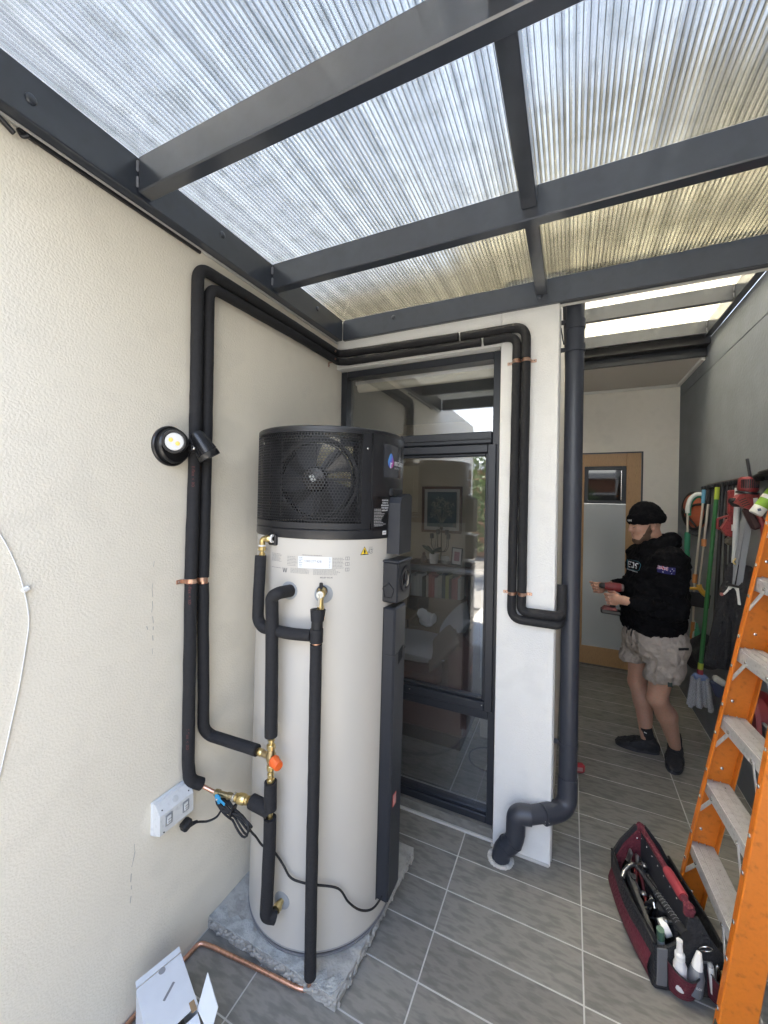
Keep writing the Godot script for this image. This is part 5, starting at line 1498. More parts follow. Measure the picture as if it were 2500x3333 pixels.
func hand(f: Field, wrist: Vector3, palm: Vector3, across: Vector3, curl: Array, thumb: Array) -> void:
	f.bone(wrist, palm, 0.026, 0.03, 0.02, Vector3.ONE)
	f.bone(palm - across * 0.022, palm + across * 0.022, 0.019, 0.019, 0.015)
	for k in curl.size():
		var c: Array = curl[k]
		for j in c.size() - 1: f.bone(c[j], c[j + 1], 0.0105 - 0.001 * j - (0.0012 if k == 3 else 0.0), 0.0095 - 0.001 * j, 0.006)
	for j in thumb.size() - 1: f.bone(thumb[j], thumb[j + 1], 0.0125 - 0.0015 * j, 0.0105 - 0.001 * j, 0.008)

func make_person() -> void:
	var P0 := Vector3(0.57, 0, -3.44)
	var back := Transform3D(Basis(), -P0)
	var t := thing("person", "person in black hoodie, beanie and beige shorts holding a red drill", "person", P0)
	var skin := world(mat([0.52, 0.31, 0.225], 0.5, 0.0, {"subsurf_scatter_enabled": true, "subsurf_scatter_strength": 0.12}), 4.0, noise("skin", 0.02, 5, [[0.0, [1.0, 0.72, 0.66]], [0.45, [0.92, 0.92, 0.90]], [1.0, [0.80, 0.74, 0.72]]], 512))
	var cloth := world(mat([0.0065, 0.0065, 0.0075], 0.95, 0.0, {"metallic_specular": 0.2}), 5.0, null, noise("cloth_bump", 0.02, 4, [], 512), 0.5)
	# joints
	var hipL := Vector3(0.625, 0.90, -3.33)
	var hipR := Vector3(0.51, 0.90, -3.53)
	var kneeL := Vector3(0.575, 0.50, -3.36)
	var kneeR := Vector3(0.485, 0.50, -3.60)
	var ankL := Vector3(0.715, 0.11, -3.51)
	var ankR := Vector3(0.545, 0.10, -3.55)
	var chest := Vector3(0.555, 1.33, -3.42)
	var neck := Vector3(0.555, 1.55, -3.42)
	var L := Vector3(0.37, 0, 0.93)
	var F := Vector3(-0.93, 0, 0.37)
	var shL := Vector3(0.625, 1.475, -3.245)
	var shR := Vector3(0.49, 1.475, -3.59)
	var elL := Vector3(0.640, 1.150, -3.20)
	var elR := Vector3(0.46, 1.20, -3.66)
	var wrL := Vector3(0.375, 1.178, -3.225)
	var wrR := Vector3(0.290, 1.240, -3.47)
	# skin
	var sk := MB.new()
	var f := Field.new().setup(Vector3(0.36, 0.06, -3.80), Vector3(0.84, 1.62, -3.12), 0.013)
	f.bone(hipL, kneeL, 0.092, 0.062, 0.03).bone(kneeL + Vector3(0.004, -0.02, 0), kneeL.lerp(ankL, 0.35) + Vector3(0.018, 0, -0.008), 0.060, 0.064, 0.03).bone(kneeL.lerp(ankL, 0.35) + Vector3(0.018, 0, -0.008), ankL, 0.063, 0.038, 0.03)
	f.bone(hipR, kneeR, 0.092, 0.062, 0.03).bone(kneeR + Vector3(0.004, -0.02, 0), kneeR.lerp(ankR, 0.35) + Vector3(0.02, 0, 0), 0.060, 0.064, 0.03).bone(kneeR.lerp(ankR, 0.35) + Vector3(0.02, 0, 0), ankR, 0.063, 0.038, 0.03)
	f.bone(Vector3(0.56, 0.95, -3.43), chest, 0.11, 0.11, 0.05).bone(chest, neck, 0.10, 0.06, 0.05).bone(neck, Vector3(0.51, 1.63, -3.415), 0.058, 0.056, 0.03)
	f.bone(shL, elL, 0.05, 0.042, 0.03).bone(elL, wrL, 0.042, 0.029, 0.02).bone(shR, elR, 0.05, 0.042, 0.03).bone(elR, wrR, 0.042, 0.029, 0.02)
	f.mesh_into(sk, back)
	# head
	var hb := Basis(Vector3(0.28, 0, 0.96), Vector3(-0.12, 0.99, 0.035).normalized(), Vector3(-0.955, -0.12, 0.28).normalized()).orthonormalized()
	var ho := Vector3(0.492, 1.700, -3.412)
	var h := Field.new().setup(Vector3(-0.10, -0.20, -0.13), Vector3(0.10, 0.16, 0.14), 0.0042)
	h.egg(Vector3(0, 0.045, -0.012), Vector3(0.077, 0.098, 0.099), 0.02).egg(Vector3(0, -0.035, 0.034), Vector3(0.060, 0.072, 0.060), 0.03)
	h.egg(Vector3(0, -0.092, 0.062), Vector3(0.030, 0.024, 0.026), 0.025)
	h.bone(Vector3(0.052, -0.062, 0.0), Vector3(0.020, -0.096, 0.058), 0.018, 0.016, 0.03).bone(Vector3(-0.052, -0.062, 0.0), Vector3(-0.020, -0.096, 0.058), 0.018, 0.016, 0.03)
	h.bone(Vector3(-0.036, 0.026, 0.078), Vector3(0.036, 0.026, 0.078), 0.013, 0.013, 0.015)
	h.bone(Vector3(0, 0.020, 0.088), Vector3(0, -0.019, 0.105), 0.008, 0.0115, 0.014)
	h.egg(Vector3(0.011, -0.024, 0.095), Vector3(0.008, 0.007, 0.010), 0.008).egg(Vector3(-0.011, -0.024, 0.095), Vector3(0.008, 0.007, 0.010), 0.008)
	h.egg(Vector3(0.038, -0.022, 0.068), Vector3(0.024, 0.020, 0.020), 0.02).egg(Vector3(-0.038, -0.022, 0.068), Vector3(0.024, 0.020, 0.020), 0.02)
	h.egg(Vector3(0.031, 0.006, 0.096), Vector3(0.014, 0.009, 0.014), 0.012, Basis(), true).egg(Vector3(-0.031, 0.006, 0.096), Vector3(0.014, 0.009, 0.014), 0.012, Basis(), true)
	h.bone(Vector3(-0.017, -0.050, 0.086), Vector3(0.017, -0.050, 0.086), 0.0075, 0.0075, 0.008).bone(Vector3(-0.015, -0.063, 0.083), Vector3(0.015, -0.063, 0.083), 0.0075, 0.0075, 0.008)
	h.egg(Vector3(0.078, -0.004, -0.018), Vector3(0.011, 0.031, 0.019), 0.006, Basis(Vector3.UP, 0.35)).egg(Vector3(-0.078, -0.004, -0.018), Vector3(0.011, 0.031, 0.019), 0.006, Basis(Vector3.UP, -0.35))
	h.egg(Vector3(0.088, 0.0, -0.014), Vector3(0.006, 0.018, 0.010), 0.005, Basis(), true)
	h.bone(Vector3(0, -0.06, -0.035), Vector3(0.0, -0.19, -0.062), 0.060, 0.062, 0.03)
	var hx := back * Transform3D(hb, ho)
	h.mesh_into(sk, hx)
	# hands: the left grips the drill, the right is held open before its chuck
	var g := Field.new().setup(Vector3(0.10, 1.08, -3.52), Vector3(0.42, 1.32, -3.16), 0.0042)
	g.bone(wrL, Vector3(0.345, 1.182, -3.232), 0.029, 0.028, 0.02)
	var pl := Vector3(0.300, 1.178, -3.250)
	var fl := []
	for k in 4:
		var y := 1.212 - 0.0215 * k
		var dx := 0.006 * k
		fl.append([Vector3(0.292 + dx * 0.3, y, -3.243), Vector3(0.252 + dx, y - 0.002, -3.246), Vector3(0.236 + dx, y - 0.006, -3.268), Vector3(0.252 + dx, y - 0.008, -3.288)])
	hand(g, Vector3(0.345, 1.182, -3.232), pl, Vector3.UP, fl, [Vector3(0.318, 1.205, -3.255), Vector3(0.292, 1.222, -3.282), Vector3(0.262, 1.222, -3.300)])
	g.bone(wrR, Vector3(0.255, 1.232, -3.425), 0.027, 0.026, 0.02)
	var fr := []
	for k in 4:
		var s := Vector3(-0.006, 0.020, -0.004) * (k - 1.5) * -1.0
		var o := Vector3(0.192, 1.230, -3.352) + s
		fr.append([o + Vector3(0.022, 0, -0.022), o, o + Vector3(-0.030, 0.004, 0.014), o + Vector3(-0.040 + 0.004 * k, 0.012, 0.030), o + Vector3(-0.026 + 0.004 * k, 0.016, 0.040)])
	hand(g, Vector3(0.255, 1.232, -3.425), Vector3(0.215, 1.228, -3.378), Vector3(-0.2, 0.95, 0.1), fr, [Vector3(0.232, 1.240, -3.372), Vector3(0.222, 1.256, -3.345), Vector3(0.205, 1.262, -3.322)])
	g.mesh_into(sk, back)
	put("body", sk, skin, t)
	# face details
	for x in [0.031, -0.031]:
		put("eye", MB.new().ball(hx * Vector3(x, 0.002, 0.0835), Vector3(0.0115, 0.0042, 0.0075), hx.basis), mat([0.30, 0.27, 0.25], 0.3), t)
		put("iris", MB.new().ball(hx * Vector3(x, 0.0005, 0.0890), Vector3(0.0045, 0.0032, 0.003), hx.basis), mat([0.03, 0.022, 0.018], 0.2), t)
		put("eyelid", MB.new().ball(hx * Vector3(x, 0.0075, 0.0825), Vector3(0.0135, 0.0062, 0.0095), hx.basis * Basis(Vector3.RIGHT, 0.25)), skin, t)
		put("eyebrow", MB.new().tube([hx * Vector3(x * 0.42, 0.023, 0.0915), hx * Vector3(x * 1.05, 0.028, 0.088), hx * Vector3(x * 1.6, 0.022, 0.075)], 0.0035, 8, true, [0.0035, 0.0038, 0.002]), mat([0.08, 0.05, 0.035], 0.9), t)
	put("lips", MB.new().ball(hx * Vector3(0, -0.0565, 0.0865), Vector3(0.017, 0.0055, 0.0085), hx.basis), mat([0.34, 0.16, 0.13], 0.5), t)
	var bd := Field.new().setup(Vector3(-0.09, -0.15, -0.06), Vector3(0.09, 0.03, 0.12), 0.0042)
	bd.egg(Vector3(0, -0.095, 0.063), Vector3(0.035, 0.028, 0.031), 0.02)
	for sx in [-1.0, 1.0]:
		bd.bone(Vector3(sx * 0.0665, 0.012, -0.004), Vector3(sx * 0.0635, -0.03, 0.004), 0.008, 0.0135, 0.012).bone(Vector3(sx * 0.0635, -0.03, 0.004), Vector3(sx * 0.0485, -0.068, 0.020), 0.0135, 0.0225, 0.02).bone(Vector3(sx * 0.0485, -0.068, 0.020), Vector3(sx * 0.018, -0.098, 0.058), 0.0235, 0.0235, 0.02)
		bd.bone(Vector3(sx * 0.020, -0.042, 0.0815), Vector3(sx * 0.026, -0.072, 0.071), 0.006, 0.0095, 0.01)
	bd.bone(Vector3(-0.019, -0.041, 0.0875), Vector3(0.019, -0.041, 0.0875), 0.0055, 0.0055, 0.01)
	bd.rough(60.0, 0.0025, 3)
	put("beard", bd.mesh_into(MB.new(), hx), own(mat([0.105, 0.062, 0.040], 0.95), 20.0, null, noise("fuzz", 0.08, 3, [], 256), 0.3), t)
	# beanie
	var be := Field.new().setup(Vector3(-0.13, -0.03, -0.15), Vector3(0.13, 0.20, 0.15), 0.005)
	be.egg(Vector3(0, 0.062, -0.014), Vector3(0.092, 0.118, 0.113), 0.01)
	be.trim(Vector3(0, 0.040, 0), Vector3(0, -1, 0.12).normalized())
	for k in 24:
		var a := TAU * k / 24.0
		var b := TAU * (k + 1) / 24.0
		be.bone(Vector3(sin(a) * 0.084, 0.050 + 0.006 * cos(a), -0.013 + cos(a) * 0.105), Vector3(sin(b) * 0.084, 0.050 + 0.006 * cos(b), -0.013 + cos(b) * 0.105), 0.017, 0.017, 0.012, Vector3(1, 1.7, 1))
	be.rough(16.0, 0.008, 12)
	var bn := put("beanie", be.mesh_into(MB.new(), hx), cloth, t)
	var lp := func(x, y):
		var q: Array = be.onto(Vector3(0.022 + x, 0.052 + y, 0.20), Vector3(0, 0, -1), 0.0015)
		return [hx * q[0], (hx.basis * q[1]).normalized()]
	put("cap_print", letters("EEDS", 0.012, lp, true), M.white, bn)
	# hoodie
	var ho2 := Field.new().setup(Vector3(0.28, 0.90, -3.82), Vector3(0.84, 1.74, -3.06), 0.011)
	ho2.bone(Vector3(0.548, 1.06, -3.425) - L * 0.055, Vector3(0.548, 1.06, -3.425) + L * 0.055, 0.178, 0.178, 0.05)
	ho2.bone(Vector3(0.552, 1.22, -3.42) - L * 0.06, Vector3(0.552, 1.22, -3.42) + L * 0.06, 0.176, 0.176, 0.06)
	ho2.bone(Vector3(0.562, 1.40, -3.42) - L * 0.085, Vector3(0.562, 1.40, -3.42) + L * 0.085, 0.142, 0.142, 0.07)
	ho2.bone(shR, shL, 0.080, 0.080, 0.07).bone(Vector3(0.565, 1.50, -3.42), Vector3(0.560, 1.56, -3.42), 0.105, 0.085, 0.06)
	ho2.bone(shL, elL, 0.082, 0.072, 0.045).bone(elL, Vector3(0.44, 1.175, -3.22), 0.072, 0.052, 0.03).bone(Vector3(0.46, 1.174, -3.218), Vector3(0.405, 1.178, -3.224), 0.048, 0.042, 0.012)
	ho2.bone(shR, elR, 0.080, 0.070, 0.045).bone(elR, Vector3(0.335, 1.23, -3.515), 0.068, 0.048, 0.03).bone(Vector3(0.34, 1.23, -3.515), Vector3(0.305, 1.237, -3.485), 0.046, 0.040, 0.012)
	ho2.bone(Vector3(0.63, 1.585, -3.47), Vector3(0.635, 1.60, -3.36), 0.062, 0.062, 0.03).bone(Vector3(0.635, 1.60, -3.36), Vector3(0.545, 1.575, -3.315), 0.058, 0.034, 0.03).bone(Vector3(0.63, 1.585, -3.47), Vector3(0.53, 1.575, -3.52), 0.058, 0.034, 0.03)
	ho2.bone(Vector3(0.545, 1.575, -3.315), Vector3(0.462, 1.545, -3.38), 0.032, 0.026, 0.03).bone(Vector3(0.53, 1.575, -3.52), Vector3(0.46, 1.545, -3.41), 0.032, 0.026, 0.03)
	ho2.bone(Vector3(0.548, 0.985, -3.425) - L * 0.055, Vector3(0.548, 0.985, -3.425) + L * 0.055, 0.158, 0.158, 0.03)
	ho2.egg(Vector3(0.520, 1.62, -3.415), Vector3(0.062, 0.085, 0.066), 0.012, Basis(), true)
	ho2.trim(Vector3(0.55, 0.958, -3.42), Vector3(0.10, -1, -0.06).normalized())
	# folds of the sleeve and the belly
	for q in [[Vector3(0.52, 1.245, -3.135), Vector3(0.60, 1.20, -3.125)], [Vector3(0.53, 1.205, -3.14), Vector3(0.61, 1.155, -3.13)], [Vector3(0.565, 1.27, -3.14), Vector3(0.65, 1.25, -3.14)], [Vector3(0.50, 1.12, -3.15), Vector3(0.58, 1.09, -3.14)], [Vector3(0.46, 1.04, -3.235), Vector3(0.62, 1.02, -3.215)]]:
		ho2.bone(q[0], q[1], 0.009, 0.006, 0.02)
	ho2.rough(7.0, 0.024, 5, Vector3(1.0, 1.6, 1.0)).rough(22.0, 0.008, 6, Vector3(1, 1.4, 1))
	var hd := put("hoodie", ho2.mesh_into(MB.new(), back), cloth, t)
	var cf := MB.new()
	cf.tube([back * Vector3(0.418, 1.177, -3.223), back * Vector3(0.402, 1.178, -3.224)], 0.041, 20)
	put("cuff", cf, cloth, hd)
	var logo := func(x, y):
		var q: Array = ho2.onto(Vector3(0.43, 1.413, -3.40) + F * 0.25 + L * x + Vector3(0, y, 0), -F, 0.002)
		return [back * q[0], q[1]]
	put("chest_print", letters("EEDS", 0.043, logo, true), mat([0.62, 0.64, 0.66], 0.5), hd)
	var logo2 := func(x, y):
		var q: Array = ho2.onto(Vector3(0.43, 1.372, -3.40) + F * 0.25 + L * x + Vector3(0, y, 0), -F, 0.002)
		return [back * q[0], q[1]]
	var sp := MB.new()
	print_lines(sp, logo2, -0.075, 0.070, 0.004, 1, 0.01, 0.007, 3, 0.0)
	put("small_print", sp, mat([0.45, 0.47, 0.5], 0.5), hd)
	var ring := MB.new()
	for k in 40:
		var q := []
		for e in [k, k + 1]:
			var a: float = TAU * e / 40.0
			var s := Vector2(cos(a), sin(a))
			q.append(logo.call(signf(s.x) * pow(absf(s.x), 0.5) * 0.088, signf(s.y) * pow(absf(s.y), 0.5) * 0.033)[0])
		ring.bar(q[0], q[1], 0.003, 0.001, F)
	put("print_outline", ring, mat([0.05, 0.22, 0.30], 0.6), hd)
	flag_patch(hd, ho2, back)
	# shorts
	var so := Field.new().setup(Vector3(0.28, 0.54, -3.80), Vector3(0.82, 1.06, -3.12), 0.011)
	so.bone(Vector3(0.552, 0.99, -3.425) - L * 0.05, Vector3(0.552, 0.99, -3.425) + L * 0.05, 0.150, 0.150, 0.05)
	so.bone(Vector3(0.555, 0.90, -3.425) - L * 0.06, Vector3(0.555, 0.90, -3.425) + L * 0.06, 0.158, 0.158, 0.05)
	so.bone(hipL + Vector3(0.004, -0.02, 0), Vector3(0.600, 0.64, -3.335), 0.122, 0.112, 0.05).bone(hipR + Vector3(0, -0.02, 0), Vector3(0.470, 0.66, -3.575), 0.120, 0.108, 0.05)
	so.trim(Vector3(0.60, 0.635, -3.335), Vector3(0.12, -1, 0).normalized(), 0.24)
	so.trim(Vector3(0.47, 0.67, -3.58), Vector3(0.10, -1, 0).normalized(), 0.2)
	for q in [[Vector3(0.52, 0.86, -3.235), Vector3(0.60, 0.70, -3.215)], [Vector3(0.63, 0.93, -3.215), Vector3(0.65, 0.78, -3.21)], [Vector3(0.47, 0.92, -3.27), Vector3(0.50, 0.80, -3.25)], [Vector3(0.56, 0.74, -3.22), Vector3(0.66, 0.69, -3.22)], [Vector3(0.42, 0.90, -3.33), Vector3(0.415, 0.75, -3.40)]]:
		so.bone(q[0], q[1], 0.006, 0.003, 0.03)
	so.rough(9.0, 0.020, 8, Vector3(1.5, 0.8, 1.5)).rough(26.0, 0.007, 9)
	var sh := put("shorts", so.mesh_into(MB.new(), back), world(mat([0.36, 0.315, 0.275], 0.95), 3.0, noise("wash", 0.012, 4, [[0.0, 0.72], [0.5, 1.0], [1.0, 1.0]], 256), noises["cloth_bump"], 0.7), t)
	for q in [-0.02, 0.035]: put("drawstring", MB.new().tube(smooth([back * (Vector3(0.40, 0.975, -3.33) + L * q), back * (Vector3(0.385, 0.95, -3.32) + L * (q + 0.012)), back * (Vector3(0.39, 0.925, -3.325) + L * q)]), 0.004, 8), M.black, sh)
	var tagp := so.onto(Vector3(0.72, 0.905, -3.10), Vector3(-0.25, 0, -1).normalized(), 0.002)
	put("pocket_tag", MB.new().box(back * tagp[0], Vector3(0.07, 0.016, 0.003), Basis(Vector3.UP, 0.5)), M.black, sh)
	var lbl := so.onto(Vector3(0.635, 0.655, -3.08), Vector3(-0.1, 0, -1).normalized(), 0.002)
	put("hem_label", MB.new().box(back * lbl[0], Vector3(0.026, 0.030, 0.003), Basis(Vector3.UP, 0.1)), mat([0.03, 0.045, 0.04], 0.7), sh)
	# shoes and socks
	shoe(t, back, ankL, Vector3(-0.24, 0, 0.97).normalized(), 0.275)
	shoe(t, back, ankR, Vector3(-0.995, 0, -0.06).normalized(), 0.285)
	# drill
	var dz := -3.298
	var dt := thing("cordless_drill", "red and black cordless drill with slide battery in the person's hand", "drill", Vector3(0.285, 1.18, dz))
	var rd := world(mat([0.20, 0.020, 0.022], 0.45), 8.0, noise("scuff", 0.03, 4, [[0.0, 0.45], [0.5, 1.0], [1.0, 1.1]], 256))
	put("motor_housing", MB.new().lathe([Vector2(0, -0.055), Vector2(0.026, -0.055), Vector2(0.031, -0.045), Vector2(0.031, 0.02), Vector2(0.027, 0.035), Vector2(0.024, 0.05), Vector2(0, 0.05)], turned(Vector3(0.0, 0.078, 0), Vector3(-1, 0.03, 0)), 24), rd, dt)
	put("rear_cap", MB.new().lathe([Vector2(0, 0), Vector2(0.027, 0.0), Vector2(0.027, 0.012), Vector2(0.020, 0.018), Vector2(0, 0.02)], turned(Vector3(0.052, 0.0765, 0), Vector3(1, 0, 0)), 20), mat([0.16, 0.12, 0.11], 0.6), dt)
	put("chuck", MB.new().lathe([Vector2(0, 0), Vector2(0.022, 0), Vector2(0.022, 0.022), Vector2(0.013, 0.036), Vector2(0, 0.038)], turned(Vector3(-0.050, 0.0795, 0), Vector3(-1, 0.03, 0)), 20), M.black, dt)
	put("grip", MB.new().bar(Vector3(-0.004, 0.055, 0), Vector3(0.004, -0.075, 0), 0.036, 0.032, Vector3.RIGHT, 0.012), M.rubber, dt)
	put("battery", MB.new().box(Vector3(-0.010, -0.100, 0), Vector3(0.128, 0.034, 0.074), Basis(Vector3.BACK, -0.04), 0.008), M.black, dt)
	put("battery_top", MB.new().prism(PackedVector2Array([Vector2(-0.070, -0.088), Vector2(0.030, -0.086), Vector2(0.022, -0.066), Vector2(-0.050, -0.066)]), 0.066), rd, dt)

func shoe(t: Node3D, back: Transform3D, ank: Vector3, d: Vector3, l: float) -> void:
	var s := Vector3(d.z, 0, -d.x)
	var b := Basis(s, Vector3.UP, d)
	var o := Transform3D(b, Vector3(ank.x, 0, ank.z))
	var f := Field.new().setup(Vector3(-0.07, -0.01, -0.10), Vector3(0.07, 0.15, 0.23), 0.006)
	f.bone(Vector3(0, 0.045, -0.048), Vector3(0, 0.042, 0.06), 0.042, 0.047, 0.02).bone(Vector3(0, 0.040, 0.05), Vector3(0.004, 0.036, l - 0.125), 0.050, 0.045, 0.03, Vector3(1.08, 0.95, 1))
	f.bone(Vector3(0, 0.06, -0.03), Vector3(0, 0.085, -0.018), 0.045, 0.048, 0.02).bone(Vector3(0, 0.082, 0.01), Vector3(0, 0.058, 0.09), 0.040, 0.040, 0.02)
	f.trim(Vector3(0, 0.012, 0), Vector3.DOWN)
	f.trim(Vector3(0, 0.108, -0.02), Vector3(0, 1, 0.35).normalized())
	f.rough(40.0, 0.006, 14)
	var sh := put("shoe", f.mesh_into(MB.new(), back * o), world(mat([0.022, 0.022, 0.025], 0.7), 14.0, noise("knit", 0.05, 3, [[0.0, 0.4], [0.6, 1.0], [1.0, 2.2]], 256), noises["cloth_bump"], 0.3), t)
	var so := MB.new()
	var P := PackedVector2Array()
	for k in 28:
		var a := TAU * k / 28.0
		var w := 0.054 if cos(a) > 0 else 0.046
		P.append(Vector2(sin(a) * w * (1.0 + 0.1 * cos(a)), -(-0.005 + l * 0.22 + cos(a) * l * 0.5 - 0.0)))
	so.prism(P, 0.026, back * o * Transform3D(Basis(Vector3.RIGHT, Vector3.FORWARD, Vector3.UP), Vector3(0, 0.0135, 0)))
	put("sole", so, mat([0.045, 0.045, 0.05], 0.75), sh)
	for k in 4: put("lace", MB.new().bar(back * o * Vector3(-0.024, 0.094 - 0.013 * k, 0.035 + 0.022 * k), back * o * Vector3(0.024, 0.092 - 0.013 * k, 0.042 + 0.022 * k), 0.005, 0.004, b * Vector3.BACK, 0.001), M.black, sh)
	var sc := put("sock", MB.new().tube([back * o * Vector3(0, 0.07, -0.018), back * (ank + Vector3(0, 0.055, 0)), back * (ank + Vector3(-0.006, 0.085, 0.004))], 0.04, 18, true, [0.042, 0.040, 0.0395]), mat([0.014, 0.014, 0.015], 0.95), t)
	put("sock_mark", MB.new().box(back * (ank + Vector3(-0.012, 0.055, 0.038)), Vector3(0.018, 0.006, 0.004), Basis(Vector3.BACK, -0.3)), M.white, sc)

func flag_patch(hd: Node3D, f: Field, back: Transform3D) -> void:
	var w := 96
	var hgt := 56
	var im := Image.create(w, hgt, false, Image.FORMAT_RGB8)
	for y in hgt:
		for x in w:
			var c := Color(0.10, 0.10, 0.36)
			var p := Vector2(x / 48.0 * 2.0 - 1.0, y / 28.0 * 2.0 - 1.0)
			if x < 48 and y < 28:
				var dg := minf(absf(p.y - p.x), absf(p.y + p.x))
				if dg < 0.24: c = Color(0.86, 0.86, 0.9)
				if dg < 0.09: c = Color(0.6, 0.12, 0.2)
				if absf(p.x) < 0.2 or absf(p.y) < 0.32: c = Color(0.86, 0.86, 0.9)
				if absf(p.x) < 0.11 or absf(p.y) < 0.18: c = Color(0.6, 0.12, 0.2)
			for s in [[24, 43, 5.5], [72, 10, 3.6], [72, 46, 3.6], [61, 26, 3.6], [83, 22, 3.6], [77, 31, 2.0]]:
				var q := Vector2(x - s[0], y - s[1])
				var a := atan2(q.x, -q.y)
				if q.length() < s[2] * (0.72 + 0.28 * cos(a * 7.0)): c = Color(0.9, 0.9, 0.93)
			im.set_pixel(x, y, c)
	var m := mat(1.0, 0.8)
	m.albedo_texture = ImageTexture.create_from_image(im)
	var mb := MB.new()
	var d := Vector3(-0.12, 0, -1).normalized()
	var r := Vector3(1, 0, -0.12).normalized()
	var o := Vector3(0.597, 1.424, -3.05)
	var P := []
	var N := []
	var U := []
	for j in 7:
		for i in 9:
			var q: Array = f.onto(o + r * (i / 8.0 - 0.5) * 0.080 + Vector3(0, (j / 6.0 - 0.5) * 0.046 - (i / 8.0 - 0.5) * 0.004, 0), d, 0.0025)
			P.append(back * q[0]); N.append(q[1]); U.append(Vector2(i / 8.0, 1.0 - j / 6.0))
	mb.grid(P, N, 7, 9, U)
	put("flag_patch", mb, m, hd)

# ---------------------------------------------------------------- ladder
func make_ladder() -> void:
	var t := thing("step_ladder", "orange fibreglass stepladder with worn aluminium treads at the right", "ladder")
	var og := world(mat([0.60, 0.165, 0.012], 0.42), 2.2, noise("ladder_wear", 0.02, 5, [[0.0, 0.55], [0.3, 0.92], [0.6, 1.0], [1.0, 0.85]], 512))
	var al := world(mat([0.54, 0.54, 0.55], 0.42, 0.3), Vector3(3, 3, 3), noise("alu_wear", 0.03, 5, [[0.0, 0.62], [0.4, 0.92], [1.0, 1.0]], 512))
	var rails := [[Vector3(0.4518, 0.0, -2.2204), Vector3(0.1475, 1.0, 0.0608), 1.0], [Vector3(0.4798, 0.0, -1.7274), Vector3(0.1475, 1.0, -0.0665), -1.0]]
	for r in rails:
		var a: Vector3 = r[0] + r[1] * 0.03
		var b: Vector3 = r[0] + r[1] * 2.30
		var w := Vector3(1, -0.1475, 0).normalized()
		var y: Vector3 = r[1].normalized()
		var rail := put("rail", MB.new().bar(a + w * 0.047, b + w * 0.047, 0.094, 0.005, w, 0.0015), og, t)
		put("flange", MB.new().bar(a + Vector3(0, 0, r[2] * 0.016), b + Vector3(0, 0, r[2] * 0.016), 0.006, 0.034, w, 0.002), og, rail)
		put("flange", MB.new().bar(a + w * 0.094 + Vector3(0, 0, r[2] * 0.016), b + w * 0.094 + Vector3(0, 0, r[2] * 0.016), 0.006, 0.034, w, 0.002), og, rail)
		put("foot", MB.new().bar(r[0] + w * 0.045 + y * 0.002, r[0] + w * 0.047 + y * 0.075, 0.104, 0.05, w, 0.006), mat([0.03, 0.05, 0.045], 0.7), rail)
		for k in 12:
			var p: Vector3 = r[0] + r[1] * (0.11 + 0.1508 * k + (0.022 if k % 2 else 0.0))
			put("rivet", MB.new().ball(p + Vector3(-0.004, 0, r[2] * 0.017), Vector3(0.004, 0.008, 0.008)), M.chrome, rail)
			if k % 2 == 0 and r[2] > 0: put("rivet", MB.new().ball(p + r[1] * 0.02 + w * (0.03 if k % 4 else 0.05) + Vector3(0, 0, 0.004), Vector3(0.007, 0.007, 0.004)), M.chrome, rail)
	for i in 6:
		var y := 0.358 + 0.3015 * i
		var f: Vector3 = rails[0][0] + rails[0][1] * y + Vector3(0.004, 0, 0.006)
		var n: Vector3 = rails[1][0] + rails[1][1] * y + Vector3(0.004, 0, -0.006)
		var m := MB.new()
		var z := (n - f).normalized()
		m.bar(f + Vector3(0.042, -0.003, 0), n + Vector3(0.042, -0.003, 0), 0.084, 0.004, Vector3.RIGHT)
		for k in 17:
			if k in [5, 11]: continue
			m.bar(f + Vector3(0.0045 + 0.0047 * k, 0.0015, 0), n + Vector3(0.0045 + 0.0047 * k, 0.0015, 0), 0.0028, 0.005, Vector3.RIGHT)
		for k in [5, 11]: m.bar(f + Vector3(0.0045 + 0.0047 * k, 0.004, 0) + Vector3(-0.004, 0, 0), n + Vector3(0.0005 + 0.0047 * k, 0.004, 0), 0.002, 0.008, Vector3.RIGHT)
		m.bar(f + Vector3(0.0, -0.026, 0), n + Vector3(0.0, -0.026, 0), 0.004, 0.052, Vector3.RIGHT, 0.001)
		m.bar(f + Vector3(0.084, -0.026, 0), n + Vector3(0.084, -0.026, 0), 0.004, 0.052, Vector3.RIGHT, 0.001)
		var step := put("step", m, al, t)
		var pm := MB.new()
		var rng := RandomNumberGenerator.new()
		rng.seed = 40 + i
		for k in 5:
			var c := f.lerp(n, rng.randf_range(0.03, 0.6)) + Vector3(rng.randf_range(0.008, 0.075), 0.0030, 0)
			pm.ball(c, Vector3(rng.randf_range(0.001, 0.005), 0.0006, rng.randf_range(0.001, 0.009) * rng.randf()), Basis(Vector3.UP, rng.randf() * 3.0), 8)
		kind(put("paint_spots", pm, mat([0.05, 0.045, 0.045], 0.7), step), "stuff")
		for q in [[f, 0.085, 1.0], [n, 0.085, -1.0]]:
			var p: Vector3 = q[0] + z * q[1] * q[2] + Vector3(-0.003, -0.034, 0)
			var e: Vector3 = q[0] + Vector3(0.0, -0.128, 0) + Vector3(-0.1475 * 0.128, 0, q[2] * 0.012)
			put("brace", MB.new().bar(p, e, 0.018, 0.003, Vector3.RIGHT.cross((e - p).normalized()), 0.001), al, step)
			put("rivet", MB.new().ball(p + Vector3(-0.003, 0.004, 0), Vector3(0.004, 0.008, 0.008)), M.chrome, step)
	put("top_cap", MB.new().box(Vector3(0.86, 2.32, -1.975), Vector3(0.16, 0.06, 0.24), Basis(), 0.01), M.black, t)

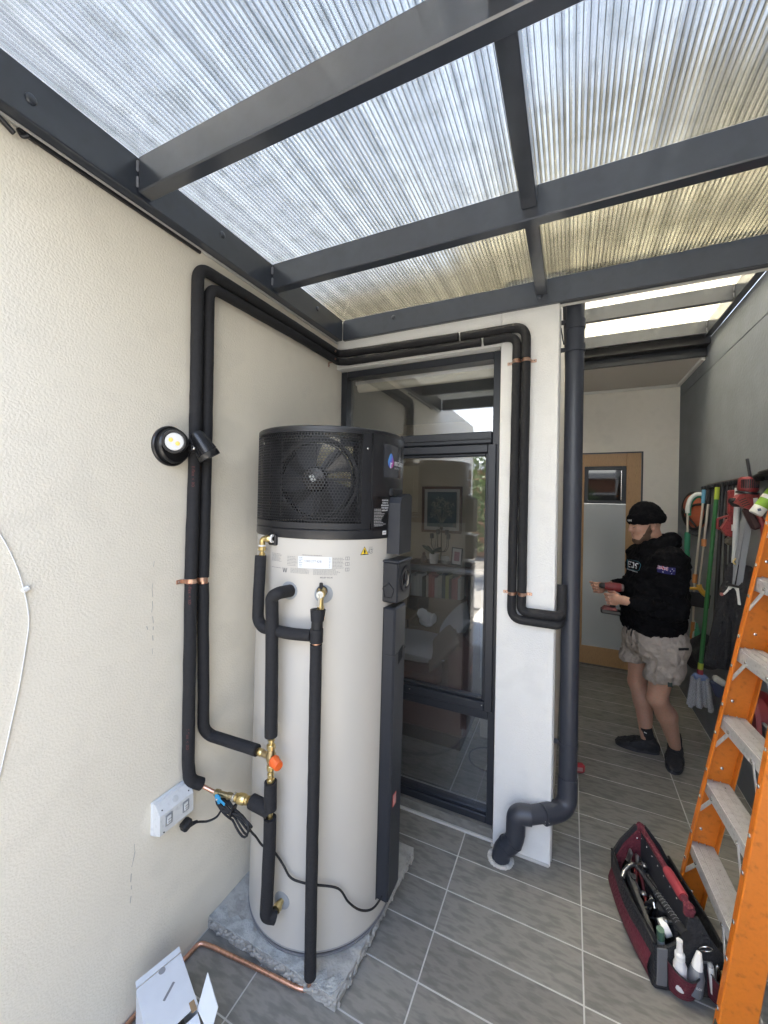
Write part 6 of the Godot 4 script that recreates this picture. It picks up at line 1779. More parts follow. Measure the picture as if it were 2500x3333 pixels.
# ---------------------------------------------------------------- tool bag and what is in it
func make_tool_bag() -> void:
	var at := Vector3(0.380, 0.0, -2.042)
	var yaw := 0.29
	var t := thing("tool_bag", "open dark red and black tool bag on the floor before the ladder", "tool bag", at, "", yaw)
	var red := world(mat([0.115, 0.014, 0.026], 0.8), 6.0, noise("canvas", 0.03, 4, [[0.0, 0.6], [0.5, 1.0], [1.0, 1.2]], 256), noises["cloth_bump"], 0.4)
	var blk := world(mat([0.020, 0.020, 0.022], 0.8), 6.0, noises["canvas"], noises["cloth_bump"], 0.4)
	var hx := 0.122
	var hz := 0.193
	put("base", MB.new().box(Vector3(0, 0.016, 0), Vector3(0.25, 0.032, 0.392), Basis(), 0.010), M.rubber, t)
	var ga := PackedVector2Array([Vector2(-0.122, 0.02), Vector2(0.122, 0.02), Vector2(0.126, 0.185), Vector2(0.088, 0.255), Vector2(0.024, 0.335), Vector2(-0.024, 0.335), Vector2(-0.088, 0.255), Vector2(-0.126, 0.185)])
	var gi := PackedVector2Array([Vector2(-0.105, 0.05), Vector2(0.105, 0.05), Vector2(0.108, 0.18), Vector2(0.075, 0.245), Vector2(0.020, 0.312), Vector2(-0.020, 0.312), Vector2(-0.075, 0.245), Vector2(-0.108, 0.18)])
	put("end_panel", MB.new().prism(ga, 0.012, Transform3D(Basis(), Vector3(0, 0, -hz))), blk, t)
	put("end_padding", MB.new().prism(gi, 0.010, Transform3D(Basis(), Vector3(0, 0, -hz + 0.010))), red, t)
	var gf := PackedVector2Array([Vector2(-0.122, 0.02), Vector2(0.122, 0.02), Vector2(0.124, 0.165), Vector2(0.080, 0.215), Vector2(0.030, 0.300), Vector2(-0.010, 0.300), Vector2(-0.020, 0.215), Vector2(-0.075, 0.175), Vector2(-0.124, 0.165)])
	put("end_panel", MB.new().prism(gf, 0.012, Transform3D(Basis(), Vector3(0, 0, hz))), blk, t)
	for s in [-1.0, 1.0]:
		var P := []
		var N := []
		for i in 7:
			for j in 13:
				var a := j / 12.0
				var y := 0.02 + (0.165 + 0.02 * pow(2.0 * a - 1.0, 2.0)) * i / 6.0
				var bulge := sin(PI * a) * (0.012 + 0.012 * sin(PI * i / 6.0))
				P.append(Vector3(s * (hx + bulge), y, lerpf(-hz, hz, a)))
				N.append(Vector3(s, 0.1, -cos(PI * a) * 0.2).normalized())
		var sm := MB.new()
		sm.grid(P, N, 7, 13)
		var P2 := []
		for q in P: P2.append(q - Vector3(s * 0.008, 0, 0))
		sm.grid(P2, N, 7, 13)
		var side := put("side_panel", sm, blk, t)
		var pk := MB.new()
		P = []
		N = []
		for i in 6:
			for j in 13:
				var a := j / 12.0
				P.append(Vector3(s * (hx + 0.006 + sin(PI * a) * 0.014 + sin(PI * i / 5.0) * 0.014), 0.022 + 0.105 * i / 5.0, lerpf(-hz + 0.01, hz - 0.01, a)))
				N.append(Vector3(s, cos(PI * i / 5.0) * -0.4, -cos(PI * a) * 0.2).normalized())
		pk.grid(P, N, 6, 13)
		put("side_pocket", pk, red if s < 0 else blk, side)
		put("rim_binding", MB.new().tube(smooth([Vector3(s * 0.124, 0.205, -hz), Vector3(s * 0.132, 0.190, -0.09), Vector3(s * 0.135, 0.185, 0.02), Vector3(s * 0.130, 0.188, 0.12), Vector3(s * 0.124, 0.178, hz)]), 0.006, 8), M.rubber, side)
	var dv := put("divider", MB.new().span(Vector3(-0.004, 0.03, -hz + 0.008), Vector3(0.004, 0.312, hz - 0.008), 0.002), mat([0.012, 0.014, 0.02], 0.8), t)
	for k in 8: put("rivet", MB.new().ball(Vector3(-0.006, 0.295, -0.165 + 0.047 * k), Vector3(0.003, 0.004, 0.004)), M.chrome, dv)
	for k in 4: put("pouch", MB.new().box(Vector3(-0.016, 0.13, -0.14 + 0.085 * k), Vector3(0.022, 0.15, 0.078), Basis(), 0.008), blk, dv)
	for k in 4: put("pouch", MB.new().box(Vector3(0.020, 0.13, -0.14 + 0.085 * k), Vector3(0.026, 0.17, 0.078), Basis(), 0.008), blk, dv)
	var hn := put("handle", MB.new().tube([Vector3(0, 0.332, -hz - 0.012), Vector3(0, 0.332, hz + 0.012)], 0.0115, 14), red, t)
	put("grip", MB.new().tube([Vector3(0, 0.332, 0.035), Vector3(0, 0.332, 0.055), Vector3(0, 0.332, 0.145), Vector3(0, 0.332, 0.150)], 0.019, 16, true, [0.017, 0.0195, 0.0195, 0.017]), mat([0.26, 0.030, 0.042], 0.55), hn)
	for z in [-hz, hz - 0.01]: put("handle_tab", MB.new().box(Vector3(0, 0.318, z), Vector3(0.036, 0.05, 0.024), Basis(), 0.008), red, hn)
	# front face
	put("grey_strap", MB.new().span(Vector3(-0.116, 0.03, hz + 0.005), Vector3(-0.080, 0.172, hz + 0.011), 0.002), mat([0.12, 0.12, 0.125], 0.85), t)
	for q in [[-0.028, 0.052, 0.100], [0.092, 0.036, 0.092]]:
		var pm := MB.new()
		var P := []
		var N := []
		for i in 7:
			for j in 11:
				var a := -PI / 2 + PI * j / 10.0
				var g := i / 6.0
				P.append(Vector3(q[0] + sin(a) * q[1] * (0.86 + 0.14 * g), 0.024 + (q[2] + 0.012 * sin(a) * sin(a)) * g, hz + 0.006 + cos(a) * (0.034 + 0.026 * g)))
				N.append(Vector3(sin(a), -0.25, cos(a)).normalized())
		pm.grid(P, N, 7, 11)
		var pk2 := put("front_pocket", pm, red, t)
		var rim := []
		for j in 11: rim.append(P[66 + j])
		put("pocket_binding", MB.new().tube(rim, 0.003, 6), M.rubber, pk2)
	put("d_ring", MB.new().tube(ring_points(Vector3(0.045, 0.205, hz + 0.016), Basis(Vector3.RIGHT, 0.5), 0.022, 18), 0.0028, 8, false), M.chrome, t)
	put("ring_tab", MB.new().box(Vector3(0.045, 0.230, hz + 0.010), Vector3(0.03, 0.03, 0.008), Basis(), 0.003), blk, t)
	put("buckle", MB.new().bar(Vector3(0.032, 0.150, hz + 0.012), Vector3(0.072, 0.152, hz + 0.012), 0.010, 0.006, Vector3.UP, 0.002), mat([0.14, 0.14, 0.14], 0.4, 0.5), t)
	for q in [Vector3(0.038, 0.045, hz + 0.008), Vector3(-0.02, 0.285, -hz + 0.018), Vector3(0.016, 0.285, -hz + 0.018)]: put("rivet", MB.new().ball(q, Vector3(0.005, 0.005, 0.003)), M.chrome, t)
	# contents
	var bag := Transform3D(Basis(Vector3.UP, yaw), at)
	var hm := thing("hammer", "hammer with black dotted grip lying across the tool bag", "hammer")
	var a0 := bag * Vector3(-0.062, 0.232, -0.085)
	var a1 := bag * Vector3(-0.018, 0.238, 0.205)
	put("grip", MB.new().tube([a0.lerp(a1, 0.42), a0.lerp(a1, 0.6), a0.lerp(a1, 0.8), a0.lerp(a1, 0.93), a0.lerp(a1, 1.0)], 0.015, 14, true, [0.012, 0.014, 0.0135, 0.016, 0.0195]), M.rubber, hm)
	put("shaft", MB.new().tube([a0, a0.lerp(a1, 0.44)], 0.009, 12), mat([0.12, 0.12, 0.12], 0.3, 0.8), hm)
	var hs := (a1 - a0).normalized().cross(Vector3.UP).normalized()
	var hd := MB.new()
	hd.lathe([Vector2(0, 0), Vector2(0.014, 0), Vector2(0.014, 0.014), Vector2(0.009, 0.02), Vector2(0.010, 0.04), Vector2(0, 0.042)], turned(a0 - hs * 0.045, hs), 16)
	put("head", hd, mat([0.45, 0.45, 0.45], 0.25, 1.0), hm)
	put("claw", MB.new().tube(smooth([a0 + hs * -0.005, a0 + hs * 0.025 + Vector3(0, 0.004, 0), a0 + hs * 0.055 + Vector3(0.0, -0.012, 0.012), a0 + hs * 0.068 + Vector3(0, -0.028, 0.03)]), 0.009, 10, true), mat([0.35, 0.35, 0.35], 0.28, 1.0), hm)
	var dots := MB.new()
	for i in 10:
		for j in 5:
			var c := a0.lerp(a1, 0.48 + 0.042 * i)
			var an := -0.9 + 0.42 * j
			dots.ball(c + (Vector3.UP * cos(an) - hs * sin(an)) * 0.0142, Vector3.ONE * 0.0013, Basis(), 6)
	kind(put("grip_dots", dots, mat([0.5, 0.5, 0.5], 0.5), hm), "stuff")
	var rng := RandomNumberGenerator.new()
	rng.seed = 77
	var labels := ["dark pliers standing against the left side of the tool bag", "dark screwdriver beside the hammer head in the tool bag", "steel spanner lying below the hammer in the tool bag", "black handled pliers at the back of the tool bag", "long thin steel rod leaning in the left of the tool bag", "dark multigrips between the hammer and the bag divider", "thin black screwdriver at the front left of the tool bag"]
	var kinds := ["pliers", "screwdriver", "spanner", "pliers", "steel_rod", "multigrips", "screwdriver"]
	for k in 7:
		var p := bag * Vector3(-0.105 + 0.012 * k, 0.09 + 0.01 * (k % 3), -0.14 + 0.038 * k)
		var q := bag * Vector3(-0.118 + 0.017 * k + rng.randf_range(-0.005, 0.01), 0.205 + 0.012 * (k % 2), -0.09 + 0.040 * k + rng.randf_range(0.0, 0.05))
		var tt := thing(kinds[k], labels[k], kinds[k].replace("_", " "))
		if kinds[k] in ["pliers", "multigrips"]:
			for s in [-1.0, 1.0]:
				put("handle", MB.new().tube(smooth([p, p.lerp(q, 0.5) + hs * s * 0.010, p.lerp(q, 0.8) + hs * s * 0.008]), 0.006, 8), M.rubber, tt)
			put("jaw", MB.new().bar(p.lerp(q, 0.78), q, 0.022, 0.010, hs, 0.004), mat([0.16, 0.16, 0.16], 0.3, 0.9), tt)
		elif kinds[k] == "screwdriver":
			put("handle", MB.new().tube([p.lerp(q, 0.45), p.lerp(q, 0.6), q], 0.011, 10, true, [0.007, 0.012, 0.011]), M.rubber, tt)
			put("shank", MB.new().tube([p, p.lerp(q, 0.5)], 0.0035, 8), M.chrome, tt)
		else:
			put("shank", MB.new().bar(p, q, 0.013, 0.005, hs, 0.002), mat([0.30, 0.30, 0.30], 0.3, 0.9), tt)
			put("end", MB.new().ball(q, Vector3(0.012, 0.006, 0.012), Basis(), 10), mat([0.30, 0.30, 0.30], 0.3, 0.9), tt)
	var more := [["adjustable_wrench", "adjustable steel wrench lying at the very back of the tool bag", -0.07, -0.15], ["tin_snips", "tin snips with dark red handles near the back of the tool bag", -0.045, -0.10], ["tape_roll", "roll of black tape wedged under the hammer head", -0.085, -0.045], ["pipe_cutter", "small chrome pipe cutter in the middle of the tool bag", -0.055, 0.01], ["torch", "short black torch standing before the bag divider", -0.035, 0.06], ["tape_roll", "roll of white thread tape beside the marker in the tool bag", -0.05, 0.12], ["level", "thin dark spirit level lying along the left side of the tool bag", -0.10, 0.02]]
	for e in more:
		var c := Vector3(e[2], 0.155 + 0.02 * rng.randf(), e[3])
		var tt := thing(e[0], e[1], e[0].replace("_", " "), bag * c, "", yaw)
		tt.rotation.x = rng.randf_range(-0.5, 0.5)
		match e[0]:
			"tape_roll": put("roll", MB.new().lathe([Vector2(0.016, -0.012), Vector2(0.028, -0.012), Vector2(0.028, 0.012), Vector2(0.016, 0.012), Vector2(0.016, -0.012)], turned(Vector3.ZERO, Vector3(1, 0.4, 0)), 20), M.white if "white" in e[1] else M.rubber, tt)
			"torch": put("barrel", MB.new().lathe([Vector2(0, -0.06), Vector2(0.014, -0.06), Vector2(0.014, 0.03), Vector2(0.019, 0.045), Vector2(0.019, 0.065), Vector2(0, 0.066)], turned(Vector3.ZERO, Vector3(-0.1, 1, 0.2)), 16), M.rubber, tt)
			"level": put("beam", MB.new().box(Vector3.ZERO, Vector3(0.018, 0.045, 0.24), Basis(Vector3.RIGHT, 0.1), 0.002), mat([0.07, 0.07, 0.07], 0.35, 0.5), tt)
			"pipe_cutter":
				put("frame", MB.new().tube(smooth([Vector3(0, -0.03, 0), Vector3(0, 0.03, 0), Vector3(0.0, 0.045, 0.02), Vector3(0.0, 0.03, 0.04)]), 0.007, 10), M.chrome, tt)
				put("knob", MB.new().lathe([Vector2(0, 0), Vector2(0.014, 0.0), Vector2(0.014, 0.025), Vector2(0, 0.026)], turned(Vector3(0, -0.05, 0), Vector3.UP), 14), M.chrome, tt)
			_:
				for sx in [-1.0, 1.0]: put("handle", MB.new().tube(smooth([Vector3(sx * 0.012, -0.08, 0.03), Vector3(sx * 0.014, -0.02, 0.0), Vector3(sx * 0.005, 0.03, -0.01)]), 0.0075, 8), mat([0.16, 0.02, 0.02], 0.5) if e[0] == "tin_snips" else M.chrome, tt)
				put("jaw", MB.new().bar(Vector3(0, 0.025, -0.01), Vector3(0.006, 0.085, -0.02), 0.026, 0.011, Vector3.BACK, 0.004), mat([0.3, 0.3, 0.3], 0.3, 0.9), tt)
	var mk := thing("marker_pen", "thick white marker standing at the front left of the tool bag", "marker")
	put("barrel", MB.new().tube([bag * Vector3(-0.075, 0.10, 0.150), bag * Vector3(-0.088, 0.208, 0.165)], 0.0125, 14), mat([0.55, 0.56, 0.54], 0.4), mk)
	put("cap", MB.new().tube([bag * Vector3(-0.083, 0.165, 0.158), bag * Vector3(-0.0882, 0.2085, 0.165)], 0.0135, 14), mat([0.08, 0.15, 0.10], 0.4), mk)
	var b1 := thing("spray_bottle", "white plastic bottle with tapered nozzle in the red front pocket", "bottle", bag * Vector3(-0.044, 0.056, hz + 0.026), "bottles in the bag pocket", yaw)
	b1.rotation.z = 0.03
	put("bottle", MB.new().lathe([Vector2(0, 0), Vector2(0.020, 0.0), Vector2(0.0215, 0.005), Vector2(0.0215, 0.085), Vector2(0.014, 0.105), Vector2(0.014, 0.110)], Transform3D(), 24), mat([0.62, 0.62, 0.63], 0.4), b1)
	put("collar", MB.new().lathe([Vector2(0.0, 0.108), Vector2(0.0165, 0.108), Vector2(0.0165, 0.126), Vector2(0.011, 0.132), Vector2(0.009, 0.165), Vector2(0.010, 0.166), Vector2(0.010, 0.176), Vector2(0, 0.177)], Transform3D(), 20), M.white, b1)
	put("label_band", MB.new().lathe([Vector2(0.0217, 0.02), Vector2(0.0219, 0.02), Vector2(0.0219, 0.07), Vector2(0.0217, 0.07)], Transform3D(), 24, -0.7, 0.5), mat([0.55, 0.47, 0.47], 0.5), b1)
	var b2 := thing("sealant_bottle", "dark grey bottle with white conical cap in the red front pocket", "bottle", bag * Vector3(0.000, 0.054, hz + 0.030), "bottles in the bag pocket", yaw)
	b2.rotation.z = -0.10
	put("bottle", MB.new().lathe([Vector2(0, 0), Vector2(0.0245, 0.0), Vector2(0.0265, 0.006), Vector2(0.0265, 0.062), Vector2(0.020, 0.088), Vector2(0.0165, 0.094)], Transform3D(), 24), mat([0.17, 0.18, 0.20], 0.35, 0.3), b2)
	put("cap", MB.new().lathe([Vector2(0.0, 0.090), Vector2(0.0175, 0.090), Vector2(0.017, 0.106), Vector2(0.0155, 0.112), Vector2(0.0085, 0.148), Vector2(0, 0.150)], Transform3D(), 20), M.white, b2)
	put("bottle_print", letters("LOC", 0.0085, shifted(func(x, y): return [Vector3(0.0268 * sin(x / 0.0268), 0.040 + y, 0.0268 * cos(x / 0.0268)), Vector3(sin(x / 0.0268), 0, cos(x / 0.0268))], 0, 0), true), M.white, b2)
	for k in 5:
		var o := thing("marking_tool", ["clear plastic tube in the right pocket of the tool bag", "silver pen in the right pocket of the tool bag", "small brass bit in the right pocket of the tool bag", "thin steel file in the right pocket of the tool bag", "short green capped pen in the right pocket of the tool bag"][k], ["tube", "pen", "bit", "file", "pen"][k], bag * Vector3(0.072 + 0.011 * k, 0.05, hz + 0.020 + 0.004 * (k % 2)), "", yaw)
		o.rotation.z = 0.12 - 0.09 * k
		put("shaft", MB.new().lathe([Vector2(0, 0), Vector2([0.010, 0.006, 0.004, 0.005, 0.005][k], 0.0), Vector2([0.010, 0.006, 0.004, 0.004, 0.005][k], [0.10, 0.105, 0.08, 0.085, 0.07][k]), Vector2(0, [0.101, 0.108, 0.085, 0.09, 0.072][k])], Transform3D(), 12), [M.white, M.chrome, M.brass, M.chrome, M.white][k], o)
		put("tip", MB.new().ball(Vector3(0, [0.10, 0.106, 0.083, 0.087, 0.07][k], 0), Vector3.ONE * [0.010, 0.006, 0.005, 0.004, 0.0055][k]), [mat([0.3, 0.3, 0.3], 0.3), M.chrome, M.brass, M.chrome, mat([0.15, 0.25, 0.08], 0.5)][k], o)

# ---------------------------------------------------------------- white carton
func make_carton() -> void:
	var t := thing("white_carton", "opened white cardboard carton on the floor by the copper pipe", "carton")
	var w := world(mat([0.70, 0.72, 0.74], 0.75), 4.0, noise("paper", 0.01, 4, [[0.0, 0.94], [1.0, 1.0]], 256))
	var A := Vector3(-1.296, 0.195, -0.862)
	var B := Vector3(-1.258, 0.195, -1.000)
	var C := Vector3(-1.080, 0.195, -0.925)
	var D := A + C - B
	var y := Vector3(0, -0.19, 0)
	var th := Vector3(0, 0.0025, 0)
	put("top", slab(A, D, C, B, 0.003), w, t)
	put("side", slab(A + y, B + y, B - th, A - th, 0.003), w, t)
	put("side", slab(B + y, C + y, C - th, B - th, 0.003), w, t)
	put("side", slab(D + y, A + y, A - th, D - th, 0.003), w, t)
	var e := (C - B).normalized()
	put("tuck_flap", slab(A + Vector3(-0.002, 0.004, 0), B + Vector3(-0.002, 0.004, 0), B - e * 0.022 + Vector3(0, 0.006, 0), A - e * 0.022 + Vector3(0, 0.006, 0), 0.003), w, t)
	put("side_flap", slab(C + Vector3(0.004, -0.01, 0.004), C + Vector3(0.080, -0.035, 0.020), C + Vector3(0.078, 0.02, -0.012), C + Vector3(-0.002, 0.060, -0.040), 0.003), w, t)
	put("side_flap", slab(D + Vector3(0.004, -0.02, 0), D + Vector3(0.070, -0.07, 0.02), C + Vector3(0.075, -0.05, 0.03), C + Vector3(0.006, -0.02, 0.006), 0.003), w, t)
	put("inner_flap", slab(D + Vector3(0.0, -0.03, 0.02), C + Vector3(0.01, -0.03, 0.004), C + Vector3(0.02, -0.15, 0.02), D + Vector3(0.01, -0.15, 0.03), 0.003), w, t)
	put("tape_tab", MB.new().box(C + Vector3(-0.008, 0.002, 0.012), Vector3(0.034, 0.004, 0.016), Basis(Vector3.UP, -0.4), 0.001), mat([0.30, 0.20, 0.11], 0.7), t)
	var c := (A + C) / 2.0
	put("hand_slot", MB.new().box(c + Vector3(-0.006, 0.0016, -0.012), Vector3(0.008, 0.0012, 0.052), Basis(Vector3.UP, 0.32)), mat([0.22, 0.22, 0.23], 0.8), t)
	put("thumb_notch", MB.new().lathe([Vector2(0, 0.0), Vector2(0.011, 0.0), Vector2(0.011, 0.0012), Vector2(0, 0.0014)], Transform3D(Basis(), A.lerp(B, 0.52) + Vector3(0.008, 0.0015, 0)), 18), mat([0.28, 0.28, 0.28], 0.8), t)

func slab(a: Vector3, b: Vector3, c: Vector3, d: Vector3, th: float) -> MB:
	var n := (b - a).cross(d - a).normalized() * th / 2.0
	var m := MB.new()
	m.quad(a + n, b + n, c + n, d + n); m.quad(d - n, c - n, b - n, a - n)
	for q in [[a, b], [b, c], [c, d], [d, a]]: m.quad(q[0] - n, q[1] - n, q[1] + n, q[0] + n)
	return m

func make_red_tape() -> void:
	var t := thing("tape_measure", "small red tape measure on the floor beyond the downpipe", "tape measure", Vector3(0.085, 0.0, -3.06))
	put("case", MB.new().box(Vector3(0, 0.032, 0), Vector3(0.07, 0.064, 0.042), Basis(Vector3.UP, 0.3), 0.014), mat([0.36, 0.02, 0.03], 0.4), t)
	put("case_badge", MB.new().box(Vector3(0.004, 0.034, 0.022), Vector3(0.036, 0.026, 0.003), Basis(Vector3.UP, 0.3), 0.001), mat([0.45, 0.25, 0.25], 0.5), t)

# ---------------------------------------------------------------- tools hung on the grey wall
func stick(called: String, label: String, cat: String, segs: Array, group := "") -> Node3D:  # each: part name, from, to, radius, material
	var t := thing(called, label, cat, segs[0][1], group)
	for s in segs:
		var a: Vector3 = s[1] - segs[0][1]
		var b: Vector3 = s[2] - segs[0][1]
		put(s[0], MB.new().tube([a, b], s[3], 12), s[4], t)
	return t

func make_tool_rack() -> void:
	var rk := thing("tool_rack", "long black tool rack rail with clips on the grey wall", "rack", Vector3(1.036, 2.0, -4.05))
	put("rail", MB.new().bar(Vector3(-0.022, 0.008, 0), Vector3(-0.022, 0.045, 1.75), 0.034, 0.04, Vector3.RIGHT, 0.004), M.black, rk)
	for k in 22: put("clip", MB.new().box(Vector3(-0.058, -0.006 + 0.0018 * k, 0.05 + 0.078 * k), Vector3(0.05, 0.030, 0.016), Basis(), 0.005), M.black, rk)
	var alu := mat([0.50, 0.46, 0.40], 0.35, 0.7)
	var gr := mat([0.03, 0.20, 0.11], 0.45)
	var gr2 := mat([0.02, 0.13, 0.035], 0.4)
	var orange := mat([0.42, 0.16, 0.05], 0.5)
	var yellow := mat([0.50, 0.28, 0.03], 0.5)
	var redp := world(mat([0.24, 0.030, 0.032], 0.42), 7.0, noises["scuff"])
	# orange sun hood
	var h := thing("sun_hood", "round orange folding hood with black rim at the far end of the rack", "hood", Vector3(1.0, 1.805, -4.39))
	put("panel", MB.new().ball(Vector3.ZERO, Vector3(0.028, 0.155, 0.36), Basis(Vector3.RIGHT, 0.12), 24), mat([0.40, 0.085, 0.035], 0.75), h)
	var rim := []
	for k in 33: rim.append(Vector3(-0.004, sin(TAU * k / 32.0) * 0.160, cos(TAU * k / 32.0) * 0.37))
	put("rim", MB.new().tube(rim, 0.014, 8, false), M.rubber, h)
	put("strap", MB.new().tube(smooth([Vector3(-0.02, -0.13, -0.16), Vector3(-0.036, 0.0, -0.05), Vector3(-0.03, 0.05, 0.12), Vector3(-0.012, 0.06, 0.33)]), 0.010, 8), M.rubber, h)
	put("strap", MB.new().tube(smooth([Vector3(-0.012, 0.02, -0.34), Vector3(-0.034, -0.03, -0.12), Vector3(-0.02, -0.13, 0.16)]), 0.009, 8), M.rubber, h)
	# green and white grass trimmer shaft
	var gt := thing("garden_edger", "green and white garden edger with curved handle nearest the person", "garden tool", Vector3(0.87, 1.80, -4.0))
	put("curved_handle", MB.new().tube(smooth([Vector3(0.085, 0.145, 0), Vector3(0.05, 0.140, 0), Vector3(0.015, 0.10, 0), Vector3(0.0, 0.03, 0), Vector3(0.0, -0.01, 0)]), 0.017, 14, true, []), mat([0.55, 0.57, 0.55], 0.4), gt)
	put("handle_back", MB.new().tube(smooth([Vector3(0.088, 0.130, -0.006), Vector3(0.055, 0.126, -0.006), Vector3(0.024, 0.09, -0.006), Vector3(0.010, 0.03, -0.006), Vector3(0.008, -0.03, -0.004)]), 0.016, 12), gr, gt)
	put("rod", MB.new().tube([Vector3(0, -0.01, 0), Vector3(0, -0.18, 0)], 0.009, 12), alu, gt)
	put("grip", MB.new().tube([Vector3(0, -0.165, 0), Vector3(0, -0.18, 0), Vector3(0, -0.30, 0), Vector3(0, -0.31, 0)], 0.02, 14, true, [0.014, 0.022, 0.020, 0.016]), gr, gt)
	put("motor", MB.new().tube([Vector3(0, -0.31, 0), Vector3(0, -0.33, 0), Vector3(0, -0.39, 0), Vector3(0, -0.40, 0), Vector3(0.004, -0.47, 0), Vector3(0.01, -0.51, 0)], 0.02, 14, true, [0.014, 0.019, 0.020, 0.027, 0.022, 0.008]), gr, gt)
	put("side_crank", MB.new().bar(Vector3(0.005, -0.165, 0.01), Vector3(0.085, -0.195, 0.02), 0.022, 0.022, Vector3.BACK, 0.006), M.black, gt)
	# extension poles
	var p1 := stick("extension_pole", "slim metal pole with light blue grip and orange hook at the bottom", "pole", [["blue_grip", Vector3(0.95, 1.979, -3.9), Vector3(0.945, 1.872, -3.9), 0.0135, mat([0.12, 0.33, 0.46], 0.5)], ["tube", Vector3(0.945, 1.88, -3.9), Vector3(0.902, 1.28, -3.9), 0.0085, alu], ["orange_collar", Vector3(0.904, 1.31, -3.9), Vector3(0.900, 1.24, -3.9), 0.0165, orange], ["inner_tube", Vector3(0.900, 1.25, -3.9), Vector3(0.895, 0.90, -3.9), 0.007, alu], ["hook_socket", Vector3(0.896, 0.93, -3.9), Vector3(0.892, 0.86, -3.9), 0.013, orange]], "metal extension poles on the rack")
	put("hook", MB.new().tube(smooth([Vector3(-0.058, -1.11, 0), Vector3(-0.066, -1.17, 0), Vector3(-0.050, -1.225, 0), Vector3(-0.015, -1.25, 0), Vector3(0.012, -1.248, 0)]), 0.008, 10), orange, p1)
	var p2 := stick("extension_pole", "slim metal pole with black grip ending in a yellow squeegee", "pole", [["black_grip", Vector3(0.95, 1.975, -3.77), Vector3(0.946, 1.866, -3.77), 0.0135, M.rubber], ["tube", Vector3(0.946, 1.87, -3.77), Vector3(0.923, 1.58, -3.77), 0.0085, alu], ["orange_collar", Vector3(0.924, 1.60, -3.77), Vector3(0.922, 1.545, -3.77), 0.0165, orange], ["inner_tube", Vector3(0.922, 1.55, -3.77), Vector3(0.897, 1.24, -3.77), 0.0065, alu]], "metal extension poles on the rack")
	put("yellow_head", MB.new().tube(smooth([Vector3(-0.053, -0.725, 0), Vector3(-0.045, -0.755, 0), Vector3(-0.02, -0.79, 0), Vector3(-0.004, -0.80, 0)]), 0.018, 12, true), yellow, p2)
	put("yellow_arm", MB.new().bar(Vector3(-0.11, -0.760, 0), Vector3(-0.045, -0.755, 0), 0.022, 0.02, Vector3.BACK, 0.005), yellow, p2)
	put("black_blade", MB.new().box(Vector3(-0.045, -0.845, -0.01), Vector3(0.13, 0.11, 0.02), Basis(Vector3.BACK, -0.1), 0.006), M.rubber, p2)
	# mop
	var mp := stick("mop", "green handled mop with grey and white cloth strips", "mop", [["grip", Vector3(0.95, 1.988, -3.58), Vector3(0.944, 1.90, -3.58), 0.016, mat([0.33, 0.42, 0.04], 0.5)], ["handle", Vector3(0.944, 1.91, -3.58), Vector3(0.872, 0.70, -3.58), 0.0135, gr2], ["lime_collar", Vector3(0.873, 0.715, -3.58), Vector3(0.870, 0.668, -3.58), 0.017, mat([0.36, 0.45, 0.05], 0.5)], ["red_socket", Vector3(0.870, 0.67, -3.58), Vector3(0.869, 0.635, -3.58), 0.019, mat([0.26, 0.03, 0.05], 0.5)]])
	var rng := RandomNumberGenerator.new()
	rng.seed = 61
	var mopm := world(mat([0.42, 0.43, 0.45], 0.95), 9.0, noise("speckle", 0.09, 2, [[0.0, 0.25], [0.40, 0.35], [0.52, 0.95], [1.0, 1.0]], 256))
	put("mop_top", MB.new().box(Vector3(-0.082, -1.375, 0), Vector3(0.095, 0.05, 0.045), Basis(), 0.018), mat([0.14, 0.19, 0.34], 0.9), mp)
	for k in 13:
		var x := -0.128 + 0.0076 * k
		var z := rng.randf_range(-0.022, 0.022)
		var e := Vector3(-0.146 + 0.0112 * k, -1.592 + rng.randf_range(-0.014, 0.02), z * 1.7)
		var md := Vector3(lerpf(x, e.x, 0.6) + rng.randf_range(-0.008, 0.008), -1.48, z * 1.6 + rng.randf_range(-0.01, 0.01))
		var P := []
		var N := []
		var c := [Vector3(x, -1.372, z), md, e]
		var w0 := Vector3(1, 0, rng.randf_range(-0.7, 0.7)).normalized()
		for i in 7:
			var t := i / 6.0
			var p: Vector3 = c[0].lerp(c[1], t).lerp(c[1].lerp(c[2], t), t)
			for j in 5:
				var b := (j / 4.0 - 0.5) * 2.0
				P.append(p + w0 * b * lerpf(0.010, 0.018, t) + Vector3(0, 0, 1) * (1.0 - b * b) * 0.009)
				N.append((Vector3(0, 0, 1) + w0 * b * 0.9).normalized())
		var cs := MB.new()
		cs.grid(P, N, 7, 5)
		put("cloth_strip", cs, mopm, mp)
	# black poles
	stick("black_pole", "thickest of the three black poles hanging beside the green mop", "pole", [["pole", Vector3(0.955, 1.99, -3.50), Vector3(0.925, 0.92, -3.50), 0.0135, M.black]], "black poles on the rack")
	stick("black_pole", "middle of the three black poles hanging behind the red saw", "pole", [["pole", Vector3(0.96, 1.99, -3.42), Vector3(0.95, 1.05, -3.42), 0.009, M.black]], "black poles on the rack")
	stick("black_pole", "black pole closest to the white pole, under the red saw", "pole", [["pole", Vector3(0.965, 1.99, -3.34), Vector3(0.955, 1.10, -3.34), 0.010, M.black]], "black poles on the rack")
	# red tool with loop handle
	var rs := thing("pruning_saw", "red plastic tool with loop handle hanging head down from the rack", "power tool", Vector3(0.95, 1.94, -3.31))
	put("boom", MB.new().bar(Vector3(0, 0.02, 0), Vector3(0.0, -0.14, 0), 0.040, 0.034, Vector3.RIGHT, 0.008), redp, rs)
	put("neck", MB.new().bar(Vector3(0, -0.13, 0), Vector3(-0.006, -0.20, 0), 0.028, 0.03, Vector3.RIGHT, 0.007), redp, rs)
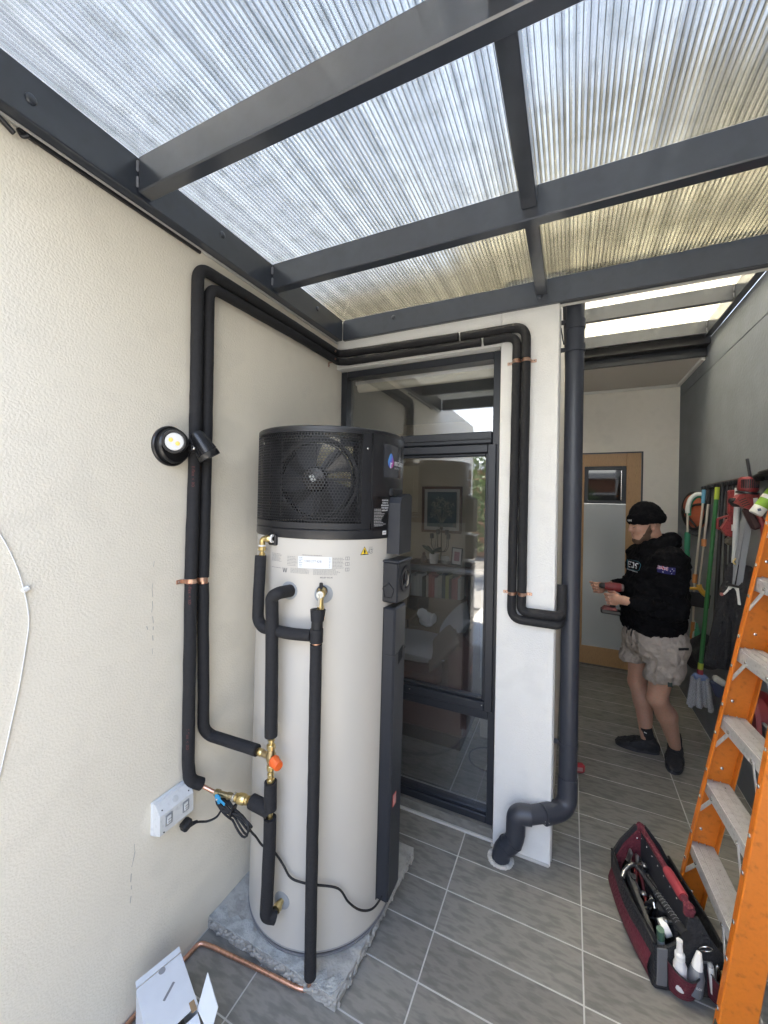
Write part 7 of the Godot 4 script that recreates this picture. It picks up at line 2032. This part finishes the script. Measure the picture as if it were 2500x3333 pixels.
	put("body", MB.new().prism(PackedVector2Array([Vector2(-0.022, -0.17), Vector2(0.014, -0.17), Vector2(0.018, -0.26), Vector2(0.006, -0.285), Vector2(-0.03, -0.28), Vector2(-0.055, -0.235)]), 0.045), redp, rs)
	put("loop_handle", MB.new().tube([Vector3(-0.018, -0.150, 0), Vector3(-0.068, -0.172, 0), Vector3(-0.070, -0.232, 0), Vector3(-0.046, -0.240, 0)], 0.0085, 10), redp, rs)
	put("white_sticker", MB.new().box(Vector3(0.004, -0.225, 0.0235), Vector3(0.016, 0.04, 0.002)), M.white, rs)
	put("guard", MB.new().box(Vector3(-0.002, -0.315, 0), Vector3(0.055, 0.05, 0.05), Basis(), 0.014), mat([0.09, 0.08, 0.06], 0.6), rs)
	stick("white_pole", "white round pole hanging between the red saw and the webbing strap", "pole", [["pole", Vector3(0.955, 1.97, -3.22), Vector3(0.94, 1.25, -3.22), 0.0155, mat([0.50, 0.52, 0.53], 0.45)]])
	# black bags and the webbing
	var w := thing("webbing_strap", "pale grey webbing strap with white buckle hanging over the black bag", "strap", Vector3(0.96, 1.86, -3.09))
	var wm := mat([0.20, 0.215, 0.245], 0.85)
	put("strap", MB.new().bar(Vector3(0, 0, 0), Vector3(-0.058, -0.50, -0.02), 0.034, 0.003, Vector3(0.4, 0, 1).normalized(), 0.001), wm, w)
	put("strap", MB.new().bar(Vector3(0.012, -0.02, 0.03), Vector3(-0.030, -0.50, 0.0), 0.032, 0.003, Vector3(0.7, 0, 0.7).normalized(), 0.001), wm, w)
	put("buckle_end", MB.new().bar(Vector3(-0.062, -0.49, -0.01), Vector3(-0.098, -0.545, -0.03), 0.036, 0.006, Vector3(0.4, 0, 1).normalized(), 0.002), M.white, w)
	put("buckle_end", MB.new().bar(Vector3(-0.045, -0.49, 0.0), Vector3(-0.035, -0.60, 0.01), 0.030, 0.006, Vector3(0.7, 0, 0.7).normalized(), 0.002), M.white, w)
	put("buckle", MB.new().box(Vector3(-0.050, -0.49, 0.0), Vector3(0.07, 0.014, 0.03), Basis(Vector3.BACK, -0.2), 0.004), M.black, w)
	put("red_tip", MB.new().box(Vector3(-0.100, -0.552, -0.03), Vector3(0.022, 0.02, 0.02), Basis(), 0.004), mat([0.35, 0.12, 0.11], 0.5), w)
	var cloth := world(mat([0.014, 0.014, 0.017], 0.85), 5.0, null, noises["cloth_bump"], 0.6)
	var bg := thing("black_bag", "long black cloth bag hanging under the webbing strap", "bag", Vector3(0.92, 1.40, -3.14))
	var bf := Field.new().setup(Vector3(-0.18, -0.62, -0.12), Vector3(0.12, 0.16, 0.12), 0.012)
	bf.bone(Vector3(-0.01, 0.08, 0), Vector3(-0.02, -0.1, 0), 0.028, 0.045, 0.03, Vector3(1, 1, 0.8)).bone(Vector3(-0.02, -0.08, 0), Vector3(-0.05, -0.53, -0.01), 0.048, 0.085, 0.03, Vector3(1, 1, 0.7)).bone(Vector3(0.05, 0.06, 0.03), Vector3(0.05, -0.40, 0.04), 0.04, 0.06, 0.04)
	for k in 4: bf.bone(Vector3(-0.04 + 0.02 * k, -0.05, 0.05), Vector3(-0.10 + 0.05 * k, -0.52, 0.06), 0.004, 0.012, 0.02)
	bf.trim(Vector3(0, -0.55, 0), Vector3(0.05, -1, 0).normalized())
	put("cloth", bf.mesh_into(MB.new()), cloth, bg)
	put("brass_clip", MB.new().tube(smooth([Vector3(0.0, 0.135, 0.03), Vector3(-0.014, 0.115, 0.035), Vector3(0.0, 0.10, 0.035), Vector3(0.01, 0.12, 0.03)]), 0.005, 8), M.brass, bg)
	var b2 := thing("backpack", "black backpack hanging low behind the green mop handle", "bag", Vector3(0.93, 0.72, -3.78))
	var b2f := Field.new().setup(Vector3(-0.16, -0.2, -0.22), Vector3(0.12, 0.25, 0.22), 0.012)
	b2f.bone(Vector3(0, -0.03, -0.08), Vector3(0.0, 0.02, 0.14), 0.085, 0.08, 0.03).bone(Vector3(-0.01, 0.05, -0.03), Vector3(0, 0.12, 0.05), 0.07, 0.05, 0.03).egg(Vector3(-0.06, -0.04, 0.02), Vector3(0.05, 0.07, 0.09), 0.03)
	put("cloth", b2f.mesh_into(MB.new()), cloth, b2)
	# green hand brush and pan
	var dp := thing("dustpan", "green and white dustpan low on the wall behind the person", "dustpan", Vector3(1.0, 0.66, -4.32))
	put("pan", MB.new().prism(PackedVector2Array([Vector2(-0.15, -0.16), Vector2(0.12, -0.13), Vector2(0.10, 0.12), Vector2(0.03, 0.17), Vector2(-0.03, 0.15)]), 0.035, Transform3D(Basis(Vector3.UP, -PI / 2), Vector3.ZERO)), gr, dp)
	put("white_edge", MB.new().bar(Vector3(-0.02, -0.165, -0.16), Vector3(-0.02, -0.135, 0.125), 0.02, 0.045, Vector3.UP, 0.006), mat([0.50, 0.52, 0.48], 0.6), dp)
	put("pan_handle", MB.new().bar(Vector3(-0.02, 0.03, 0.05), Vector3(-0.02, 0.20, 0.08), 0.045, 0.02, Vector3.BACK, 0.008), mat([0.40, 0.45, 0.45], 0.5), dp)
	# red trimmer
	var tr := thing("line_trimmer", "red electric line trimmer hanging at the near end of the rack", "power tool", Vector3(0.94, 1.93, -2.98))
	put("motor_cap", MB.new().lathe([Vector2(0, 0), Vector2(0.038, 0.0), Vector2(0.048, 0.015), Vector2(0.048, 0.075), Vector2(0.038, 0.09), Vector2(0, 0.092)], turned(Vector3(-0.012, 0.005, 0), Vector3(0.06, 1, 0)), 24), redp, tr)
	for k in 10: put("vent_slot", MB.new().box(Vector3(-0.010 + sin(-0.9 + 0.2 * k) * 0.0478, 0.055, cos(-0.9 + 0.2 * k) * 0.0478), Vector3(0.007, 0.05, 0.004), Basis(Vector3.UP, -0.9 + 0.2 * k), 0.001), M.black, tr)
	put("collar", MB.new().lathe([Vector2(0.03, 0), Vector2(0.053, 0.0), Vector2(0.053, 0.012), Vector2(0.03, 0.014)], turned(Vector3(-0.014, -0.004, 0), Vector3(0.15, 1, 0)), 24), M.black, tr)
	put("housing", MB.new().prism(PackedVector2Array([Vector2(-0.055, -0.005), Vector2(0.03, 0.0), Vector2(0.035, -0.08), Vector2(0.012, -0.105), Vector2(-0.03, -0.085), Vector2(-0.085, -0.055)]), 0.07), redp, tr)
	for k in 4: put("vent_slot", MB.new().box(Vector3(-0.045 + 0.006 * k, -0.035 - 0.011 * k, 0.0355), Vector3(0.035, 0.005, 0.002), Basis(Vector3.BACK, 0.5)), M.black, tr)
	put("rating_label", MB.new().box(Vector3(0.014, -0.045, 0.0358), Vector3(0.020, 0.038, 0.0015), Basis(Vector3.BACK, 0.1)), M.white, tr)
	put("nose_cap", MB.new().bar(Vector3(-0.055, -0.04, 0), Vector3(-0.085, -0.066, 0), 0.06, 0.06, Vector3.BACK, 0.014), M.rubber, tr)
	put("rear_grip", MB.new().bar(Vector3(-0.022, -0.085, 0.01), Vector3(0.030, -0.205, 0.01), 0.042, 0.044, Vector3.BACK, 0.012), mat([0.035, 0.015, 0.015], 0.6), tr)
	put("shaft", MB.new().tube(smooth([Vector3(0.02, -0.08, 0), Vector3(0.055, -0.17, 0.0), Vector3(0.066, -0.26, 0.0), Vector3(0.064, -0.45, 0.0)]), 0.015, 12), redp, tr)
	var ck := thing("dark_cord", "coil of dark cord piled on top of the rack end", "cord", Vector3(0.985, 2.04, -2.86))
	for k in 5: put("loop", MB.new().tube(ring_points(Vector3(0, 0.006 * k - 0.01, 0.02 * k), Basis(Vector3(0.2 * k, 0.3, 1).normalized(), 0.3) * Basis(Vector3.RIGHT, 1.3), 0.06 + 0.01 * (k % 3), 16), 0.009, 8, false), M.rubber, ck)
	stick("black_stick", "short black stick standing up behind the rack end", "stick", [["stick", Vector3(0.95, 2.02, -3.015), Vector3(0.945, 2.135, -3.05), 0.008, M.black]])
	var sc := thing("spray_can", "green and white spray can tilted above the ladder rail", "can", Vector3(0.915, 1.815, -2.83))
	sc.rotation.z = -0.55
	put("can", MB.new().lathe([Vector2(0, 0), Vector2(0.028, 0.0), Vector2(0.031, 0.005), Vector2(0.031, 0.05), Vector2(0, 0.05)], Transform3D(), 24), M.white, sc)
	put("green_band", MB.new().lathe([Vector2(0.0311, 0.045), Vector2(0.0312, 0.046), Vector2(0.0312, 0.15), Vector2(0.024, 0.165), Vector2(0, 0.17)], Transform3D(), 24), mat([0.20, 0.38, 0.03], 0.5), sc)
	put("white_band", MB.new().lathe([Vector2(0.0313, 0.092), Vector2(0.0315, 0.093), Vector2(0.0315, 0.112), Vector2(0.0313, 0.113)], Transform3D(), 24), M.white, sc)
	put("hazard_mark", MB.new().box(Vector3(-0.006, 0.024, 0.0308), Vector3(0.014, 0.014, 0.002), Basis(Vector3.BACK, PI / 4)), mat([0.08, 0.10, 0.16], 0.5), sc)
	# low down behind the ladder
	var rb := thing("red_hose_reel", "dark red reel hanging low behind the ladder treads", "reel", Vector3(0.95, 0.68, -2.86))
	put("drum", MB.new().lathe([Vector2(0, -0.05), Vector2(0.15, -0.05), Vector2(0.155, -0.03), Vector2(0.12, -0.02), Vector2(0.12, 0.02), Vector2(0.155, 0.03), Vector2(0.15, 0.05), Vector2(0, 0.05)], turned(Vector3.ZERO, Vector3.RIGHT), 28), mat([0.15, 0.012, 0.016], 0.5), rb)
	put("pale_bracket", MB.new().bar(Vector3(-0.06, 0.20, 0.02), Vector3(-0.065, -0.02, -0.05), 0.06, 0.012, Vector3.BACK, 0.004), mat([0.30, 0.31, 0.26], 0.6), rb)
	put("hub", MB.new().ball(Vector3(-0.055, 0, 0), Vector3(0.02, 0.04, 0.04)), M.black, rb)
	var rc := thing("red_bucket", "small red bucket hanging behind the upper ladder treads", "bucket", Vector3(0.95, 1.06, -2.74))
	put("bucket", MB.new().lathe([Vector2(0, 0), Vector2(0.06, 0.0), Vector2(0.075, 0.13), Vector2(0.078, 0.135), Vector2(0.07, 0.135), Vector2(0.058, 0.01), Vector2(0, 0.01)], Transform3D(), 24), mat([0.32, 0.02, 0.02], 0.45), rc)
	put("bail", MB.new().tube(smooth([Vector3(0, 0.13, -0.075), Vector3(0, 0.22, -0.03), Vector3(0, 0.22, 0.03), Vector3(0, 0.13, 0.075)]), 0.003, 6), M.chrome, rc)
	var sb := thing("scrub_brush", "navy and white scrubbing brush hanging behind the ladder's far rail", "brush", Vector3(0.94, 0.60, -3.45))
	put("block", MB.new().box(Vector3.ZERO, Vector3(0.07, 0.11, 0.05), Basis(Vector3.BACK, 0.35), 0.012), mat([0.03, 0.04, 0.08], 0.6), sb)
	put("bristles", MB.new().box(Vector3(0.0, 0.06, 0.015), Vector3(0.075, 0.04, 0.055), Basis(Vector3.BACK, -0.5), 0.012), mat([0.42, 0.42, 0.40], 0.9), sb)
	var gp := thing("grey_panel", "grey board leaning on the wall low behind the ladder", "board", Vector3(1.0, 0.0, -2.6))
	put("board", MB.new().box(Vector3(-0.03, 0.36, 0.0), Vector3(0.02, 0.72, 0.6), Basis(Vector3.BACK, 0.09), 0.004), mat([0.12, 0.13, 0.15], 0.7), gp)
